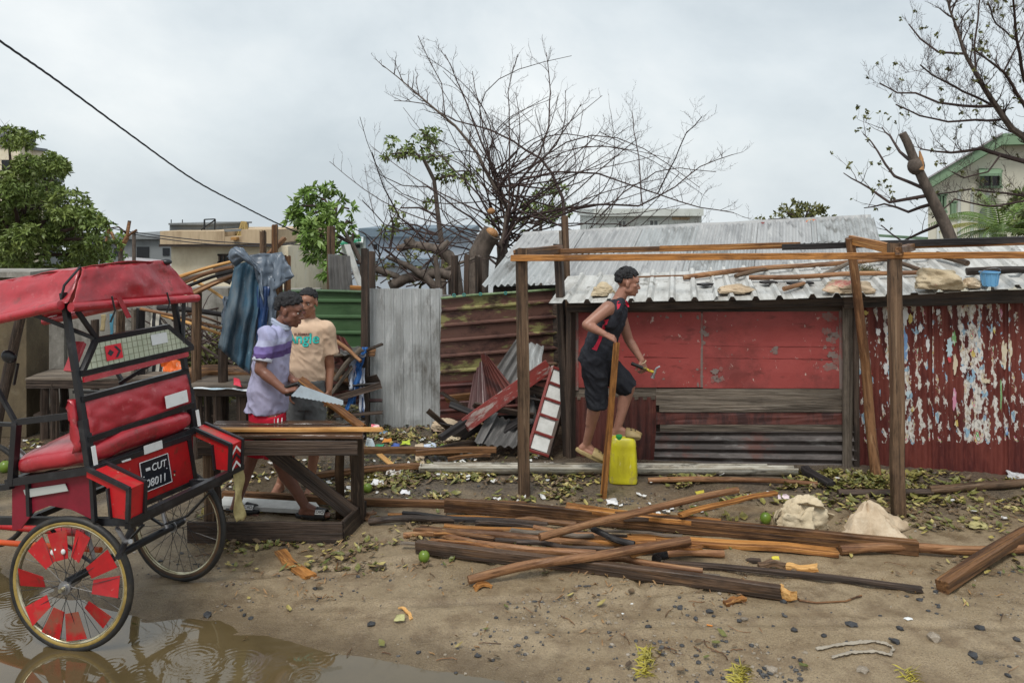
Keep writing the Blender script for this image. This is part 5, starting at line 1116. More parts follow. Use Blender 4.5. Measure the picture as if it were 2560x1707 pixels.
def foot(mb, ankle, toe, size=1., up=(0, 0, 1)):
    a, t = Vector(ankle), Vector(toe); up = Vector(up); d = t-a; d = d-up*d.dot(up); d.normalize(); sd = d.cross(up); s = size
    sole = a-up*(a-t).dot(up)
    capsule(mb, a, .036*s, sole-d*.025*s+up*.022*s, .033*s)
    capsule(mb, a+d*.01, .034*s, sole+d*.13*s+up*.018*s, .024*s); capsule(mb, sole-d*.02*s+up*.02*s, .028*s, sole+sd*.018*s+d*.14*s+up*.014*s, .022*s); capsule(mb, sole-d*.02*s+up*.02*s, .026*s, sole-sd*.022*s+d*.13*s+up*.014*s, .020*s)
    for k, (o_, l_, r_) in enumerate(((.034, .058, .0125), (.013, .056, .0098), (-.004, .050, .0092), (-.020, .043, .0088), (-.035, .034, .0085))):
        capsule(mb, sole+sd*o_*s*.9+d*.14*s+up*.014*s, r_*s, sole+sd*o_*s+d*(.14+l_)*s+up*.010*s, r_*.9*s, 8)
def head_frame(c, fwd, up):
    f = Vector(fwd).normalized(); r = f.cross(Vector(up)).normalized(); u = r.cross(f)
    return lambda x, y, z: Vector(c)+r*x+f*y+u*z, Matrix((r, f, u)).transposed()
def head(mb, c, fwd, up, s=1.):
    L, R = head_frame(c, fwd, up)
    def e(p, r): mb.ball(L(*[q*s for q in p]), [q*s for q in r], 18, 12, R)
    e((0, -.012, .034), (.074, .094, .080)); e((0, .028, -.025), (.063, .064, .085)); e((0, .034, -.074), (.050, .050, .036)); e((0, .072, -.094), (.020, .015, .015))
    e((0, .050, .035), (.058, .048, .045))
    capsule(mb, L(0, .088*s, .008*s), .0085*s, L(0, .107*s, -.030*s), .0125*s, 10)
    for k in (-1, 1):
        e((k*.014, .094, -.035), (.010, .010, .008)); e((k*.042, .056, -.014), (.022, .024, .018)); e((k*.030, .078, .026), (.024, .012, .008)); e((k*.052, .01, -.055), (.018, .035, .028))
        e((k*.078, -.008, -.004), (.009, .019, .031))
    e((0, .089, -.058), (.025, .011, .0075)); e((0, .087, -.070), (.022, .011, .008))
    return L, R
def face_parts(L, R, s, par, skin_dark):
    for k in (-1, 1):
        MB().ball(L(k*.030*s, .0775*s, .004*s), (.0125*s, .009*s, .0055*s), 10, 7, R).build('eye', mat('eye_white', (.55, .50, .45), rough=.2), par, True)
        MB().ball(L(k*.030*s, .0850*s, .004*s), (.0062*s, .003*s, .0055*s), 8, 6, R).build('iris', mat('iris', (.012, .008, .006), rough=.15), par, True)
        MB().ball(L(k*.031*s, .092*s, .025*s), (.021*s, .006*s, .0042*s), 10, 6, R).build('eyebrow', mat('brow', (.012, .010, .010), rough=.8), par, True)
    MB().ball(L(0, .0965*s, -.0585*s), (.022*s, .006*s, .0055*s), 12, 6, R).build('lip', skin_dark, par, True)
    MB().ball(L(0, .0955*s, -.0705*s), (.019*s, .006*s, .0065*s), 12, 6, R).build('lip', skin_dark, par, True)
def hair(L, R, s, par, n=420, rmin=.010, rmax=.017, grow=1.06, top=0., seed=0):
    rr = random.Random(seed); mb = MB(); c = (0, -.014, .036)
    for k in range(n):
        z = rr.uniform(-1, 1); q = rr.uniform(0, 2*math.pi); h = math.sqrt(1-z*z); d = (h*math.cos(q), h*math.sin(q), z)
        lim = float(np.interp(d[1], [-1, -.5, -.1, .3, .6, .9], [-.46, -.40, -.05, .16, .42, .56]))
        if abs(d[0]) > .6 and -.45 < d[1] < .35: lim = max(lim, .12)
        if d[2] < lim: continue
        g = grow+top*max(0, d[2])+rr.uniform(-.03, .09); r = rr.uniform(rmin, rmax)
        mb.ball(L(*[(c[i]+d[i]*(.074, .094, .082)[i]*g)*s for i in range(3)]), r*s, 7, 5)
    return remeshed('hair', mb, mat('hair_black', (.010, .010, .012), [((.035, .034, .036), 60, (1, 1, 1), .5, .62, .8)], rough=.75, bump=.9, bscale=120), par, .0045, 1)
def project(o, pts, d):
    """push points along d until they meet mesh object o"""
    from mathutils.bvhtree import BVHTree
    W_ = o.matrix_basis.copy(); p_ = o.parent
    while p_ is not None: W_ = p_.matrix_basis @ W_; p_ = p_.parent
    me = o.data; t = BVHTree.FromPolygons([W_ @ v.co for v in me.vertices], [tuple(p.vertices) for p in me.polygons]); out = []
    d = Vector(d).normalized()
    for p in pts:
        h = t.ray_cast(Vector(p)-d*1.0, d); out.append(h[0] if h[0] is not None else Vector(p))
    return out
def skin_mat(name, c, d): return mat(name, c, [(d, 5, (1, 1, 1), .45, .62, .7), ((c[0]*1.25, c[1]*1.25, c[2]*1.25), 9, (1, 1, 1), .55, .7, .5)], rough=.42, spec=.45, bump=.06, bscale=90, rand=False)
skin_mat('skin_a', (.19, .086, .058), (.13, .056, .038)); skin_mat('skin_b', (.30, .145, .092), (.22, .10, .062)); skin_mat('skin_c', (.34, .17, .12), (.25, .118, .08))
mat('lip_dark', (.16, .055, .05), rough=.35)
XA, YA, ZA = V(1, 0, 0), V(0, 1, 0), V(0, 0, 1)
# ---------------------------------------------------------------- man with the saw (profile to the right)
pA = empty('person', GL(690, 1292), 'man in a lavender striped polo shirt and red shorts sawing at the workbench', 'person')
a_ = dict(neck=P(701, 815, 6.07), shR=P(668, 842, 5.91), shL=P(688, 842, 6.23), elR=P(650, 924, 5.84), wrR=P(711, 976, 5.80), elL=P(705, 925, 6.28), wrL=P(735, 952, 6.00), pel=P(668, 1030, 6.07), hipR=P(675, 1040, 5.99), hipL=P(664, 1040, 6.16), knR=P(702, 1162, 5.98), anR=P(764, 1266, 6.02), knL=P(624, 1155, 6.16), anL=P(589, 1264, 6.13))
b = MB()
hc = P(724, 778, 6.07); LA, RA = head(b, hc, V(.97, -.10, -.20), V(.16, 0, 1), 1.0)
capsule(b, LA(0, -.022, -.05), .050, a_['neck']+V(-.01, 0, -.02), .058)
def torso(b, rings, k=.90): ringloft(b, [(c, u, ru*k, v, rv*k) for c, u, ru, v, rv in rings])
sA = [(P(703, 808, 6.07), XA, .052, YA, .065), (P(698, 822, 6.07), XA, .075, YA, .105), (P(690, 834, 6.07), XA, .098, YA, .165), (P(684, 852, 6.07), XA, .114, YA, .19), (P(681, 870, 6.07), XA, .120, YA, .195), (P(677, 900, 6.07), XA, .127, YA, .188), (P(672, 957, 6.07), XA, .140, YA, .182), (P(664, 1026, 6.07), XA, .150, YA, .186)]
torso(b, sA[:-1], .80)
limb(b, [a_['shR'], a_['elR'], a_['wrR']], [.052, .040, .027]); limb(b, [a_['shL'], a_['elL'], a_['wrL']], [.052, .040, .027])
capsule(b, a_['elR'].lerp(a_['wrR'], .25), .041, a_['elR'].lerp(a_['wrR'], .5), .036)
hand(b, a_['wrR'], V(.9, .05, .28), V(-.1, -.6, .8), 1, (1.2, 1.3, .8), .02, .98, thumb=V(.8, .5, .1))
hand(b, a_['wrL'], V(.95, -.1, .05), V(.1, -.2, .95), -1, (.7, .8, .5), .04, .95)
for h_, k_, n_ in (('hipR', 'knR', 'anR'), ('hipL', 'knL', 'anL')):
    limb(b, [a_[h_], a_[k_], a_[n_]], [.080, .052, .034]); capsule(b, a_[k_].lerp(a_[n_], .22)+V(-.012, 0, 0), .050, a_[k_].lerp(a_[n_], .5)+V(-.008, 0, 0), .040)
foot(b, a_['anR'], a_['anR']+V(.19, -.02, -.062), .95); foot(b, a_['anL'], a_['anL']+V(.19, -.03, -.062), .95)
remeshed('body', b, 'skin_a', pA, .006, 4)
face_parts(LA, RA, 1., pA, MATS['lip_dark']); hair(LA, RA, 1.0, pA, 1000, .007, .017, .99, .20, 1)
def band_mat(name, bands, rough=.85, bump=.25):
    """cloth dyed in horizontal bands of world height: (z from top, colour)"""
    m = mat(name, bands[-1][1], rough=rough, bump=bump, bscale=30, rand=False, spec=.2); ns, ls = m.node_tree.nodes, m.node_tree.links; bs = ns['Principled BSDF']
    g = ns.new('ShaderNodeNewGeometry'); sx = ns.new('ShaderNodeSeparateXYZ'); ls.new(g.outputs['Position'], sx.inputs[0]); cur = None
    for z, c in bands:
        mx = ns.new('ShaderNodeMix'); mx.data_type = 'RGBA'; t = ns.new('ShaderNodeMapRange'); t.inputs['From Min'].default_value = z-.002; t.inputs['From Max'].default_value = z+.002; ls.new(sx.outputs['Z'], t.inputs['Value'])
        ls.new(t.outputs[0], mx.inputs['Factor']); mx.inputs['B'].default_value = c+(1,)
        if cur is None: mx.inputs['A'].default_value = bands[0][1]+(1,)
        else: ls.new(cur, mx.inputs['A'])
        cur = mx.outputs['Result']
    ls.new(cur, bs.inputs['Base Color']); return m
LAV, PUR, DPU, PALE = (.345, .335, .47), (.19, .145, .36), (.105, .066, .19), (.40, .42, .58)
band_mat('polo', [(-9, LAV), (1.197, DPU), (1.243, PUR), (1.292, PALE), (1.335, (.36, .37, .55))])
b = MB(); ringloft(b, sA)
for s_, e_ in (('shR', 'elR'), ('shL', 'elL')):
    p0, p1 = a_[s_], a_[s_].lerp(a_[e_], .70); d = (p1-p0).normalized(); u = d.cross(YA).normalized(); v = d.cross(u)
    capsule(b, p0, .071, p0+d*.06, .070); ringloft(b, [(p0+d*.03, u, .069, v, .067), (p1, u, .070, v, .066)], 16)
remeshed('polo_shirt', b, 'polo', pA, .0075, 4, .024, 6., 2)
b = MB()
cu_ = a_['neck']
for k in range(15):
    q = 2*math.pi*k/14; c = cu_+V(.062*math.cos(q)+.005, .066*math.sin(q), .028-.020*math.cos(q)+.01*math.sin(q*2)); 
    if k: capsule(b, pc_, .013, c, .013, 6); capsule(b, pc_+V(.002, 0, -.022), .015, c+V(.002, 0, -.022), .015, 6)
    pc_ = c
remeshed('collar', b, mat('collar', (.36, .41, .52), rough=.85, rand=False), pA, .006, 2)
b = MB()
for k, (s_, e_) in enumerate((('shR', 'elR'),)):
    p1 = a_[s_].lerp(a_[e_], .70); d = (a_[e_]-a_[s_]).normalized(); u = d.cross(YA).normalized(); v = d.cross(u); ringloft(b, [(p1-d*.012, u, .071, v, .067), (p1+d*.014, u, .069, v, .065)], 20)
remeshed('sleeve_cuff', b, mat('cuff', (.50, .52, .60), rough=.85, rand=False), pA, .005, 1)
b = MB(); ringloft(b, [(P(668, 1000, 6.07), XA, .12, YA, .165), (P(668, 1030, 6.07), XA, .128, YA, .172), (P(669, 1062, 6.07), XA, .125, YA, .172)])
for h_, k_ in (('hipR', 'knR'), ('hipL', 'knL')):
    p0, p1 = a_[h_], a_[h_].lerp(a_[k_], .80); d = (p1-p0).normalized(); u = d.cross(YA).normalized(); ringloft(b, [(p0, u, .105, YA, .092), (p1, u, .108, YA, .098)])
sh_ = remeshed('shorts', b, mat('shorts_red', (.46, .010, .030), [((.33, .008, .02), 5, (1, 1, 1), .45, .6, .7)], rough=.7, rand=False, spec=.25), pA, .0075, 3, .006, 9., 4)
for k in range(3):
    pts = [P(662+7.5*k+4*t, 1022+90*t, 5.7) for t in [i/8 for i in range(9)]]; q = [p for p in project(sh_, pts, V(0, 1, 0)) if p.y > 5.75]; MB().tube([p+V(0, -.001, 0) for p in q], .0055, 5, True, .4).build('side_stripe', mat('stripe_white', (.72, .72, .72), rough=.8), pA)
def slide(an, toe_dir, par, m, txt=None, L_=.27, w=.095, z=.0, up=ZA):
    d = Vector(toe_dir); d.z = 0; d.normalize(); sd = d.cross(ZA); base = V(an.x, an.y, 0)+d*.055; base.z = gh(base.x, base.y)+z
    def out(q): return d*(math.cos(q)*L_/2)+sd*(math.sin(q)*w/2*(1+.18*math.cos(q)))
    b = MB(); n = 24
    b.loft([[base+out(2*math.pi*k/n)*f+V(0, 0, h) for k in range(n)] for f, h in ((.94, 0), (1., .008), (1., .024), (.95, .030))]); so = b.build('sandal_sole', MATS[m], par, 'auto')
    def st(u, v):
        q = math.pi*u; x = .03+.075*v; return base+d*x+sd*(.053*math.cos(q))+V(0, 0, .012+(.066-.014*v)*math.sin(q)**.8)
    o = MB().sheet(st, 16, 5, .007).build('sandal_strap', MATS[m], par, True, fix=False)
    return base, d, sd
mat('slide_black', (.014, .014, .015), rough=.4)
for an, dv in ((a_['anR'], V(1, -.12, 0)), (a_['anL'], V(1, -.15, 0))):
    bs_, d_, sd_ = slide(an, dv, pA, 'slide_black')
    c = bs_+d_*.068+sd_*.040+V(0, 0, .058)
    n_ = (sd_*.75+V(0, 0, .66)).normalized(); pk = MB(); u_ = d_; w_ = n_.cross(u_); w_ = w_ if w_.z > 0 else -w_
    pk.prism([c+u_*x+w_*y for x, y in ((-.034, -.017), (.034, -.017), (.034, .017), (-.034, .017))], n_*.004).build('strap_patch', mat('patch_white', (.68, .68, .66), rough=.6), pA)
    lettering('DIO', .034, c+n_*.0055, u_, w_, 'slide_black', pA)
# saw
saw = empty('hand_saw', P(740, 975, 5.80), 'hand saw with a broad grey blade and dark handle held over the workbench', 'saw')
mat('saw_steel', (.46, .55, .62), [((.34, .40, .45), 6, (1, 1, 1), .45, .62, .7), ((.2, .1, .05), 14, (1, 1, 1), .66, .7, .6)], rough=.4, metal=.1)
tb = [(752, 963), (858, 1001), (858, 1012)]; n_t = 26
for k in range(n_t+1):
    t = k/n_t; tb.append((858+(728-858)*t, 1012+(989-1012)*t+(1.6 if k % 2 else -.4)))
MB().prism([P(x, y, 5.76) for x, y in tb], V(0, .0025, 0)).build('blade', MATS['saw_steel'], saw)
b = MB()
for p, q, r in (((712, 968), (744, 958), .013), ((744, 958), (758, 972), .013), ((712, 968), (716, 985), .012), ((716, 985), (752, 984), .015), ((752, 984), (760, 970), .014)): capsule(b, P(*p, 5.80), r, P(*q, 5.80), r, 8)
remeshed('handle', b, mat('handle_black', (.015, .014, .014), rough=.35), saw, .004, 2)
# ---------------------------------------------------------------- man in the beige tee (facing the camera)
pB = empty('person', GL(745, 1228), 'man in a beige printed t-shirt and grey shorts standing behind the workbench', 'person')
YB = 6.62
c_ = dict(neck=P(771, 797, YB), shR=P(727, 823, YB), shL=P(814, 822, YB), elR=P(716, 915, YB+.03), wrR=P(722, 968, YB-.08), elL=P(825, 918, YB+.05), wrL=P(823, 974, YB), hipR=P(748, 985, YB), hipL=P(789, 985, YB), knR=P(735, 1105, YB-.02), knL=P(788, 1105, YB-.02), anR=P(699, 1212, YB+.02), anL=P(776, 1208, YB+.05))
b = MB(); LB, RBm = head(b, P(769, 757, YB-.02), V(-.10, -1, -.10), V(.03, -.04, 1), .94)
capsule(b, LB(0, -.022, -.05), .049, c_['neck']+V(0, .02, -.02), .060)
sB = [(P(771, 795, YB+.01), XA, .066, YA, .060), (P(771, 803, YB+.01), XA, .100, YA, .075), (P(771, 812, YB), XA, .150, YA, .092), (P(771, 824, YB), XA, .172, YA, .105), (P(770, 850, YB), XA, .162, YA, .116), (P(769, 900, YB), XA, .150, YA, .118), (P(768, 945, YB), XA, .150, YA, .122), (P(768, 966, YB), XA, .148, YA, .122)]
torso(b, sB, .86); ringloft(b, [(P(768, 940, YB), XA, .115, YA, .085), (P(768, 990, YB), XA, .12, YA, .09), (P(768, 1015, YB), XA, .11, YA, .085)])
for k in 'RL':
    limb(b, [c_['sh'+k], c_['el'+k], c_['wr'+k]], [.050, .038, .026]); limb(b, [c_['hip'+k], c_['kn'+k], c_['an'+k]], [.068, .048, .033]); capsule(b, c_['kn'+k].lerp(c_['an'+k], .22)+V(0, .012, 0), .048, c_['kn'+k].lerp(c_['an'+k], .5)+V(0, .008, 0), .039)
    foot(b, c_['an'+k], c_['an'+k]+V(-.03 if k == 'R' else .02, -.17, -.058), .95)
hand(b, c_['wrL'], V(-.05, -.08, -1), V(.9, -.3, 0), 1, (.25, .35, .25), .04, .95); hand(b, c_['wrR'], V(.1, -.1, -1), V(-.9, -.3, 0), -1, (.3, .4, .3), .04, .95)
remeshed('body', b, 'skin_b', pB, .006, 4); face_parts(LB, RBm, .94, pB, MATS['lip_dark']); hair(LB, RBm, .94, pB, 900, .007, .010, .985, .04, 3)
b = MB(); ringloft(b, sB)
for k in 'RL':
    p0, p1 = c_['sh'+k], c_['sh'+k].lerp(c_['el'+k], .66)+V(.012 if k == 'L' else -.012, 0, 0); d = (p1-p0).normalized(); u = d.cross(YA).normalized(); v = d.cross(u)
    capsule(b, p0, .068, p0+d*.06, .069); ringloft(b, [(p0+d*.03, u, .066, v, .064), (p1, u, .076, v, .068)], 16)
tee = remeshed('t_shirt', b, mat('tee_beige', (.62, .455, .33), [((.54, .385, .27), 4, (1, 1, 1), .45, .65, .6)], rough=.9, bump=.2, bscale=30, rand=False, spec=.15), pB, .0075, 4, .024, 6., 5)
def wrap_text(s, size, c, m, par, o, x=XA, up=ZA, d=V(0, 1, 0), lift=.004, sx=1., bold=0.):
    me = text_mesh(s, size, .0015)
    bm = bmesh.new(); bm.from_mesh(me); bmesh.ops.triangulate(bm, faces=bm.faces)
    bmesh.ops.subdivide_edges(bm, edges=[e for e in bm.edges if e.calc_length() > size*.12], cuts=2); bm.to_mesh(me); bm.free()
    pts = [Vector(c)+x*(v.co.x*sx)+up*v.co.y for v in me.vertices]; zz = [v.co.z for v in me.vertices]; q = project(o, pts, d)
    for v, p, z in zip(me.vertices, q, zz): v.co = p-d*(lift+z)
    me.materials.clear(); me.materials.append(MATS[m] if isinstance(m, str) else m)
    return obj('shirt_lettering', me, par)
mat('print_teal', (.035, .50, .44), rough=.7); mat('print_brown', (.16, .06, .06), rough=.7); mat('print_edge', (.02, .16, .16), rough=.7)
for dx, dz in ((-.0035, 0), (.0035, 0), (0, .0035), (0, -.0035)): wrap_text('Angle', .112, P(765, 842, YB)+V(dx, 0, dz), 'print_edge', pB, tee, lift=.003, sx=1.02)
for dx in (-.0016, .0016): wrap_text('Angle', .112, P(765, 842, YB)+V(dx, 0, 0), 'print_teal', pB, tee, lift=.0058, sx=1.02)
wrap_text('ELEOPERF', .026, P(763, 831, YB), 'print_brown', pB, tee, lift=.004, sx=1.1)
b = MB(); ringloft(b, [(P(768, 950, YB), XA, .140, YA, .115), (P(768, 985, YB), XA, .150, YA, .120), (P(768, 1020, YB), XA, .150, YA, .118)])
for k in 'RL':
    p0, p1 = c_['hip'+k], c_['hip'+k].lerp(c_['kn'+k], 1.0); d = (p1-p0).normalized(); u = d.cross(YA).normalized(); ringloft(b, [(p0, u, .082, YA, .098), (p0.lerp(p1, .5), u, .085, YA, .096), (p1, u, .080, YA, .090)])
remeshed('shorts', b, mat('shorts_grey', (.12, .125, .125), [((.075, .08, .082), 6, (1, 1, 1), .45, .6, .7)], rough=.85, bump=.2, bscale=50, rand=False, spec=.2), pB, .0075, 4, .018, 7., 6)
# ---------------------------------------------------------------- man on the jerrycan (profile to the right)
pC = empty('person', P(1565, 1097, 6.75), 'man in a black sleeveless shirt and shorts stepping up on a yellow jerrycan', 'person')
YC = 6.75
d_ = dict(neck=P(1549, 748, YC), shR=P(1520, 770, 6.58), shL=P(1545, 770, 6.91), elR=P(1467, 812, 6.50), wrR=P(1511, 835, 6.46), elL=P(1572, 850, 6.93), wrL=P(1604, 900, 6.86), hipR=P(1487, 897, 6.67), hipL=P(1490, 893, 6.83), knR=P(1492, 1006, 6.72), anR=P(1466, 1110, 6.90), knL=P(1572, 968, 6.78), anL=P(1543, 1072, 6.76))
b = MB(); LC, RC = head(b, P(1569, 708, YC), V(.985, -.03, -.12), V(.12, 0, 1), .94)
capsule(b, LC(0, -.022, -.05), .047, d_['neck']+V(-.01, 0, -.015), .055)
sp = (P(1546, 757, YC)-P(1490, 890, YC)).normalized(); su = sp.cross(YA).normalized()
sC = [(P(1549, 753, YC), su, .054, YA, .070), (P(1544, 764, YC), su, .080, YA, .110), (P(1537, 778, YC), su, .098, YA, .140), (P(1530, 800, YC), su, .106, YA, .156), (P(1513, 836, YC), su, .119, YA, .152), (P(1501, 862, YC), su, .124, YA, .150), (P(1491, 888, YC), su, .126, YA, .152)]
torso(b, sC, .90); ringloft(b, [(P(1500, 868, YC), su, .10, YA, .125), (P(1486, 900, YC), su, .10, YA, .125)])
for k in 'RL':
    limb(b, [d_['sh'+k], d_['el'+k], d_['wr'+k]], [.056, .040, .026]); capsule(b, d_['el'+k].lerp(d_['wr'+k], .2), .041, d_['el'+k].lerp(d_['wr'+k], .5), .035); capsule(b, d_['sh'+k], .058, d_['sh'+k].lerp(d_['el'+k], .4), .047)
    limb(b, [d_['hip'+k], d_['kn'+k], d_['an'+k]], [.072, .052, .034]); capsule(b, d_['kn'+k].lerp(d_['an'+k], .20)+V(-.014, 0, 0), .052, d_['kn'+k].lerp(d_['an'+k], .5)+V(-.01, 0, 0), .041)
capsule(b, d_['shR'], .056, P(1534, 785, 6.66), .075); capsule(b, d_['shL'], .056, P(1540, 785, 6.84), .075); capsule(b, d_['neck']+V(-.01, 0, -.03), .056, d_['shR'], .044); capsule(b, d_['neck']+V(-.01, 0, -.03), .056, d_['shL'], .044)
hand(b, d_['wrR'], V(.88, .05, -.42), V(.35, -.45, .85), -1, (.55, .7, .45), .10, .98); hand(b, d_['wrL'], V(.25, -.15, -.95), V(.6, -.7, .1), 1, (.9, 1.0, .6), .04, .98)
foot(b, d_['anL'], P(1590, 1091, 6.72), .92)
uR = V(.38, 0, .92).normalized(); foot(b, d_['anR'], d_['anR']+V(.155, -.03, -.135), .92, uR)
remeshed('body', b, 'skin_c', pC, .006, 4); face_parts(LC, RC, .94, pC, MATS['lip_dark']); hair(LC, RC, .94, pC, 1000, .006, .015, .97, .22, 5)
b = MB(); ringloft(b, [(c+V(0, 0, 0), u, ru*1.03, v, rv*1.0) for c, u, ru, v, rv in sC]); ringloft(b, [(P(1504, 858, YC), su, .128, YA, .156), (P(1494, 886, YC), su, .132, YA, .162)])
for k, y in (('R', 6.64), ('L', 6.86)):
    limb(b, [P(1548, 759, y), P(1538, 780, y+(-.04 if k == 'R' else .04)), P(1527, 805, y+(-.03 if k == 'R' else .03))], [.040, .058, .060])
capsule(b, P(1549, 760, 6.70), .050, P(1530, 768, 6.63), .056); capsule(b, P(1552, 760, 6.80), .050, P(1540, 768, 6.87), .056)
vest = remeshed('tank_top', b, mat('tank_black', (.020, .022, .030), [((.035, .038, .05), 6, (1, 1, 1), .5, .64, .8)], rough=.75, bump=.2, bscale=40, rand=False, spec=.3), pC, .0075, 4, .016, 7., 7)
mat('trim_red', (.55, .012, .045), rough=.7)
def patch(o, poly, d, m, par, name, lift=.003):
    """a sewn-on strip: polygon strip of photo pixels projected on the cloth"""
    n = len(poly); rows = []; last_y = 6.63
    for (l, r_) in poly:
        a, c = P(*l, 6.2), P(*r_, 6.2); rows.append([None]*5)
        pts = [P(l[0]+(r_[0]-l[0])*t, l[1]+(r_[1]-l[1])*t, 6.2) for t in (0, .25, .5, .75, 1)]
        out = []
        for p in pts:
            dr = (p-V(0, 0, CH)).normalized(); h = project(o, [V(0, 0, CH)+dr*1.0], dr)[0]
            if h.y > 3: last_y = h.y
            else: h = V(0, 0, CH)+dr*(last_y/dr.y)
            out.append(h-dr*lift)
        rows[-1] = out
    vs = [p for r_ in rows for p in r_]; fs = [(i*5+j, i*5+j+1, (i+1)*5+j+1, (i+1)*5+j) for i in range(n-1) for j in range(4)]
    return MB().add(vs, fs).build(name, MATS[m], par)
patch(vest, [((1510, 800), (1522, 798)), ((1507, 812), (1517, 811)), ((1503, 825), (1511, 824)), ((1498, 838), (1507, 838)), ((1494, 850), (1503, 851)), ((1488, 862), (1497, 864)), ((1479, 872), (1492, 877))], None, 'trim_red', pC, 'side_trim')
patch(vest, [((1543, 754), (1547, 752)), ((1542, 763), (1552, 760)), ((1543, 774), (1548, 770))], None, 'trim_red', pC, 'shoulder_trim')
patch(vest, [((1563, 751), (1568, 752)), ((1562, 760), (1572, 762)), ((1567, 766), (1573, 768))], None, 'trim_red', pC, 'shoulder_trim')
b = MB(); ringloft(b, [(P(1503, 864, YC), su, .124, YA, .156), (P(1490, 890, YC), su, .130, YA, .166), (P(1483, 914, YC), su, .130, YA, .168)])
for k, e in (('R', 1.12), ('L', 1.06)):
    p0, p1 = d_['hip'+k], d_['hip'+k]+(d_['kn'+k]-d_['hip'+k])*e; dd = (p1-p0).normalized(); u = dd.cross(YA).normalized(); capsule(b, p0, .098, p0.lerp(p1, .3), .098); ringloft(b, [(p0, u, .105, YA, .098), (p0.lerp(p1, .5), u, .100, YA, .098), (p1, u, .088, YA, .092)])
remeshed('shorts', b, mat('shorts_black', (.014, .015, .020), [((.028, .03, .036), 7, (1, 1, 1), .5, .64, .8)], rough=.8, bump=.2, bscale=50, rand=False, spec=.25), pC, .0075, 4, .022, 6., 8)
MB().torus(d_['wrL']+V(.01, 0, -.02), V(.5, 0, -.85), .031, .004, 20, 6).build('bracelet', mat('bracelet', (.55, .42, .28), rough=.5), pC, True)
mat('clog_tan', (.36, .27, .125), [((.22, .155, .065), 7, (1, 1, 1), .45, .62, .8)], rough=.6, bump=.2, bscale=40)
def clog(an, toe, up, name='clog'):
    """slip-on clog following the foot: sole, rounded toe box with holes in the upper"""
    a, t = Vector(an), Vector(toe); up = Vector(up).normalized(); d = t-a; d = (d-up*d.dot(up)).normalized(); sd = d.cross(up); base = a-up*((a-t).dot(up)+.012)
    b = MB(); n = 22; L_ = .26; w = .10; cen = base+d*.062
    out = lambda q: d*(math.cos(q)*L_/2)+sd*(math.sin(q)*w/2*(1+.15*math.cos(q)))
    b.loft([[cen+out(2*math.pi*k/n)*f+up*h for k in range(n)] for f, h in ((.93, -.012), (1., -.004), (1., .014), (.96, .022))])
    o = b.build(name, MATS['clog_tan'], pC, True)
    def st(u, v):
        q = math.pi*u; x = .012+.125*v; return cen+d*x+sd*(.053*math.cos(q)*(1-.35*max(0, v-.6)))+up*(.014+(.062-.040*v*v)*math.sin(q)**.75)
    MB().sheet(st, 16, 8, .009).build('clog_upper', MATS['clog_tan'], pC, True, fix=False)
    for k, (u, v) in enumerate(((.35, .35), (.5, .30), (.42, .6), (.58, .58))): MB().ball(st(u, v)+up*.004, (.008, .012, .004), 8, 5).build('clog_hole', mat('hole_dark', (.03, .02, .012), rough=.9), pC)
clog(d_['anL'], P(1590, 1091, 6.72), ZA); clog(d_['anR'], d_['anR']+V(.155, -.03, -.135), uR)
# plank, hammer and jerrycan
beam('held_plank', GL(1509, 1246, -.01), P(1541, 858, 6.43), .058, .03, 'wood_orange', None, 'upright orange plank held by the man on the jerrycan', 'plank', jit=.005)
ham = empty('hammer', P(1612, 922, 6.86), 'claw hammer with black and yellow handle held low before the red wall', 'hammer')
h0, h1 = P(1578, 908, 6.82), P(1636, 931, 6.80)
MB().tube([h0, h0.lerp(h1, .5)], .015, 10).build('grip', MATS['handle_black'], ham, 'auto'); MB().tube([h0.lerp(h1, .5), h1], .012, 10).build('handle', mat('handle_yellow', (.55, .40, .03), [((.03, .03, .03), 9, (1, 1, 1), .5, .56, .9)], rough=.4), ham, 'auto')
hd = (h1-h0).normalized(); hp_ = hd.cross(YA).normalized(); hp_ = hp_ if hp_.z > 0 else -hp_
MB().tube([h1-hp_*.050, h1-hp_*.030, h1-hp_*.028, h1+hp_*.015], [.017, .017, .012, .013], 10).build('head', MATS['steel'], ham, 'auto')
for k in (-1, 1): MB().tube([h1+hp_*.012+YA*.005*k, h1+hp_*.04+hd*.004+YA*.008*k, h1+hp_*.066+hd*.024+YA*.012*k], [.009, .007, .003], 6).build('claw', MATS['steel'], ham, 'auto')
jc = empty('jerrycan', GL(1562, 1213), 'bright yellow plastic jerrycan with green cap used as a step', 'jerrycan')
mat('can_yellow', (.58, .53, .020), [((.44, .38, .025), 3, (1, 1, .5), .46, .58, .8), ((.34, .27, .09), 8, (1, 1, .6), .57, .64, .7), ((.62, .58, .25), 24, (1, 1, .4), .62, .66, .6)], rough=.35, bump=.1, bscale=20, rand=False)
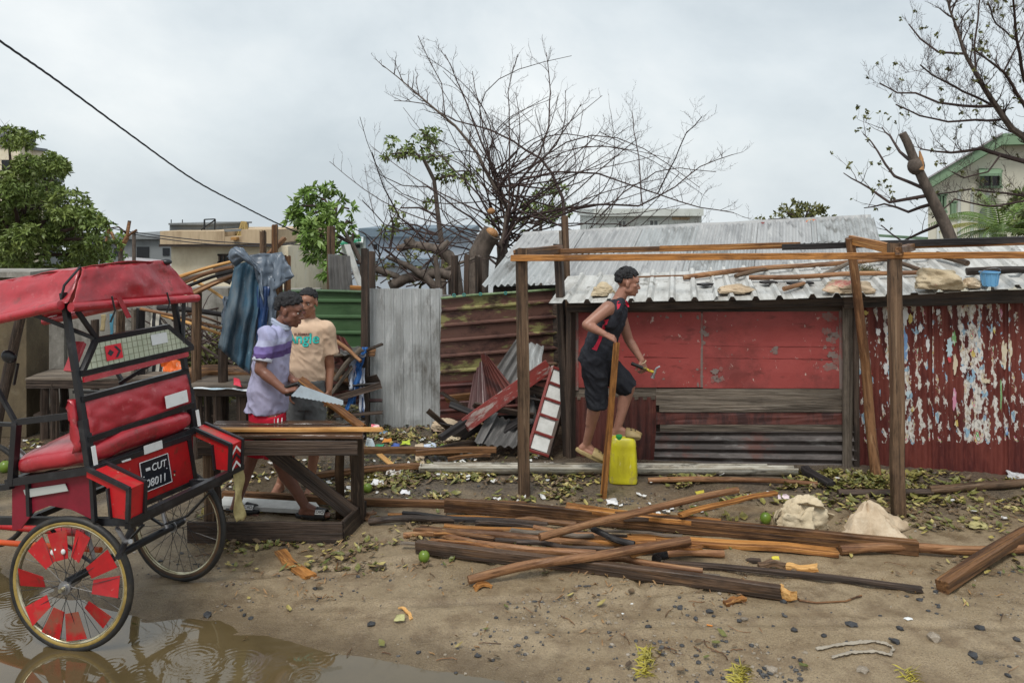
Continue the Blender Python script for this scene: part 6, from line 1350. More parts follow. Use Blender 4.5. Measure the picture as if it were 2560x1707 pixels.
def can_mesh():
    c = GL(1562, 1213); c.y += .10; ang = math.radians(-6); u = V(math.cos(ang), math.sin(ang), 0); v = V(-u.y, u.x, 0); n = 40; H_ = .385
    def ring(z, wx, wy, e=.35, dx=0):
        out = []
        for k in range(n):
            q = 2*math.pi*k/n; x = math.copysign(abs(math.cos(q))**e, math.cos(q)); y = math.copysign(abs(math.sin(q))**e, math.sin(q)); m_ = 1+(.012*math.cos(6*q) if .06 < z < .28 else 0)
            out.append(c+u*(x*wx*m_+dx)+v*(y*wy*m_)+ZA*z)
        return out
    rg = [ring(.0, .100, .085), ring(.008, .112, .097), ring(.03, .117, .102), ring(.05, .1135, .098), ring(.07, .1165, .101), ring(.16, .112, .099), ring(.26, .106, .095), ring(.29, .103, .092), ring(.305, .105, .094), ring(.345, .101, .088), ring(.37, .092, .076), ring(.383, .076, .060)]
    MB().loft(rg).build('body', MATS['can_yellow'], jc, 'auto')
    for k in (-1, 0, 1): MB().tube([c+u*.045*k-v*.097+ZA*.10, c+u*.043*k-v*.094+ZA*.24], .006, 6).build('moulded_rib', MATS['can_yellow'], jc, 'auto')
    MB().tube([c-u*.035-v*.055+ZA*.365, c-u*.035-v*.06+ZA*.392], .026, 16).build('cap', mat('cap_green', (.02, .28, .07), rough=.4), jc, 'auto')
    MB().tube([c-u*.02+v*.03+ZA*.375, c-u*.0+v*.03+ZA*.392, c+u*.05+v*.03+ZA*.392, c+u*.07+v*.03+ZA*.372], .012, 8).build('handle', MATS['can_yellow'], jc, 'auto')
can_mesh()
# ================================================================ BUILDINGS BEHIND
def gz_(Y): return gh(0, Y)-.05
mat('plaster_cream', (.74, .67, .51), [((.56, .48, .34), 1.0, (1, 1, .8), .46, .62, .7), ((.26, .20, .12), 1.5, (1.2, 1, .4), .58, .72, .7), ((.66, .63, .54), 2, (1, 1, 1), .55, .7, .6)], rough=.85, rand=False, spec=.2)
mat('plaster_tan', (.50, .39, .26), [((.34, .25, .16), 1.6, (1.5, 1, .3), .46, .62, .8), ((.12, .09, .065), 2.5, (3, 1, .25), .57, .70, .8)], rough=.85, rand=False, spec=.2)
mat('plaster_grey', (.20, .215, .22), [((.13, .14, .145), 1.2, (1, 1, .6), .46, .62, .8), ((.30, .31, .31), 2, (1, 1, 1), .56, .7, .5)], rough=.85, rand=False, spec=.2)
mat('plaster_blue', (.47, .53, .60), [((.38, .43, .50), .8, (1, 1, .5), .46, .62, .7)], rough=.8, rand=False, spec=.2)
mat('roof_slate', (.155, .205, .25), [((.10, .14, .18), 1, (1, 1, 1), .46, .62, .7)], rough=.6, rand=False, spec=.3)
mat('plaster_white', (.62, .65, .62), [((.48, .50, .46), .9, (1, 1, .5), .46, .62, .7)], rough=.8, rand=False, spec=.2)
mat('trim_green', (.20, .30, .19), [((.13, .20, .13), 1, (1, 1, 1), .46, .62, .7)], rough=.6, rand=False, spec=.3)
mat('wall_pale', (.62, .60, .50), [((.52, .50, .41), .8, (1, 1, .4), .46, .62, .7)], rough=.8, rand=False, spec=.2)
mat('window_dark', (.012, .014, .017), rough=.25, rand=False)
mat('roof_pink', (.36, .345, .36), [((.27, .25, .25), 2, (1, 1, 1), .46, .62, .7)], rough=.7, rand=False)
def block(name, px0, px1, pyt, Y, depth, m, par, pyb=None, name_z=None):
    a, b = P(px0, pyt, Y), P(px1, pyt, Y); zb = gz_(Y) if pyb is None else P(0, pyb, Y).z
    return MB().box(((a.x+b.x)/2, Y+depth/2, (a.z+zb)/2), (b.x-a.x, depth, a.z-zb)).build(name, MATS[m], par)
def window(px0, px1, py0, py1, Y, par, frame=None, m='window_dark', sub=0):
    a, b = P(px0, py0, Y-.01), P(px1, py1, Y-.01)
    w_ = MB().box(((a.x+b.x)/2, Y-.005, (a.z+b.z)/2), (b.x-a.x, .05, a.z-b.z)).build('window', MATS[m], par)
    if frame:
        t = .05
        for c, d in ((((a.x+b.x)/2, Y-.03, a.z), (b.x-a.x+2*t, .08, t)), (((a.x+b.x)/2, Y-.03, b.z), (b.x-a.x+2*t, .08, t)), ((a.x, Y-.03, (a.z+b.z)/2), (t, .08, a.z-b.z)), ((b.x, Y-.03, (a.z+b.z)/2), (t, .08, a.z-b.z)), (((a.x+b.x)/2, Y-.03, (a.z+b.z)/2), (t*.7, .06, a.z-b.z))):
            MB().box(c, d).build('window_frame', MATS[frame], w_)
    return w_
def bld(px, Y, label): return empty('house', V(P(px, 530, Y).x, Y, gz_(Y)), label, 'building')
h1 = bld(0, 40, 'tall cream building rising behind the leafy tree at the far left')
block('wall', -420, 50, 340, 40, 1, 'plaster_cream', h1); block('roof_band', -425, 53, 322, 39.9, 1.2, 'plaster_grey', h1, 366); block('wall', 50.5, 82, 375, 41, 1, 'plaster_cream', h1); block('ledge', 48, 85, 368, 40.8, 1.2, 'plaster_grey', h1, 375); block('wall', 83, 126, 455, 42, 1, 'plaster_grey', h1); block('ledge', 80, 129, 447, 41.8, 1.2, 'plaster_grey', h1, 455)
for x in (-60, 5): window(x, x+26, 400, 440, 40, h1)
h2 = bld(320, 32, 'unfinished grey concrete house with dark square windows')
block('wall', 200, 428, 597, 32, 7, 'plaster_grey', h2); block('roof_slab', 195, 436, 590, 31.8, 7.4, 'plaster_grey', h2, 598); window(342, 373, 617, 643, 32, h2); window(407, 424, 620, 639, 32, h2); window(285, 300, 620, 640, 32, h2)
q0 = P(306, 640, 28); MB().prism([P(306, 641, 30), P(432, 652, 30), P(432, 668, 26), P(300, 662, 26)], V(0, 0, -.08)).build('lean_to_roof', MATS['roof_pink'], h2)
h3 = bld(560, 22, 'cream flat roofed house with a stained broken parapet')
block('wall', 428, 720, 615, 22, 5.5, 'plaster_cream', h3)
block('parapet', 400, 561, 578, 21.7, 6.2, 'plaster_tan', h3, 613); block('parapet', 603, 690, 574, 21.7, 6.2, 'plaster_tan', h3, 610); block('parapet', 561.5, 602.5, 592, 21.7, 6.2, 'plaster_tan', h3, 611.5)
block('eave_band', 397, 692, 611, 21.6, 6.3, 'wood_dark', h3, 617)
MB().prism([P(690.5, 574, 21.72), P(690.5, 612, 21.72), P(770, 617, 26), P(770, 588, 26)], V(-.1, .05, 0)).build('parapet_return', MATS['plaster_tan'], h3)
MB().prism([P(720.5, 616, 22.02), P(720.5, 760, 22.02), P(768, 745, 26.5), P(768, 618, 26.5)], V(-.1, .05, 0)).build('side_wall', mat('plaster_pink', (.47, .37, .28), [((.34, .24, .17), 1.2, (2, 1, .4), .45, .62, .8)], rough=.85, rand=False), h3)
MB().bar(P(561, 577, 21.8), P(604, 575, 21.8), .08, .06).build('parapet_rail', MATS['plaster_grey'], h3)
block('block_stub', 577, 591, 593, 21.5, .3, 'wood_fresh', h3, 600); window(550, 571, 637, 656, 22, h3, 'wood_dark')
block('roof_room', 424, 522, 562, 23, 3.5, 'plaster_grey', h3, 579); block('roof_room_slab', 421, 525, 558, 22.9, 3.7, 'plaster_grey', h3, 562.5)
for a, b in (((511, 575), (511, 549)), ((511, 549), (538, 548)), ((538, 548), (537, 575)), ((503, 575), (538, 550))): MB().bar(P(*a, 22.6), P(*b, 22.6), .035, .035).build('roof_bracket', MATS['window_dark'], h3)
for x in (428, 456): MB().bar(P(x, 560, 23.5), P(x, 549, 23.5), .02, .02).build('rebar', MATS['window_dark'], h3)
th_ = empty('straw_heap', P(607, 573, 22.5), 'small heap of dry straw sticking up behind the broken parapet', 'straw')
b = MB(); rr = random.Random(4)
for k in range(160):
    q = rr.uniform(0, 6.28); r = rr.uniform(.02, .2); p0 = P(607, 590, 22.6)+V(r*1.1*math.cos(q), r*math.sin(q), 0); b.tube([p0, P(610+rr.uniform(-5, 3), 553+rr.uniform(0, 9), 22.6)+V(r*.25*math.cos(q), 0, 0)], .008, 3, False)
b.build('straw', mat('straw', (.36, .26, .10), rough=.9), th_)
h4 = bld(1030, 26, 'pale blue house with slate grey roof band behind the cut tree')
block('wall', 910, 1170, 592, 26, 6, 'plaster_blue', h4); block('roof_band', 896, 1178, 571, 25.7, 6.6, 'roof_slate', h4, 592); block('wall', 860, 1120, 664, 24.5, 1.5, 'plaster_blue', h4); block('lower_roof', 873, 1122, 653, 24.3, 1.8, 'roof_slate', h4, 666)
window(935, 943, 611, 624, 26, h4); window(1006, 1026, 610, 632, 26, h4, None, 'plaster_grey'); window(1160, 1176, 640, 660, 26, h4)
MB().tube([P(912, 592, 25.95), P(910, 650, 25.95)], .05, 6).build('downpipe', MATS['plaster_white'], h4); MB().prism([P(849, 604, 26.5), P(903, 595, 26.5), P(903, 599, 25.5), P(849, 608, 25.5)], V(0, 0, -.06)).build('green_roof', mat('roof_green', (.03, .26, .14), rough=.5), h4)
block('annex_wall', 853, 909, 607, 26.3, 4, 'plaster_white', h4); window(870, 880, 618, 635, 26.3, h4); window(886, 900, 612, 620, 26.3, h4)
h5 = bld(1620, 30, 'white flat roofed building behind the bare branches')
block('wall', 1490, 1754, 540, 30, 7, 'plaster_white', h5); block('parapet', 1484, 1759, 522, 29.7, 7.4, 'plaster_white', h5, 540); window(1623, 1645, 550, 585, 30, h5, 'plaster_white', 'plaster_grey'); window(1680, 1724, 543, 550, 30, h5, None, 'plaster_tan'); window(1545, 1565, 552, 585, 30, h5, 'plaster_white', 'plaster_grey')
h6 = bld(2450, 18, 'cream building with a green gabled roof edge at the far right')
Y6 = 18.0
MB().prism([P(2320, 760, Y6), P(2320, 470, Y6), P(2505, 352, Y6), P(2760, 352, Y6), P(2760, 760, Y6)], V(3.4, 6, 0)).build('wall', MATS['wall_pale'], h6)
MB().prism([P(2312, 452, Y6-.35), P(2312, 478, Y6-.35), P(2505, 362, Y6-.35), P(2505, 334, Y6-.35)], V(3.75, 6.6, 0)).build('roof_edge', MATS['trim_green'], h6)
MB().prism([P(2505.5, 334, Y6-.35), P(2505.5, 362, Y6-.35), P(2770, 356, Y6-.35), P(2770, 330, Y6-.35)], V(3.75, 6.6, 0)).build('roof_edge', MATS['trim_green'], h6)
MB().prism([P(2310, 449, Y6-.4), P(2310, 453, Y6-.4), P(2507, 335, Y6-.4), P(2507, 330, Y6-.4)], V(3.8, 6.7, 0)).build('roof_sheet', MATS['roof_pink'], h6)
for x0, x1, y0, y1 in ((2343, 2360, 487, 530), (2378, 2385, 505, 540)): window(x0, x1, y0, y1, Y6, h6, 'trim_green')
window(2454, 2498, 428, 468, Y6, h6, 'trim_green'); MB().prism([P(2448, 428, Y6), P(2504, 428, Y6), P(2504, 440, Y6-.6), P(2448, 440, Y6-.6)], V(0, 0, .06)).build('awning', MATS['trim_green'], h6)
for x in (2346, 2398, 2430, 2470): MB().bar(P(x, 760, Y6-.02), P(x, 480, Y6-.02), .06, .05).build('pilaster', MATS['plaster_white'], h6)
for x0 in (2470,): 
    a = [P(x0+22*math.cos(t), 545-30*math.sin(t), Y6-.03) for t in [math.pi*k/12 for k in range(13)]]; MB().prism([P(x0+22, 600, Y6-.03)]+a+[P(x0-22, 600, Y6-.03)], V(0, .05, 0)).build('arched_window', MATS['plaster_grey'], h6)
block('side_ledge', 2308, 2320, 593, 18.2, 3, 'trim_green', h6, 600)
# ================================================================ TREES
def leaf_mesh(name, cl, n, ln, wd, rng, par, m, flat=.75, droop=.2):
    """leaves in tufts spread through clumps (centre, radii)"""
    V_ = []; F_ = []
    for (c, r), k in zip(cl, n):
        nt = max(1, k//7)
        for t in range(nt):
            while True:
                d = Vector((rng.uniform(-1, 1), rng.uniform(-1, 1), rng.uniform(-1, 1)))
                if .25 < d.length < 1: break
            if rng.random() < .55: d = d.normalized()*rng.uniform(.75, 1.0)
            p = Vector(c)+Vector((d.x*r[0], d.y*r[1], d.z*r[2])); ax = (d.normalized()+Vector((rng.uniform(-.6, .6), rng.uniform(-.6, .6), rng.uniform(-.2, .8)))).normalized()
            u = ax.orthogonal().normalized(); w = ax.cross(u)
            for j in range(7):
                q = 2*math.pi*(j/7+rng.random()*.1); e = (ax*rng.uniform(.1, .8)+(u*math.cos(q)+w*math.sin(q))*rng.uniform(.6, 1.)+Vector((0, 0, -droop))).normalized()
                l = ln*rng.uniform(.6, 1.2); s = e.cross(Vector((rng.uniform(-1, 1), rng.uniform(-1, 1), rng.uniform(-.3, 1)))).normalized()*wd*rng.uniform(.7, 1.2)
                i = len(V_); p1 = p+e*l*.5; nn = e.cross(s).normalized()*wd*.25
                V_ += [p, p1+s+nn, p+e*l+Vector((0, 0, -l*.12)), p1-s+nn]; F_.append((i, i+1, i+2, i+3))
    me = np_mesh(name, np.array([tuple(v) for v in V_]), np.array(F_), m, False)
    return obj(name, me, par)
def leaf_mat(name, c, c2, c3):
    m = mat(name, c, [(c2, 1.6, (1, 1, 1), .42, .6, .8), (c3, 5, (1, 1, 1), .56, .7, .8), ((c[0]*.45, c[1]*.45, c[2]*.5), 11, (1, 1, 1), .52, .66, .7)], rough=.42, spec=.4, rand=False); m.node_tree.nodes['Principled BSDF'].inputs['Transmission Weight'].default_value = 0; return m
leaf_mat('leaf_green', (.13, .185, .045), (.19, .235, .06), (.29, .31, .09)); leaf_mat('leaf_mid', (.12, .21, .04), (.17, .25, .06), (.25, .28, .08)); leaf_mat('leaf_olive', (.11, .12, .035), (.16, .16, .05), (.24, .22, .07))
def branches(mb, pts, r0, r1, n=6):
    k = len(pts); rs = [r0+(r1-r0)*i/(k-1) for i in range(k)]; mb.tube(pts, rs, n)
def wander(pts, step, amp, rng):
    out = [Vector(pts[0])]
    for a, b in zip(pts, pts[1:]):
        a, b = Vector(a), Vector(b); n = max(1, int((b-a).length/step))
        for i in range(1, n+1):
            q = a.lerp(b, i/n); out.append(q+Vector((rng.uniform(-1, 1), rng.uniform(-1, 1), rng.uniform(-1, 1)))*amp if i < n else q)
    return out
def twigs(mb, path, r0, rng, dens, ln, depth=2, up=.35, rt=.004, out=None, tips=None):
    """side shoots along a limb; recursion gives the fine spray"""
    L = 0.
    for a, b in zip(path, path[1:]):
        L += (b-a).length
        while L > dens:
            L -= dens*rng.uniform(.6, 1.4); p = a.lerp(b, rng.random()); t = (b-a).normalized()
            d = (t*rng.uniform(.2, .9)+Vector((rng.uniform(-1, 1), rng.uniform(-1, 1)*.7, rng.uniform(-.6, 1)+up))).normalized(); l = ln*rng.uniform(.4, 1.1); q = [p]; cur = d
            for k in range(5):
                cur = (cur+Vector((rng.uniform(-1, 1), rng.uniform(-1, 1), rng.uniform(-.7, 1)))*.28+Vector((0, 0, up*.12))).normalized(); q.append(q[-1]+cur*l/5)
            r = max(rt*.55, r0*.45); mb.tube(q, [r, r*.8, r*.65, r*.5, r*.4, rt*.4], 3 if r < .012 else 4, False)
            if tips is not None: tips.append(q[-1])
            if depth > 1: twigs(mb, q, r, rng, dens*.62, l*.5, depth-1, up, rt, out, tips)
# big bare tree broken by the storm
rg = random.Random(3); tr = empty('bare_tree', V(P(1235, 700, 12.5).x, 12.5, gz_(12.5)), 'large bare storm broken tree spreading thin branches above the sheds', 'tree')
LIM = [[(1240, 690), (1250, 640), (1261, 583), (1270, 523), (1232, 460), (1193, 383), (1138, 315), (1087, 273), (1028, 222), (957, 164)],
 [(1410, 560), (1406, 494), (1380, 434), (1351, 396), (1283, 353), (1223, 324), (1138, 302), (1062, 260), (985, 252)],
 [(1262, 600), (1198, 489), (1155, 443), (1104, 392), (1062, 362)], [(1255, 620), (1283, 549), (1300, 451), (1346, 392), (1372, 315), (1376, 230), (1366, 132)],
 [(1258, 610), (1274, 536), (1240, 443), (1205, 360), (1181, 298), (1155, 230), (1113, 137)], [(1262, 600), (1285, 470), (1308, 449), (1389, 430), (1495, 434), (1580, 464), (1644, 485), (1750, 519), (1835, 532)],
 [(1250, 640), (1283, 552), (1410, 520), (1516, 511), (1597, 515), (1687, 468), (1750, 417), (1831, 387)], [(1606, 515), (1597, 392), (1584, 324), (1580, 281)], [(1644, 485), (1687, 400), (1716, 332), (1755, 292)],
 [(1280, 530), (1325, 443), (1389, 358), (1453, 260)], [(1250, 620), (1180, 545), (1070, 468), (1006, 464), (951, 438)], [(1240, 660), (1172, 600), (1113, 570), (1070, 528), (985, 477)],
 [(1265, 560), (1223, 400), (1198, 264), (1181, 179)], [(1270, 540), (1274, 485), (1274, 358), (1270, 230), (1295, 137)], [(1113, 294), (1104, 209), (1070, 145), (1045, 90)], [(1262, 600), (1330, 500), (1420, 400), (1500, 330), (1560, 360)],
 [(1255, 630), (1340, 560), (1450, 470), (1530, 400), (1590, 350)], [(1250, 650), (1160, 620), (1060, 600), (960, 560), (905, 500)], [(1262, 600), (1400, 560), (1540, 560), (1650, 580), (1790, 560)], [(1500, 540), (1560, 480), (1640, 430), (1700, 420), (1790, 430)], [(1085, 620), (1000, 545), (960, 470), (930, 380)]]
lb, tb_ = MB(), MB(); tips = []
for i, l in enumerate(LIM):
    y0 = 12.5+rg.uniform(-.3, .3); y1 = 12.5+rg.uniform(-1.6, 1.6); n = len(l); pts = [P(*p, y0+(y1-y0)*k/(n-1)) for k, p in enumerate(l)]; path = wander(pts, .22, .014, rg); r0 = .8*(.06, .036, .026, .034, .032, .026, .034, .014, .014, .02, .024, .024, .024, .02, .012, .018, .018, .02, .018, .014, .02)[i]
    br = MB(); branches(br, path, r0, .006, 6); br.build('limb', MATS['twig'] if r0 < .045 else MATS['bark_grey'], tr, 'auto', fix=False)
    twigs(tb_, path[len(path)//6:], r0*.5, rg, .125, .40, 3, .26, .0042, None, tips)
for k in range(80):
    s0 = Vector((rg.uniform(1225, 1300), rg.uniform(430, 610))); an = rg.uniform(-.2, math.pi+.1)*rg.uniform(.75, 1.); R0 = rg.uniform(170, 430) if math.sin(an) > .3 else rg.uniform(220, 520); e0 = s0+Vector((math.cos(an)*R0*1.15, -math.sin(an)*R0*.82)); e0.y = max(e0.y, 140); bow = rg.uniform(-.42, .42)*R0; nrm = Vector((math.sin(an), math.cos(an))); y0, y1 = 12.5, 12.5+rg.uniform(-1.5, 1.5)
    path = wander([P(*(s0.lerp(e0, t)+nrm*bow*math.sin(math.pi*t)), y0+(y1-y0)*t) for t in [i/8 for i in range(9)]], .3, .012, rg); branches(tb_, path, rg.uniform(.008, .016), .004, 4); twigs(tb_, path[2:], .008, rg, .20, .32, 2, .25, .0042)
tw_ = tb_.build('twig_spray', MATS['twig'], tr, fix=False); tw_['kind'] = 'stuff'
trunk = MB().tube(wander([V(P(1196, 700, 12.2).x, 12.2, gz_(12.2)), P(1193, 719, 12.2), P(1198, 634, 12.2), P(1214, 603, 12.2), P(1230, 582, 12.15)], .2, .02, rg), [.19, .185, .18, .175, .17, .165, .16, .155, .15, .15, .145, .14, .14, .13, .13][:len(wander([V(P(1196, 700, 12.2).x, 12.2, gz_(12.2)), P(1193, 719, 12.2), P(1198, 634, 12.2), P(1214, 603, 12.2), P(1230, 582, 12.15)], .2, .02, random.Random(1)))] or .16, 12).build('trunk', MATS['bark_grey'], tr, 'auto')
MB().ball(P(1230, 582, 12.12), (.10, .09, .07), 14, 8, Matrix.Rotation(.5, 3, 'Y')).build('sawn_end', MATS['wood_cut'], tr)
MB().ball(P(1228, 528, 12.3), (.06, .05, .05), 10, 6).build('sawn_end', MATS['wood_cut'], tr)
def thick(pts, Y, r0, r1, par, name='limb', cut=False, m='bark_grey'):
    p_ = wander([P(*p, Y) if not isinstance(p, Vector) else p for p in pts], .15, .012, rg); b = MB(); branches(b, p_, r0, r1, 10); o = b.build(name, MATS[m], par, 'auto')
    if cut: MB().ball(p_[-1], (r1*.75, r1*.75, r1*.75), 8, 6).build('sawn_end', MATS['wood_cut'], par)
    return p_
thick([(1262, 700), (1258, 640), (1255, 620), (1262, 600)], 12.5, .11, .08, tr, 'trunk', False)
bt = empty('felled_tree', V(P(1140, 700, 11.2).x, 11.2, gz_(11.2)), 'thick bent grey trunk with sawn off limbs behind the grey sheet', 'tree')
p_ = thick([V(P(1140, 700, 11.2).x, 11.2, gz_(11.2)), (1139, 716), (1134, 665), (1122, 640), (1100, 625), (1060, 617), (1025, 612), (998, 622)], 11.2, .17, .05, bt, 'trunk', True)
thick([(1100, 625), (1114, 612), (1123, 604)], 11.15, .06, .04, bt); thick([(1032, 614), (1028, 600), (1031, 596)], 11.15, .05, .045, bt); thick([(1040, 616), (1018, 606), (1013, 598)], 11.15, .045, .035, bt)
thick([(975, 715), (1010, 698), (1060, 686), (1105, 683), (1126, 690)], 10.9, .07, .07, bt, 'fallen_limb', False); thick([(1090, 720), (1060, 690), (1020, 664), (990, 652), (965, 642)], 10.8, .06, .02, bt, 'fallen_limb', False); thick([(1097, 720), (1093, 680), (1088, 640)], 10.7, .045, .03, bt, 'fallen_limb'); thick([(930, 668), (990, 690), (1005, 700)], 10.9, .05, .04, bt, 'fallen_limb'); thick([(1070, 690), (1050, 715), (1140, 660), (1200, 640)], 11., .03, .02, bt, 'fallen_limb', False)
b = MB()
for k in range(46):
    x, y = rg.uniform(920, 1110), rg.uniform(600, 720); Y = rg.uniform(10.6, 11.8); q = [P(x, y, Y)]; d = Vector((rg.uniform(-1, 1), rg.uniform(-.4, .4), rg.uniform(-.5, .9))).normalized()
    for j in range(6): d = (d+Vector((rg.uniform(-1, 1), rg.uniform(-1, 1), rg.uniform(-1, 1)))*.3).normalized(); q.append(q[-1]+d*.14)
    b.tube(q, [.010, .009, .008, .007, .006, .005, .003], 4, False)
o_ = b.build('twig_spray', MATS['twig'], bt, fix=False); o_['kind'] = 'stuff'
leaf_mesh('leaf_litter', [(P(x, y, 11.2), (.35, .5, .2)) for x, y in ((1075, 660), (1090, 690), (1000, 690), (960, 650), (1050, 640))], [90, 80, 60, 50, 60], .07, .018, rg, bt, MATS['leaf_olive'])['kind'] = 'stuff'
# leafy trees
def leafy(name, label, Y, clumps, trunk_pts, tr_r, ln, wd, dens, m, seed, dep=.8, tw=.12):
    rn = random.Random(seed); base = V(P(trunk_pts[0][0], 700, Y).x, Y, gz_(Y)); t = empty(name, base, label, 'tree'); s = Y/F
    b = MB(); path = wander([base]+[P(*q, Y) for q in trunk_pts], .3, .02, rn); branches(b, path, tr_r, tr_r*.5, 9); b.build('trunk', MATS['bark_grey'], t, 'auto')
    b = MB(); cl, nn = [], []
    for (x, y, r) in clumps:
        c = P(x, y, Y+rn.uniform(-dep, dep)); R_ = r*s; cl.append((c, (R_*.8, R_*.8, R_*.62))); nn.append(int(dens*.5*(r/40.)**2))
        for _ in range(3): c2 = c+V(rn.uniform(-1, 1), rn.uniform(-1, 1), rn.uniform(-.8, .9))*R_*.9; cl.append((c2, (R_*.42, R_*.42, R_*.28))); nn.append(int(dens*.22*(r/40.)**2))
        k = min(path, key=lambda p: (p-c).length+max(0, p.z-c.z)*2)
        pp = wander([k, k.lerp(c, .5)+V(0, 0, .08), c], .2, .03, rn); branches(b, pp, tr_r*.35, .012, 5); twigs(b, pp[1:], .02, rn, tw, R_*1.1, 2, .3, .004)
    b.build('limb', MATS['twig'], t, fix=False)['kind'] = 'stuff'
    cr = leaf_mesh('crown', cl, nn, ln, wd, rn, t, MATS[m]); return t
leafy('mango_tree', 'dense green mango tree above the rickshaw canopy at the left', 12.5, [(20, 340, 42), (66, 352, 26), (115, 425, 60), (150, 425, 28), (30, 470, 78), (95, 520, 85), (170, 510, 62), (218, 545, 44), (243, 600, 34), (150, 600, 78), (60, 620, 80), (200, 640, 48), (5, 655, 60), (110, 690, 56), (30, 570, 78), (-40, 500, 90), (-60, 620, 100), (75, 690, 40), (250, 560, 20)], [(40, 700), (46, 660), (52, 620)], .15, .095, .019, 520, 'leaf_green', 7, 1.0)
leafy('young_tree', 'young leaning tree with glossy leaves behind the tarpaulin', 10.2, [(790, 490, 42), (760, 543, 38), (815, 535, 40), (848, 500, 20), (872, 522, 16), (800, 590, 42), (786, 632, 36), (815, 672, 32), (770, 590, 28), (880, 560, 14), (885, 590, 10), (830, 620, 26), (750, 515, 18)], [(905, 660), (880, 610), (855, 575), (838, 545)], .045, .115, .022, 230, 'leaf_mid', 9, .5)
leafy('screen_tree', 'green leafed tree showing through the bare branches on the left side', 15.5, [(1050, 365, 48), (1000, 372, 40), (1098, 398, 34), (975, 385, 22), (1110, 440, 30), (1170, 450, 26), (1180, 430, 16), (1075, 505, 18), (1000, 520, 16), (985, 560, 24), (960, 580, 18)], [(1110, 640), (1095, 540), (1085, 450), (1060, 400)], .07, .12, .024, 190, 'leaf_green', 13, .5, .3)
leafy('screen_tree', 'leafy crown behind the bare branches next to the timber upright', 15.5, [(1360, 500, 42), (1400, 470, 26), (1330, 520, 30), (1290, 555, 22), (1410, 520, 26), (1240, 560, 20), (1370, 545, 30)], [(1350, 640), (1352, 560)], .06, .12, .024, 190, 'leaf_green', 17, .5, .3)
leafy('round_tree', 'small round distant tree above the ridge of the grey roof', 24, [(1960, 530, 24), (1990, 520, 26), (2025, 520, 28), (2055, 530, 22), (2070, 545, 14), (1920, 548, 16), (1895, 556, 10), (2000, 545, 26)], [(2005, 600), (2010, 560)], .12, .17, .035, 260, 'leaf_olive', 19, .6, .5)
leafy('broken_tree', 'small broken tree with splintered branches by the utility pole', 17, [(262, 590, 18), (285, 610, 22), (300, 640, 20), (260, 640, 26), (275, 570, 12), (300, 590, 8)], [(300, 680), (302, 630), (318, 585), (324, 552)], .07, .13, .026, 170, 'leaf_mid', 23, .4, .3)
st_ = empty('splintered_branch', P(317, 600, 16.8), 'splintered orange branch end left of the utility pole', 'branch')
for a, b_, r in (((300, 625), (318, 592), .05), ((318, 592), (323, 556), .03), ((318, 592), (342, 575), .025), ((300, 625), (278, 580), .03), ((262, 630), (272, 570), .03)): MB().tube(wander([P(*a, 16.8), P(*b_, 16.8)], .1, .01, rg), r, 6).build('limb', MATS['wood_pole'], st_, 'auto')
# tree at the right edge
rt_ = empty('broken_tree', V(P(2660, 700, 11).x, 11, gz_(11)), 'nearly leafless tree reaching in from the right above the stall frame', 'tree')
RL = [[(2660, 560), (2610, 400), (2560, 343), (2529, 322), (2476, 245), (2440, 184), (2407, 122), (2374, 24), (2360, -40)], [(2620, 380), (2560, 261), (2509, 180), (2460, 143), (2430, 120)], [(2484, 265), (2407, 265), (2346, 257), (2289, 233), (2244, 233), (2199, 208)], [(2640, 430), (2560, 404), (2501, 388), (2452, 371), (2378, 382), (2301, 373)], [(2411, 135), (2346, 131), (2301, 98), (2272, 61)], [(2660, 520), (2560, 490), (2427, 473), (2338, 486)], [(2660, 540), (2560, 502), (2468, 516), (2387, 498), (2330, 545)], [(2620, 300), (2560, 200), (2542, 102), (2533, 0), (2530, -60)], [(2440, 184), (2436, 110), (2445, 50), (2452, -20)], [(2476, 261), (2407, 229), (2346, 196), (2301, 163)], [(2500, 300), (2440, 300), (2370, 305), (2300, 290), (2240, 262)], [(2542, 102), (2490, 60), (2470, 10)], [(2509, 180), (2540, 120), (2570, 60)], [(2501, 388), (2470, 430), (2410, 445), (2380, 430)]]
b = MB(); tips = []
for i, l in enumerate(RL):
    y0 = 11+rg.uniform(-.2, .2); y1 = 11+rg.uniform(-1.3, 1.3); n = len(l); path = wander([P(*p, y0+(y1-y0)*k/(n-1)) for k, p in enumerate(l)], .18, .012, rg); r0 = .6*(.12, .06, .04, .07, .03, .035, .03, .05, .025, .03, .03, .02, .02, .02)[i]
    br = MB(); branches(br, path, r0, .009, 7); br.build('limb', MATS['bark_grey'] if r0 > .05 else MATS['twig'], rt_, 'auto', fix=False); twigs(b, path[1:], r0*.4, rg, .085, .42, 3, .30, .0046, None, tips)
b.build('twig_spray', MATS['twig'], rt_, fix=False)['kind'] = 'stuff'
tb2 = MB(); branches(tb2, wander([V(P(2680, 700, 11).x, 11, gz_(11)), P(2660, 560, 11)], .3, .02, rg), .2, .14, 10); tb2.build('trunk', MATS['bark_grey'], rt_, 'auto')
rg.shuffle(tips); leaf_mesh('leaf_remains', [(p, (.06, .06, .06)) for p in tips[:110]], [9]*110, .05, .016, rg, rt_, MATS['leaf_olive'])['kind'] = 'stuff'
sn = empty('tree_snag', V(P(2378, 640, 10.6).x, 10.6, gz_(10.6)), 'snapped leaning trunk with a splintered top in front of the cream building', 'tree')
path = wander([V(P(2385, 640, 10.6).x, 10.6, 0), P(2378, 600, 10.6), P(2346, 527, 10.6), P(2313, 461, 10.6), P(2289, 408, 10.6), P(2268, 355, 10.6), P(2256, 333, 10.6)], .15, .012, rg); tb3 = MB(); branches(tb3, path, .125, .05, 11); tb3.build('trunk', MATS['bark_grey'], sn, 'auto')
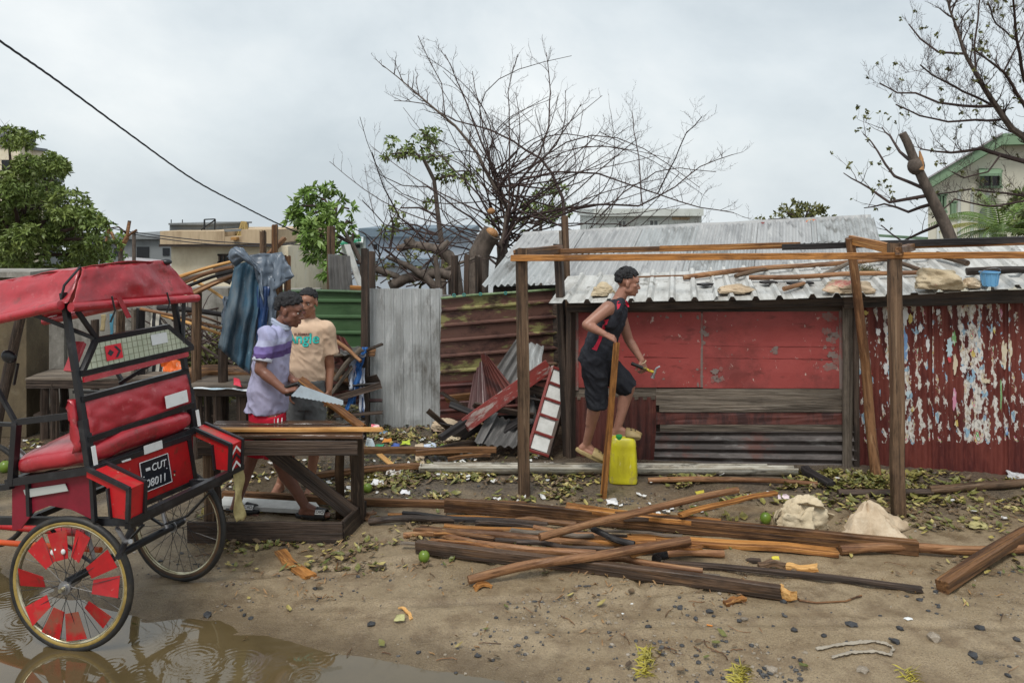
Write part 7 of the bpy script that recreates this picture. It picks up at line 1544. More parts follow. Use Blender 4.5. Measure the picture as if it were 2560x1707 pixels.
MB().tube([P(2300, 425, 10.55), P(2303, 398, 10.55), P(2299, 378, 10.55)], [.05, .03, .01], 8).build('splinter', MATS['wood_cut'], sn); MB().ball(P(2290, 415, 10.6), (.11, .1, .12), 10, 8).build('burl', MATS['bark_grey'], sn, True)
b = MB(); tips = []
for l in ([(2313, 473), (2236, 441), (2195, 380), (2158, 335)], [(2313, 490), (2223, 506), (2150, 457), (2109, 433)], [(2362, 555), (2305, 580), (2256, 604), (2203, 563)], [(2280, 405), (2250, 380), (2225, 340), (2205, 318)], [(2330, 510), (2270, 530), (2210, 510), (2160, 520)]):
    path = wander([P(*p, 10.6+.3*k) for k, p in enumerate(l)], .16, .014, rg); br = MB(); branches(br, path, .026, .007, 5); br.build('limb', MATS['twig'], sn, 'auto', fix=False); twigs(b, path[1:], .014, rg, .20, .45, 2, .30, .004, None, tips)
b.build('twig_spray', MATS['twig'], sn, fix=False)['kind'] = 'stuff'; rg.shuffle(tips); leaf_mesh('leaf_remains', [(p, (.05, .05, .05)) for p in tips[:40]], [8]*40, .05, .016, rg, sn, MATS['leaf_olive'])['kind'] = 'stuff'
# palm
pm = empty('palm', V(P(2500, 640, 12).x, 12, gz_(12)), 'green palm crown in front of the cream building at the right', 'palm')
MB().tube([V(P(2500, 640, 12).x, 12, gz_(12)), P(2498, 585, 12)], [.13, .10], 10).build('trunk', MATS['bark_grey'], pm, 'auto')
for k in range(17):
    q = rg.uniform(0, 2*math.pi); el = rg.uniform(.15, 1.2); L = rg.uniform(.75, 1.2); p = P(2500+rg.uniform(-14, 14), 578, 12); d = V(math.cos(q)*math.cos(el), math.sin(q)*math.cos(el)*.8, math.sin(el)); b = MB(); spine = [p]
    for j in range(12): d = (d+V(0, 0, -.11)).normalized(); spine.append(spine[-1]+d*L/12)
    b.tube(spine, [.012*(1-i/14) for i in range(13)], 4, False); sd = V(-math.sin(q), math.cos(q), 0)
    for i in range(1, 13):
        for s in (-1, 1):
            for w_ in (0., .5):
                c = spine[i-1].lerp(spine[i], w_); t = (spine[i]-spine[i-1]).normalized(); e = (sd*s*.8+t*.75+V(0, 0, -.15)).normalized(); l = .30*math.sin(math.pi*min(1, (i+w_)/14+.12)); n_ = t*.012; b.add([c-n_, c+n_, c+e*l+V(0, 0, -.05)], [(0, 1, 2)])
    b.build('frond', mat('palm_yellow', (.42, .40, .05), rough=.5) if k == 3 else MATS['leaf_mid'], pm, fix=False)
leafy('screen_tree', 'green bush beside the palm at the right edge', 12.6, [(2545, 520, 38), (2570, 560, 40), (2555, 480, 22), (2600, 520, 50)], [(2590, 620), (2580, 560)], .06, .12, .03, 260, 'leaf_green', 29, .4, .3)
# utility pole and cables
up_ = empty('utility_pole', V(P(335, 660, 19).x, 19, gz_(19)), 'thin grey utility pole in front of the unfinished house', 'utility pole')
MB().tube([V(P(335, 660, 19).x, 19, gz_(19)), P(335, 577, 19)], [.05, .042], 8).build('shaft', MATS['bark_grey'], up_, 'auto'); MB().bar(P(326, 581, 18.95), P(344, 581, 18.95), .03, .03).build('cross_arm', MATS['bark_grey'], up_)
mat('cable', (.014, .015, .020), rough=.5)
cb = empty('twisted_cable', P(300, 320, 8), 'twisted black overhead cable running down across the sky at the left', 'cable')
cp = [(-260, -80, 4.2), (0, 103, 5.0), (141, 201, 5.6), (326, 337, 6.6), (479, 446, 7.7), (610, 517, 8.8), (713, 568, 9.8), (800, 605, 10.8)]
fine = []
for i in range(len(cp)-1):
    p0, p1, p2, p3 = [Vector(cp[max(0, min(len(cp)-1, k))]) for k in (i-1, i, i+1, i+2)]
    for j in range(40):
        t = j/40; v = .5*((2*p1)+(p2-p0)*t+(2*p0-5*p1+4*p2-p3)*t*t+(-p0+3*p1-3*p2+p3)*t**3); fine.append(P(*v))
for s in range(3): MB().tube([p+V(0, .0048*math.cos(i*.35+s*2.1), .0048*math.sin(i*.35+s*2.1)) for i, p in enumerate(fine)], .0043, 5, False).build('strand', MATS['cable'], cb, True, fix=False)
for k, (a, b_, sag, lab) in enumerate((((262, 566, 18), (345, 582, 18.9), 2, 'thin cable from the mango tree to the utility pole'), ((335, 581, 19), (760, 612, 17), 8, 'thin cable from the utility pole past the cream house'), ((335, 586, 19), (700, 616, 17), 9, 'lower thin cable from the utility pole past the cream house'))):
    pts = [P(a[0]+(b_[0]-a[0])*t, a[1]+(b_[1]-a[1])*t+sag*math.sin(math.pi*t), a[2]+(b_[2]-a[2])*t) for t in [i/14 for i in range(15)]]; tag(MB().tube(pts, .011, 4, False).build('overhead_cable', MATS['cable'], None, False, fix=False), lab, 'cable')
# ================================================================ LUMBER ON THE GROUND
wood('wood_front', (.10, .062, .040), (.035, .024, .018), .42, (.20, .11, .055))
PILE = [
 ('b', (907, 1254), (1316, 1264), .045, .055, 'wood_brown', .03, .03, 'brown beam at the back left of the lumber pile'),
 ('b', (1114, 1262), (2292, 1368), .045, .10, 'wood_brown', .07, .055, 'longest brown plank running across the whole lumber pile'),
 ('b', (1417, 1266), (1800, 1306), .09, .035, 'wood_orange', .10, .08, 'reddish orange board at the back of the lumber pile'),
 ('b', (1560, 1293), (1845, 1312), .07, .03, 'wood_dark', .09, .07, 'dark board with a splintered end near the crumpled sack'),
 ('b', (971, 1287), (1305, 1296), .03, .018, 'wood_orange', .015, .02, 'thin orange slat under the black stick'),
 ('b', (1007, 1286), (1300, 1300), .035, .03, 'wood_black', .035, .05, 'black square stick on the thin orange slat'),
 ('p', (1290, 1299), (1440, 1312), .022, 0, 'wood_brown', .05, .05, 'short brown pole continuing the black stick'),
 ('p', (923, 1303), (1136, 1299), .028, 0, 'wood_dark', .026, .026, 'short thick dark log at the left of the lumber pile'),
 ('b', (1112, 1314), (1340, 1328), .05, .02, 'wood_orange', .012, .02, 'orange brown slat left of the crossing poles'),
 ('b', (1187, 1306), (1336, 1318), .05, .03, 'wood_dark', .03, .03, 'dark slab lying on the orange brown slat'),
 ('p', (1334, 1318), (1500, 1336), .022, 0, 'wood_pole', .04, .04, 'stubby reddish pole under the upper crossing pole'),
 ('p', (1146, 1334), (1560, 1362), .028, 0, 'wood_pole', .03, .035, 'reddish pole in the middle of the lumber pile'),
 ('p', (1010, 1336), (1205, 1363), .022, 0, 'wood_pole', .022, .03, 'thin reddish pole with a knob end at the left'),
 ('b', (1088, 1343), (1205, 1358), .04, .03, 'wood_dark', .02, .03, 'short black batten between the reddish poles'),
 ('p', (1194, 1357), (1490, 1388), .026, 0, 'wood_pole', .065, .06, 'reddish pole resting on the black front beam'),
 ('p', (1486, 1394), (1757, 1426), .026, 0, 'wood_pole', .045, .03, 'reddish pole behind the right half of the front beam'),
 ('p', (1600, 1424), (1800, 1441), .014, 0, 'wood_grey', .02, .02, 'thin grey branch at the right end of the reddish pole'),
 ('b', (1041, 1368), (1952, 1482), .05, .075, 'wood_front', .040, .040, 'long dark beam along the front of the lumber pile'),
 ('p', (1171, 1453), (1724, 1347), .030, 0, 'wood_pole', .034, .16, 'thick crooked pole crossing over the front of the pile'),
 ('p', (1350, 1339), (1846, 1229), .030, 0, 'wood_pole', .15, .20, 'long crooked pole crossing over the back of the pile'),
 ('b', (1700, 1288), (1940, 1232), .05, .02, 'wood_orange', .14, .18, 'orange splintered slat beside the upper crossing pole'),
 ('p', (1292, 1352), (1535, 1372), .020, 0, 'wood_dark', .075, .075, 'dark grey pole lying on the reddish ones'),
 ('p', (1480, 1322), (1585, 1362), .022, 0, 'wood_black', .11, .07, 'short dark pole slanting down in the middle of the pile'),
 ('b', (1570, 1346), (2092, 1380), .10, .03, 'wood_orange', .022, .022, 'wide orange board with a fresh sawn end'),
 ('b', (1400, 1340), (1640, 1352), .09, .025, 'wood_orange', .05, .05, 'yellowish board half hidden under the crossing poles'),
 ('b', (1576, 1387), (1754, 1366), .05, .018, 'wood_orange', .075, .11, 'thin orange slat under the crooked crossing pole'),
 ('p', (1661, 1386), (1810, 1382), .024, 0, 'wood_pole', .024, .024, 'short pale pole right of the crossing poles'),
 ('p', (1640, 1398), (1668, 1386), .035, 0, 'wood_black', .04, .05, 'stub of a black pole seen end on'),
 ('b', (1661, 1409), (2305, 1472), .035, .03, 'wood_dark', .018, .016, 'long thin black stick pointing to the right'),
 ('b', (1300, 1316), (1700, 1350), .03, .02, 'wood_dark', .015, .02, 'dark lath buried under the crossing poles'),
 ('b', (1050, 1318), (1420, 1350), .05, .02, 'wood_brown', .012, .012, 'flat brown lath under the reddish pole'),
 ('b', (1450, 1372), (1900, 1402), .05, .02, 'wood_dark', .012, .012, 'flat dark lath behind the front beam'),
 ('b', (1950, 1472), (1984, 1488), .045, .05, 'wood_fresh', .04, .04, 'freshly broken yellow end of the dark front beam'),
 ('p', (2100, 1374), (2700, 1370), .036, 0, 'wood_pole', .035, .035, 'brown pole running out of the picture on the right'),
 ('b', (2352, 1462), (2680, 1266), .075, .075, 'wood_brown', .045, .10, 'heavy dark squared log at the right foreground'),
 ('p', (2096, 1228), (2330, 1226), .036, 0, 'wood_dark', .038, .038, 'charred log lying behind the near right stall post'),
 ('p', (2322, 1226), (2680, 1196), .036, 0, 'wood_post', .040, .040, 'brown log on the leaves along the poster wall'),
 ('p', (1620, 1200), (2042, 1206), .026, 0, 'wood_pole', .026, .026, 'single reddish pole between the jerrycan and the leaves'),
 ('b', (2012, 1170), (2078, 1212), .08, .05, 'wood_black', .06, .03, 'short black stub leaning at the end of the gutter'),
 ('b', (1898, 1414), (1968, 1416), .05, .03, 'wood_post', .015, .015, 'small dark half of a split block'),
 ('b', (1968, 1416), (2042, 1418), .055, .035, 'wood_fresh', .018, .018, 'bright yellow split block lying on the sand'),
 ('b', (1812, 1508), (1860, 1494), .04, .022, 'wood_orange', .012, .02, 'small orange wedge in front of the dark beam'),
 ('b', (1188, 1470), (1226, 1462), .05, .016, 'wood_orange', .010, .010, 'small orange chip under the thick crooked pole'),
 ('b', (700, 1378), (778, 1440), .075, .024, 'wood_orange', .014, .014, 'lone orange offcut on the sand before the workbench'),
 ('b', (912, 1298), (936, 1281), .05, .014, 'wood_pole', .010, .03, 'small pinkish offcut at the corner of the workbench'),
 ('b', (1000, 1520), (1030, 1545), .02, .008, 'wood_fresh', .006, .006, 'tiny pale wood chip on the open sand'),
]
for i, (k, a, b, w, h, m, z0, z1, lab) in enumerate(PILE):
    p0, p1 = GL(*a, z0), GL(*b, z1)
    if k == 'b': beam('lumber_board', p0, p1, w, h, m, None, lab, 'lumber', group=None, bend=.02*math.sin(i*2.3), jit=.012, seed=i*3.1, nseg=9)
    else:
        mid = p0.lerp(p1, .5)+V(0, .03*math.sin(i*1.7), .015*math.cos(i)); pole('lumber_pole', [p0, p0.lerp(mid, .6)+V(0, .03*math.cos(i*2.1), .010), mid, p1], w*.9, m, None, lab, 'lumber', seed=i*2.7, taper=.85 if i % 2 else 1.1, nseg=14)
_lr = random.Random(12)
for i in range(14):
    x, y = _lr.uniform(1000, 1750), _lr.uniform(1285, 1400); a = _lr.uniform(.02, .13); l = _lr.uniform(90, 260); z = _lr.uniform(.02, .09); beam('lumber_lath', GL(x, y, z), GL(x+l, y+l*a, z+_lr.uniform(-.02, .02)), _lr.uniform(.018, .04), _lr.uniform(.010, .02), _lr.choice(['wood_brown', 'wood_orange', 'wood_dark', 'wood_post', 'wood_grey']), None, 'thin lath lying among the boards of the lumber pile', 'lumber', 'thin laths in the lumber pile', bend=_lr.uniform(-.03, .03), jit=.012, seed=i)
rp_ = [GL(x, y, .008) for x, y in ((1982, 1486), (2000, 1500), (2040, 1506), (2080, 1504), (2115, 1502), (2140, 1492), (2154, 1488))]
tag(MB().tube(rp_, [.007, .006, .0055, .005, .005, .005, .006], 6).build('bent_twig', MATS['wood_brown'], None, 'auto'), 'bent thin brown twig at the broken end of the front beam', 'twig')
# nails sticking out of the lumber are too small to count; crumpled sacks on the ground
def tent(name, c, R, Hh, m, label, seed, k=5, peak=(0, 0), lean=0.):
    """a sack dropped on the ground: pleated cloth falling from a raised fold"""
    nu, nv = 60, 16; c = Vector(c)
    def fn(u, v):
        q = 2*math.pi*u; r = 1-v; fold = 1+.16*math.sin(k*q+seed)*r+.10*math.sin((2*k+1)*q+seed*2)*r+.55*nz(math.cos(q)*1.1+seed, math.sin(q)*1.1)
        x = R[0]*r*fold*math.cos(q)+peak[0]*v; y = R[1]*r*fold*math.sin(q)+peak[1]*v
        z = Hh*(1-(1-v)**1.5)*(1-.22*abs(math.sin(k*q*.5+seed)))-.12*abs(nz(x*7, y*7, seed))*(1-v*.4)-.05*abs(nz(x*18, y*18, seed))+.02
        return V(x, y, max(.004, z))
    return tag(MB().sheet(fn, nu, nv, .006).build(name, MATS[m], None, True, Matrix.Translation(c), fix=False), label, 'sack')
c1 = GL(2012, 1330)
def hood(u, v):
    # an open sack: an arch of creased cloth sinking towards its closed end
    q = math.pi*(u*1.1-.05); w = 1-.45*v; x = .21*math.cos(q)*w*(1+.10*math.sin(5*q))-.03*v; z = .25*max(0, math.sin(q))**.8*(1-.60*v)-.03*u*(1-v); y = .23*v+.05*math.sin(3*q+1)*(1-v)
    e = V(x, y, z)*7; k = abs(nz(e.x+3, e.y, e.z))*.22+abs(nz(e.x*2.3, e.y*2.3+5, e.z*2.3))*.12
    return V(x*(1-k*1.5), y+k*.6-.03, max(.004, z*(1-k*1.6)+.012*nz(e.x*3, e.z*3)))
hd_ = MB().sheet(hood, 64, 22, .006).build('sack', MATS['sack'], None, True, Matrix.Translation(c1), fix=False)
o_ = lump('sack_body', c1+V(-.01, .05, -.01), (.165, .10, .135), 'sack', None, None, 23, .3, .25, folds=.6, sc=1.3); o_.parent = hd_; o_.matrix_parent_inverse = hd_.matrix_basis.inverted()
tag(hd_, 'large crumpled beige sack standing open beside the long plank', 'sack')
crumple('sack_mouth', [c1+V(-.22, -.10, .02), c1+V(.0, -.14, .02), c1+V(-.15, -.06, .16), c1+V(.05, -.10, .20)], 20, 14, .035, 'sack', 'torn flap of beige sackcloth at the foot of the large sack', 'cloth', seed=33, sc=10)
tent('sack', GL(2182, 1332), (.24, .17), .21, 'sack_pink', 'pale sack with faded red print fallen in a peak right of the large sack', 5, 4, (-.03, .03))
# fruit
def fruit(px, py, r, label, m='fruit_green'):
    c = GL(px, py, 0); b = MB().ball((0, 0, r*.95), (r*1.0, r*.95, r*1.08), 18, 12); o = b.build('green_fruit', MATS[m], None, True, Matrix.Translation(c)); tag(o, label, 'fruit')
    MB().tube([c+V(0, 0, r*2), c+V(.004, 0, r*2.25)], .005, 6).build('stem', MATS['twig'], o)
mat('fruit_green', (.14, .21, .025), [((.08, .14, .02), 8, (1, 1, 1), .45, .62, .8), ((.05, .04, .015), 13, (1, 1, 1), .64, .70, .7)], rough=.3, spec=.5)
fruit(1060, 1404, .036, 'green fruit lying on the sand left of the dark front beam'); fruit(919, 1230, .036, 'green fruit on the leaf litter right of the workbench'); fruit(1914, 1308, .040, 'green fruit among the leaves left of the large sack'); fruit(1106, 1125, .03, 'small green fruit by the reddish beams'); fruit(12, 1180, .05, 'green fruit at the far left behind the rickshaw wheel')
# ================================================================ THINGS ON THE ROOF
def rpole(pts, r, m, lab):
    q = [roof_px(x, y, r*1.0+.03) for x, y in pts]; pole('roof_top_pole', q, r, m, None, lab, 'pole', nseg=14)
rpole([(1708, 705), (1860, 690), (2000, 680), (2170, 667), (2345, 653)], .026, 'wood_pole', 'longest pole lying aslant over the white roof')
rpole([(1838, 705), (1916, 686)], .022, 'wood_post', 'short pole branching off the longest one on the roof'); rpole([(1873, 708), (2000, 706), (2150, 702), (2298, 693)], .024, 'wood_pole', 'lower long pole behind the sacks on the roof'); rpole([(1592, 703), (1716, 700)], .010, 'wood_pole', 'thin rod on the roof behind the climbing man')
rpole([(2052, 705), (2128, 669)], .022, 'wood_grey', 'grey pole slanting up behind the crumpled roof sack'); rpole([(2246, 671), (2296, 690)], .022, 'wood_post', 'short pole slanting down right of the stall post on the roof'); rpole([(2343, 654), (2416, 677)], .032, 'wood_post', 'thick dark log stub above the large roof sack'); rpole([(2416, 698), (2500, 697), (2640, 692)], .034, 'wood_dark', 'dark log behind the blue bucket on the roof'); rpole([(1957, 735), (2010, 722)], .022, 'wood_pole', 'broken reddish stub near the eave of the roof')
for (x, y), w, lab, rz_ in (((2000, 718), .20, 'black slab of debris on the roof above the stub', .3), ((1922, 716), .12, 'grey scrap on the roof right of the flat sack', .1), ((1765, 722), .10, 'dark scrap on the roof left of the flat sack', .8)):
    p = roof_px(x, y, .035); beam('roof_scrap', p+V(-w/2, 0, 0), p+V(w/2, .05*rz_, .005), .11, .02, 'wood_black', None, lab, 'scrap')
def rsack(px, py, r, lab, seed, m='sack'): lump('roof_sack', roof_px(px, py, .012), r, m, lab, 'sack', seed, .28, .2, folds=.40)
rsack(1506, 742, (.13, .10, .07), 'beige sack with dark lettering weighing down the left of the roof', 41); rsack(1835, 736, (.20, .11, .055), 'flat folded beige sack with pink end on the middle of the roof', 43, 'sack_pink'); rsack(2122, 735, (.19, .12, .085), 'torn orange stained sack on the roof behind the bent stall post', 45, 'sack_pink'); rsack(2355, 724, (.22, .15, .13), 'largest bulging beige sack on the roof left of the bucket', 47); rsack(2430, 724, (.09, .08, .055), 'orange stained flap of sack next to the blue bucket', 49, 'sack_pink')
for (px, py, s_, t) in ((1500, 731, .05, 'LOKALY'), (2122, 722, .04, 'ATEZ')): pass
bk = empty('bucket', roof_px(2474, 724, .0), 'light blue plastic bucket standing on the edge of the white roof', 'bucket')
mat('bucket_blue', (.16, .40, .66), [((.11, .30, .55), 6, (1, 1, 1), .45, .62, .7)], rough=.35, rand=False); c = roof_px(2474, 724, .03); n = 24
cir = lambda r, z: [c+V(r*math.cos(2*math.pi*k/n), r*math.sin(2*math.pi*k/n), z) for k in range(n)]
b = MB(); b.loft([cir(.054, 0), cir(.058, .03), cir(.064, .075), cir(.068, .108), cir(.078, .110), cir(.078, .120), cir(.070, .121), cir(.062, .06), cir(.050, .01)]); b.build('shell', MATS['bucket_blue'], bk, 'auto')
for k in range(10): q = 2*math.pi*k/10; MB().bar(c+V(.057*math.cos(q), .057*math.sin(q), .01), c+V(.069*math.cos(q), .069*math.sin(q), .10), .008, .006).build('moulded_rib', MATS['bucket_blue'], bk)
MB().tube([c+V(.078*math.cos(q), .078*math.sin(q), .112-.04*math.sin(q)) for q in [math.pi*(1+k/10) for k in range(11)]], .003, 5).build('handle', MATS['steel'], bk)
b = MB(); rr = random.Random(6)
for k in range(420):
    p = roof_px(2165, 690, .03)+V(rr.gauss(0, .055), rr.gauss(0, .05), abs(rr.gauss(0, .03))); d = V(rr.uniform(-1, 1), rr.uniform(-1, 1), rr.uniform(-.1, 1)).normalized()*.03; s = d.orthogonal().normalized()*.004; b.add([p-s, p+s, p+d], [(0, 1, 2)])
tag(b.build('moss_clump', mat('moss', (.10, .09, .035), [((.05, .045, .02), 9, (1, 1, 1), .45, .6, .8)], rough=.9), None, fix=False), 'clump of moss and dead leaves on the roof by the bent post', 'moss')
# ================================================================ LITTER, STONES AND LEAVES
rs = np.random.RandomState(21)
def scatter_px(n, regions):
    """n random photo positions from weighted boxes (x0, x1, y0, y1, weight), taken to the ground"""
    n0 = n; n = n*3; w = np.array([r[4] for r in regions], float); w /= w.sum(); k = rs.choice(len(regions), n, p=w); R_ = np.array([r[:4] for r in regions], float)[k]
    x = R_[:, 0]+(R_[:, 1]-R_[:, 0])*rs.rand(n); y = R_[:, 2]+(R_[:, 3]-R_[:, 2])*rs.rand(n); Y = F*CH/(y-H0); X = (x-1280)/F*Y
    for _ in range(3): z = ground_h(X, Y); Y = F*(CH-z)/(y-H0); X = (x-1280)/F*Y
    m_ = np.zeros(n)                                             # drifts: thick in places, thin in others
    for kk, th, ph in ((2.1, .4, 1.), (3.3, 1.9, 2.), (5.2, 2.7, .5), (8.1, .9, 4.), (13., 2.2, 3.)): m_ = m_+np.sin(kk*(X*math.cos(th)+Y*math.sin(th)*1.4)+ph+1.5*np.sin(kk*.7*(X*math.sin(th)-Y)+ph))
    o_ = np.argsort(-(m_+rs.randn(n)*1.1))[:n0]; X, Y = X[o_], Y[o_]
    return np.stack([X, Y, ground_h(X, Y)], 1)
LEAFZ = [(900, 1260, 1075, 1260, 5), (1000, 1500, 1185, 1262, 3), (1650, 2560, 1180, 1225, 5), (1700, 2560, 1215, 1330, 2.2), (490, 910, 1150, 1300, 3), (40, 560, 980, 1140, 2.2), (690, 1120, 1010, 1100, 4), (1080, 1380, 1060, 1150, 3), (900, 1500, 1260, 1420, 1.2), (1300, 2560, 1330, 1440, .7), (560, 960, 1350, 1430, .6), (300, 2500, 1430, 1690, .09)]
def litter(name, n, size, m, label, zones=LEAFZ, tilt=.9, narrow=.26, curl=.5, lift=.016):
    c = scatter_px(n, zones); wp = shore_sd(c[:, 0], c[:, 1]) > .02; c[wp, 2] = -.010; s = size*(.55+.9*rs.rand(n)); a = rs.rand(n)*2*math.pi; t = tilt*(rs.rand(n)-.3); r = tilt*(rs.rand(n)-.5)
    d = np.stack([np.cos(a)*np.cos(t), np.sin(a)*np.cos(t), np.sin(t)], 1); e = np.stack([-np.sin(a)*np.cos(r), np.cos(a)*np.cos(r), np.sin(r)], 1); c[:, 2] += .004+lift*rs.rand(n)
    l = s[:, None]; w_ = l*narrow*(.7+.6*rs.rand(n)[:, None]); up = np.zeros((n, 3)); up[:, 2] = 1
    v = np.stack([c-d*l*.5+up*l*curl*.25, c-d*l*.1+e*w_+up*l*curl*.22, c+d*l*.15, c-d*l*.1-e*w_+up*l*curl*.22, c+d*l*.5+up*l*curl*.3, c+d*l*.22+e*w_*.7+up*l*.12, c+d*l*.22-e*w_*.7+up*l*.12], 1).reshape(-1, 3)
    i = np.arange(n)[:, None]*7; f = np.concatenate([i+np.array([[0, 1, 2]]), i+np.array([[0, 2, 3]]), i+np.array([[1, 5, 2]]), i+np.array([[3, 2, 6]]), i+np.array([[5, 4, 2]]), i+np.array([[2, 4, 6]])])
    o = obj(name, np_mesh(name, v, f, m, False)); tag(o, label, None, None, 'stuff'); return o
litter('green_leaf_litter', 2500, .055, mat('litter_green', (.105, .115, .03), [((.20, .185, .055), 2.3, (1, 1, 1), .45, .6, .8), ((.07, .09, .02), 5, (1, 1, 1), .52, .62, .8)], rough=.45, rand=False), 'fallen green leaves over the yard')
litter('yellow_leaf_litter', 2300, .05, mat('litter_yellow', (.34, .28, .085), [((.42, .36, .15), 2.3, (1, 1, 1), .45, .6, .8), ((.18, .13, .05), 5, (1, 1, 1), .52, .62, .8)], rough=.5, rand=False), 'fallen yellow leaves over the yard')
litter('brown_leaf_litter', 4000, .05, mat('litter_brown', (.13, .085, .045), [((.20, .14, .08), 2.3, (1, 1, 1), .45, .6, .8), ((.055, .038, .025), 5, (1, 1, 1), .50, .60, .8)], rough=.6, rand=False), 'dead brown leaves over the yard')
litter('paper_litter', 260, .045, mat('litter_white', (.62, .62, .60), [((.45, .42, .40), 6, (1, 1, 1), .5, .62, .7), ((.45, .30, .55), 1.7, (1, 1, 1), .62, .64, .7)], rough=.6, rand=False), 'scraps of white paper and plastic in the litter', [(900, 1400, 1080, 1270, 5), (490, 900, 1150, 1290, 2), (1500, 1900, 1190, 1300, 1.), (1050, 2560, 1180, 1320, .8), (60, 500, 980, 1130, 1.)], narrow=.45, curl=.8)
litter('splinter_litter', 380, .042, mat('litter_splinter', (.30, .18, .08), [((.16, .08, .04), 3, (1, 1, 1), .45, .6, .8)], rough=.6, rand=False), 'wood splinters around the lumber', [(560, 2300, 1280, 1500, 4), (500, 2560, 1400, 1700, 1)], narrow=.10, curl=.1)
litter('fresh_leaf_litter', 620, .078, mat('litter_fresh', (.17, .165, .045), [((.28, .24, .07), 2.3, (1, 1, 1), .45, .6, .8), ((.09, .10, .025), 5, (1, 1, 1), .50, .60, .8)], rough=.45, rand=False), 'fallen green and yellow leaves along the foot of the shed', [(1650, 2560, 1178, 1218, 5), (1900, 2560, 1210, 1260, 1.5), (1800, 2000, 1240, 1340, 1.2), (900, 1250, 1175, 1250, 1.2)])
for k, (x, y, w, c_, lab, cat) in enumerate(((968, 1103, .09, (.55, .22, .04), 'curled orange leaf on the litter before the grey sheet', 'leaf'), (1015, 1108, .10, (.45, .55, .05), 'yellow green wrapper on the litter before the grey sheet', 'wrapper'), (988, 1115, .08, (.05, .10, .35), 'blue wrapper on the litter before the grey sheet', 'wrapper'), (948, 1118, .09, (.03, .25, .12), 'dark green wrapper near the long reddish beam', 'wrapper'), (1072, 1117, .13, (.55, .62, .75), 'pale blue plastic scrap over the reddish beams', 'plastic'), (958, 1083, .08, (.35, .55, .75), 'light blue scrap right of the workbench top', 'plastic'), (945, 1210, .11, (.68, .68, .68), 'white crumpled paper beside the green fruit', 'paper'), (1015, 1232, .09, (.70, .70, .72), 'white crumpled paper behind the brown beam', 'paper'), (985, 1185, .14, (.55, .52, .48), 'pale flattened plastic in front of the gutter end', 'plastic'), (1530, 1258, .10, (.72, .72, .72), 'white paper scrap right of the held plank', 'paper'), (1958, 1243, .09, (.70, .58, .62), 'pink and white label on the ground near the pole end', 'label'), (2540, 1190, .16, (.55, .56, .58), 'clear plastic bag at the foot of the poster wall', 'plastic bag'), (1750, 1236, .08, (.45, .38, .05), 'yellow leaf cluster behind the lumber pile', 'leaf'), (2200, 1285, .10, (.30, .38, .12), 'large fresh green leaf near the right stall post', 'leaf'), (2440, 1315, .13, (.40, .36, .16), 'long yellowish leaf on the soil at the right', 'leaf'), (1000, 1548, .06, (.42, .40, .18), 'curled pale leaf on the open sand', 'leaf'), (1940, 1400, .05, (.65, .55, .05), 'bright yellow scrap above the split block', 'scrap'))):
    p = GL(x, y, .012); crumple('litter_scrap', [p+V(-w/2, -w*.35, 0), p+V(w/2, -w*.3, 0), p+V(-w*.4, w*.35, .015), p+V(w*.45, w*.3, .02)], 8, 6, w*.18, mat('scrap_%d' % k, c_, [(tuple(q*.55 for q in c_), 14, (1, 1, 1), .5, .62, .8)], rough=.5), lab, cat, seed=k*2.3, sc=16)
# stones and charcoal
def rock(seed, n=1):
    rn = random.Random(seed); bm = bmesh.new(); bmesh.ops.create_icosphere(bm, subdivisions=1, radius=1.)
    sx, sy, sz = rn.uniform(.7, 1.3), rn.uniform(.6, 1.1), rn.uniform(.45, .8)
    for v in bm.verts: k = rn.uniform(.72, 1.2); v.co = Vector((v.co.x*sx*k, v.co.y*sy*k, v.co.z*sz*k))
    me = bpy.data.meshes.new('stone'); bm.to_mesh(me); bm.free(); return me
rocks = [rock(k) for k in range(8)]
def rock_np(me): 
    v = np.empty(len(me.vertices)*3, np.float32); me.vertices.foreach_get('co', v); f = np.array([tuple(p.vertices) for p in me.polygons]); return v.reshape(-1, 3), f
RN = [rock_np(m) for m in rocks]
def gravel(name, n, s0, s1, m, label, zones):
    c = scatter_px(n, zones); k_ = shore_sd(c[:, 0], c[:, 1]) < .03; c = c[k_]; n = len(c); VV, FF, o_ = [], [], 0
    for i in range(n):
        v, f = RN[i % 8]; s = s0+(s1-s0)*rs.rand()**3; a = rs.rand()*6.28; R_ = np.array([[math.cos(a), -math.sin(a), 0], [math.sin(a), math.cos(a), 0], [0, 0, 1]]); VV.append(v@R_.T*s+c[i]+[0, 0, s*.15]); FF.append(f+o_); o_ += len(v)
    tag(obj(name, np_mesh(name, np.concatenate(VV), np.concatenate(FF), m, False)), label, None, None, 'stuff')
mat('charcoal', (.030, .031, .034), [((.075, .075, .08), 9, (1, 1, 1), .5, .64, .8)], rough=.45, randv=.3); mat('pebble', (.20, .165, .125), [((.33, .29, .24), 5, (1, 1, 1), .5, .62, .8)], rough=.55, randv=.3)
mat('charcoal_grit', (.045, .045, .047), [((.10, .095, .09), 9, (1, 1, 1), .5, .62, .8)], rough=.5, rand=False); mat('pebble_grit', (.24, .20, .15), [((.36, .32, .27), 3, (1, 1, 1), .5, .62, .8), ((.12, .08, .05), 4, (1, 1, 1), .5, .6, .8)], rough=.6, rand=False)
STZ = [(1300, 2560, 1480, 1707, 4), (450, 1400, 1440, 1700, 1.6), (1150, 2560, 1200, 1330, 3), (1350, 1700, 1225, 1280, 2), (900, 2560, 1340, 1480, .8), (300, 900, 1350, 1480, .8)]
gravel('charcoal_grit', 1100, .004, .016, MATS['charcoal_grit'], 'scattered charcoal grit over the sand', STZ); gravel('pebble_grit', 1200, .004, .014, MATS['pebble_grit'], 'scattered pale grit over the sand', STZ)
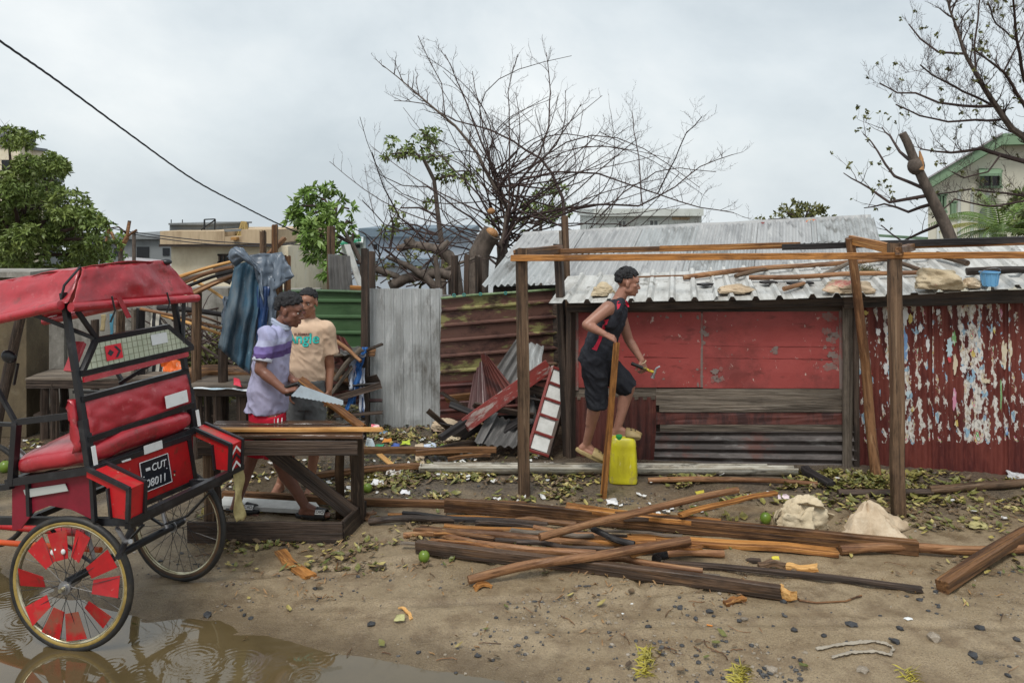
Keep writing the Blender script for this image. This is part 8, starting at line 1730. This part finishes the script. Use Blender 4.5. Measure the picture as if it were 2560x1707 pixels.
BIG = [(1860, 1548, 9), (1960, 1505, 10), (2127, 1562, 14), (1985, 1576, 11), (2250, 1572, 13), (2333, 1596, 20), (2450, 1572, 13), (2240, 1606, 16), (2433, 1640, 14), (2450, 1660, 12), (2155, 1675, 15), (1775, 1530, 12), (1990, 1490, 6), (1700, 1520, 8), (928, 1562, 11), (1187, 1588, 11), (518, 1538, 12), (610, 1538, 7), (628, 1545, 7), (788, 1472, 8), (1495, 1500, 8), (1620, 1568, 9), (1290, 1500, 8), (1130, 1610, 6), (1195, 1640, 8), (2120, 1520, 7), (2300, 1500, 8), (2540, 1600, 12), (2520, 1690, 12), (2000, 1650, 7), (1930, 1676, 14), (1912, 1672, 9), (2060, 1590, 8), (2340, 1480, 8), (1560, 1440, 6), (2380, 1560, 9), (2200, 1540, 7), (1740, 1545, 6), (1240, 1545, 6), (1045, 1632, 9)]
for i, (x, y, r) in enumerate(BIG):
    p = GL(x, y); s = r/F*p.y*1.05; me = rocks[i % 8].copy(); me.materials.append(MATS['charcoal'] if i % 5 else MATS['pebble'])
    o = obj('stone', me, None, Matrix.Translation(p+V(0, 0, s*.18)) @ Matrix.Rotation(i*1.3, 4, 'Z') @ Matrix.Diagonal((s, s, s*.9, 1)))
    tag(o, 'dark charcoal lump lying on the wet sand' if i % 5 else 'pale brown stone lying on the wet sand', 'stone', 'charcoal lumps on the sand' if i % 5 else 'pale stones on the sand')
for x, y, lab in ((2270, 1545, 'oval white pebble on the sand near the right edge'), (1580, 1508, 'small white shell chip below the dark front beam'), (1555, 1533, 'small white chip lower left of the dark front beam')):
    p = GL(x, y); s = .017 if x > 2000 else .009; o = obj('white_pebble', rocks[2].copy(), None, Matrix.Translation(p) @ Matrix.Diagonal((s*1.3, s, s*.6, 1))); o.data.materials.append(MATS['reflector_white']); tag(o, lab, 'pebble')
# twigs, straw tufts, torn white cloth, cigarette end
b = MB(); rr = random.Random(8); c = scatter_px(150, [(900, 2560, 1190, 1300, 3), (500, 900, 1150, 1420, 2), (500, 2560, 1350, 1690, 2), (60, 520, 990, 1130, 1)])
for p in c:
    a = rr.uniform(0, 6.28); q = [Vector(p)+V(0, 0, .006)]; l = rr.uniform(.04, .14)
    for k in range(4): a += rr.uniform(-.5, .5); x = q[-1]+V(math.cos(a)*l/4, math.sin(a)*l/4, 0); x.z = gh(x.x, x.y)+.005+.006*rr.random(); q.append(x)
    b.tube(q, rr.uniform(.0015, .0035), 4, False)
tag(b.build('twig_litter', MATS['wood_brown'], None, fix=False), 'thin broken twigs scattered on the ground', None, None, 'stuff')
def tuft(px, py, n, R, lab, seed, m='straw_yellow'):
    rr = random.Random(seed); b = MB(); c0 = GL(px, py)
    for k in range(n):
        t = rr.random(); p = c0+V((t-.5)*R*.5+rr.gauss(0, .015), (t-.5)*R*1.8+rr.gauss(0, .012), .004); d = V(rr.uniform(-1, 1), rr.uniform(-1, .4), rr.uniform(.05, .5)).normalized()*rr.uniform(.03, .075); s = d.cross(ZA).normalized()*.003; b.add([p-s, p+s, p+d*.6+s*.8, p+d+V(0, 0, -.01)], [(0, 1, 2, 3)])
    tag(b.build('weed_tuft', MATS[m], None, fix=False), lab, 'weed')
mat('straw_yellow', (.40, .34, .05), [((.24, .22, .06), 8, (1, 1, 1), .45, .6, .8)], rough=.6)
tuft(1615, 1655, 130, .13, 'yellow dried weed lying on the sand at the bottom centre', 1); tuft(1852, 1690, 110, .09, 'second yellow weed at the bottom edge of the sand', 2); tuft(2270, 1688, 40, .06, 'flat yellowish plant remains at the bottom right', 3); tuft(115, 1690, 60, .16, 'yellow weeds floating at the bottom left of the puddle', 4)
def cloth_path(pts, w, lab, seed):
    q = [GL(x, y, .008) for x, y in pts]
    def fn(u, v):
        k = u*(len(q)-1); i = min(len(q)-2, int(k)); p = q[i].lerp(q[i+1], k-i); return p+V(.012*nz(u*14, v*3, seed), (v-.5)*w*(1+.7*nz(u*9, seed)), .012*abs(nz(u*18, v*4, seed)))
    tag(MB().sheet(fn, 50, 5, .003).build('torn_cloth', mat('cloth_dirty', (.34, .30, .24), [((.28, .24, .19), 9, (1, 1, 1), .45, .6, .8)], rough=.85), None, True, fix=False), lab, 'cloth')
cloth_path([(2040, 1622), (2085, 1613), (2140, 1606), (2180, 1602), (2215, 1608), (2232, 1618)], .024, 'torn dirty white cloth strip trodden into the sand', 3); cloth_path([(2080, 1642), (2130, 1630), (2190, 1628), (2225, 1636), (2234, 1620)], .024, 'second strand of dirty white cloth just below the first', 6)
p = GL(1767, 1561, .005); tag(MB().tube([p, p+V(.028, -.012, 0)], .004, 8).build('cigarette_end', mat('filter_orange', (.60, .22, .04), rough=.7)), 'orange cigarette end on the sand', 'cigarette')
mat('weed_green', (.10, .16, .03), rough=.5); tuft(115, 1000, 160, .16, 'green grass growing under the long grey table', 7, 'weed_green'); tuft(520, 1000, 120, .16, 'green weeds beside the dark table', 8, 'weed_green')
# weeds and cut branches heaped behind the tables
rn = random.Random(31); bh = empty('brush_heap', V(P(500, 980, 9.0).x, 9.0, 0), 'heap of cut green branches behind the market tables', 'brush heap')
b = MB()
for k in range(130):
    x, y, Y = rn.uniform(400, 640), rn.uniform(830, 960), rn.uniform(8.6, 9.4); q = [P(x, y, Y)]; d = V(rn.uniform(-1, 1), rn.uniform(-.4, .4), rn.uniform(-.4, .8)).normalized()
    for j in range(5): d = (d+V(rn.uniform(-1, 1), rn.uniform(-1, 1), rn.uniform(-1, .8))*.3).normalized(); q.append(q[-1]+d*.11)
    b.tube(q, [.009, .008, .007, .006, .005, .003], 4, False)
b.build('branch_tangle', MATS['twig'], bh, fix=False)['kind'] = 'stuff'
leaf_mesh('leaf_mass', [(P(x, y, 9.0), (.3, .4, .22)) for x, y in ((440, 900), (500, 915), (560, 900), (610, 930), (500, 870), (560, 950), (470, 950), (420, 950))], [260]*8, .085, .016, rn, bh, MATS['leaf_olive'])['kind'] = 'stuff'
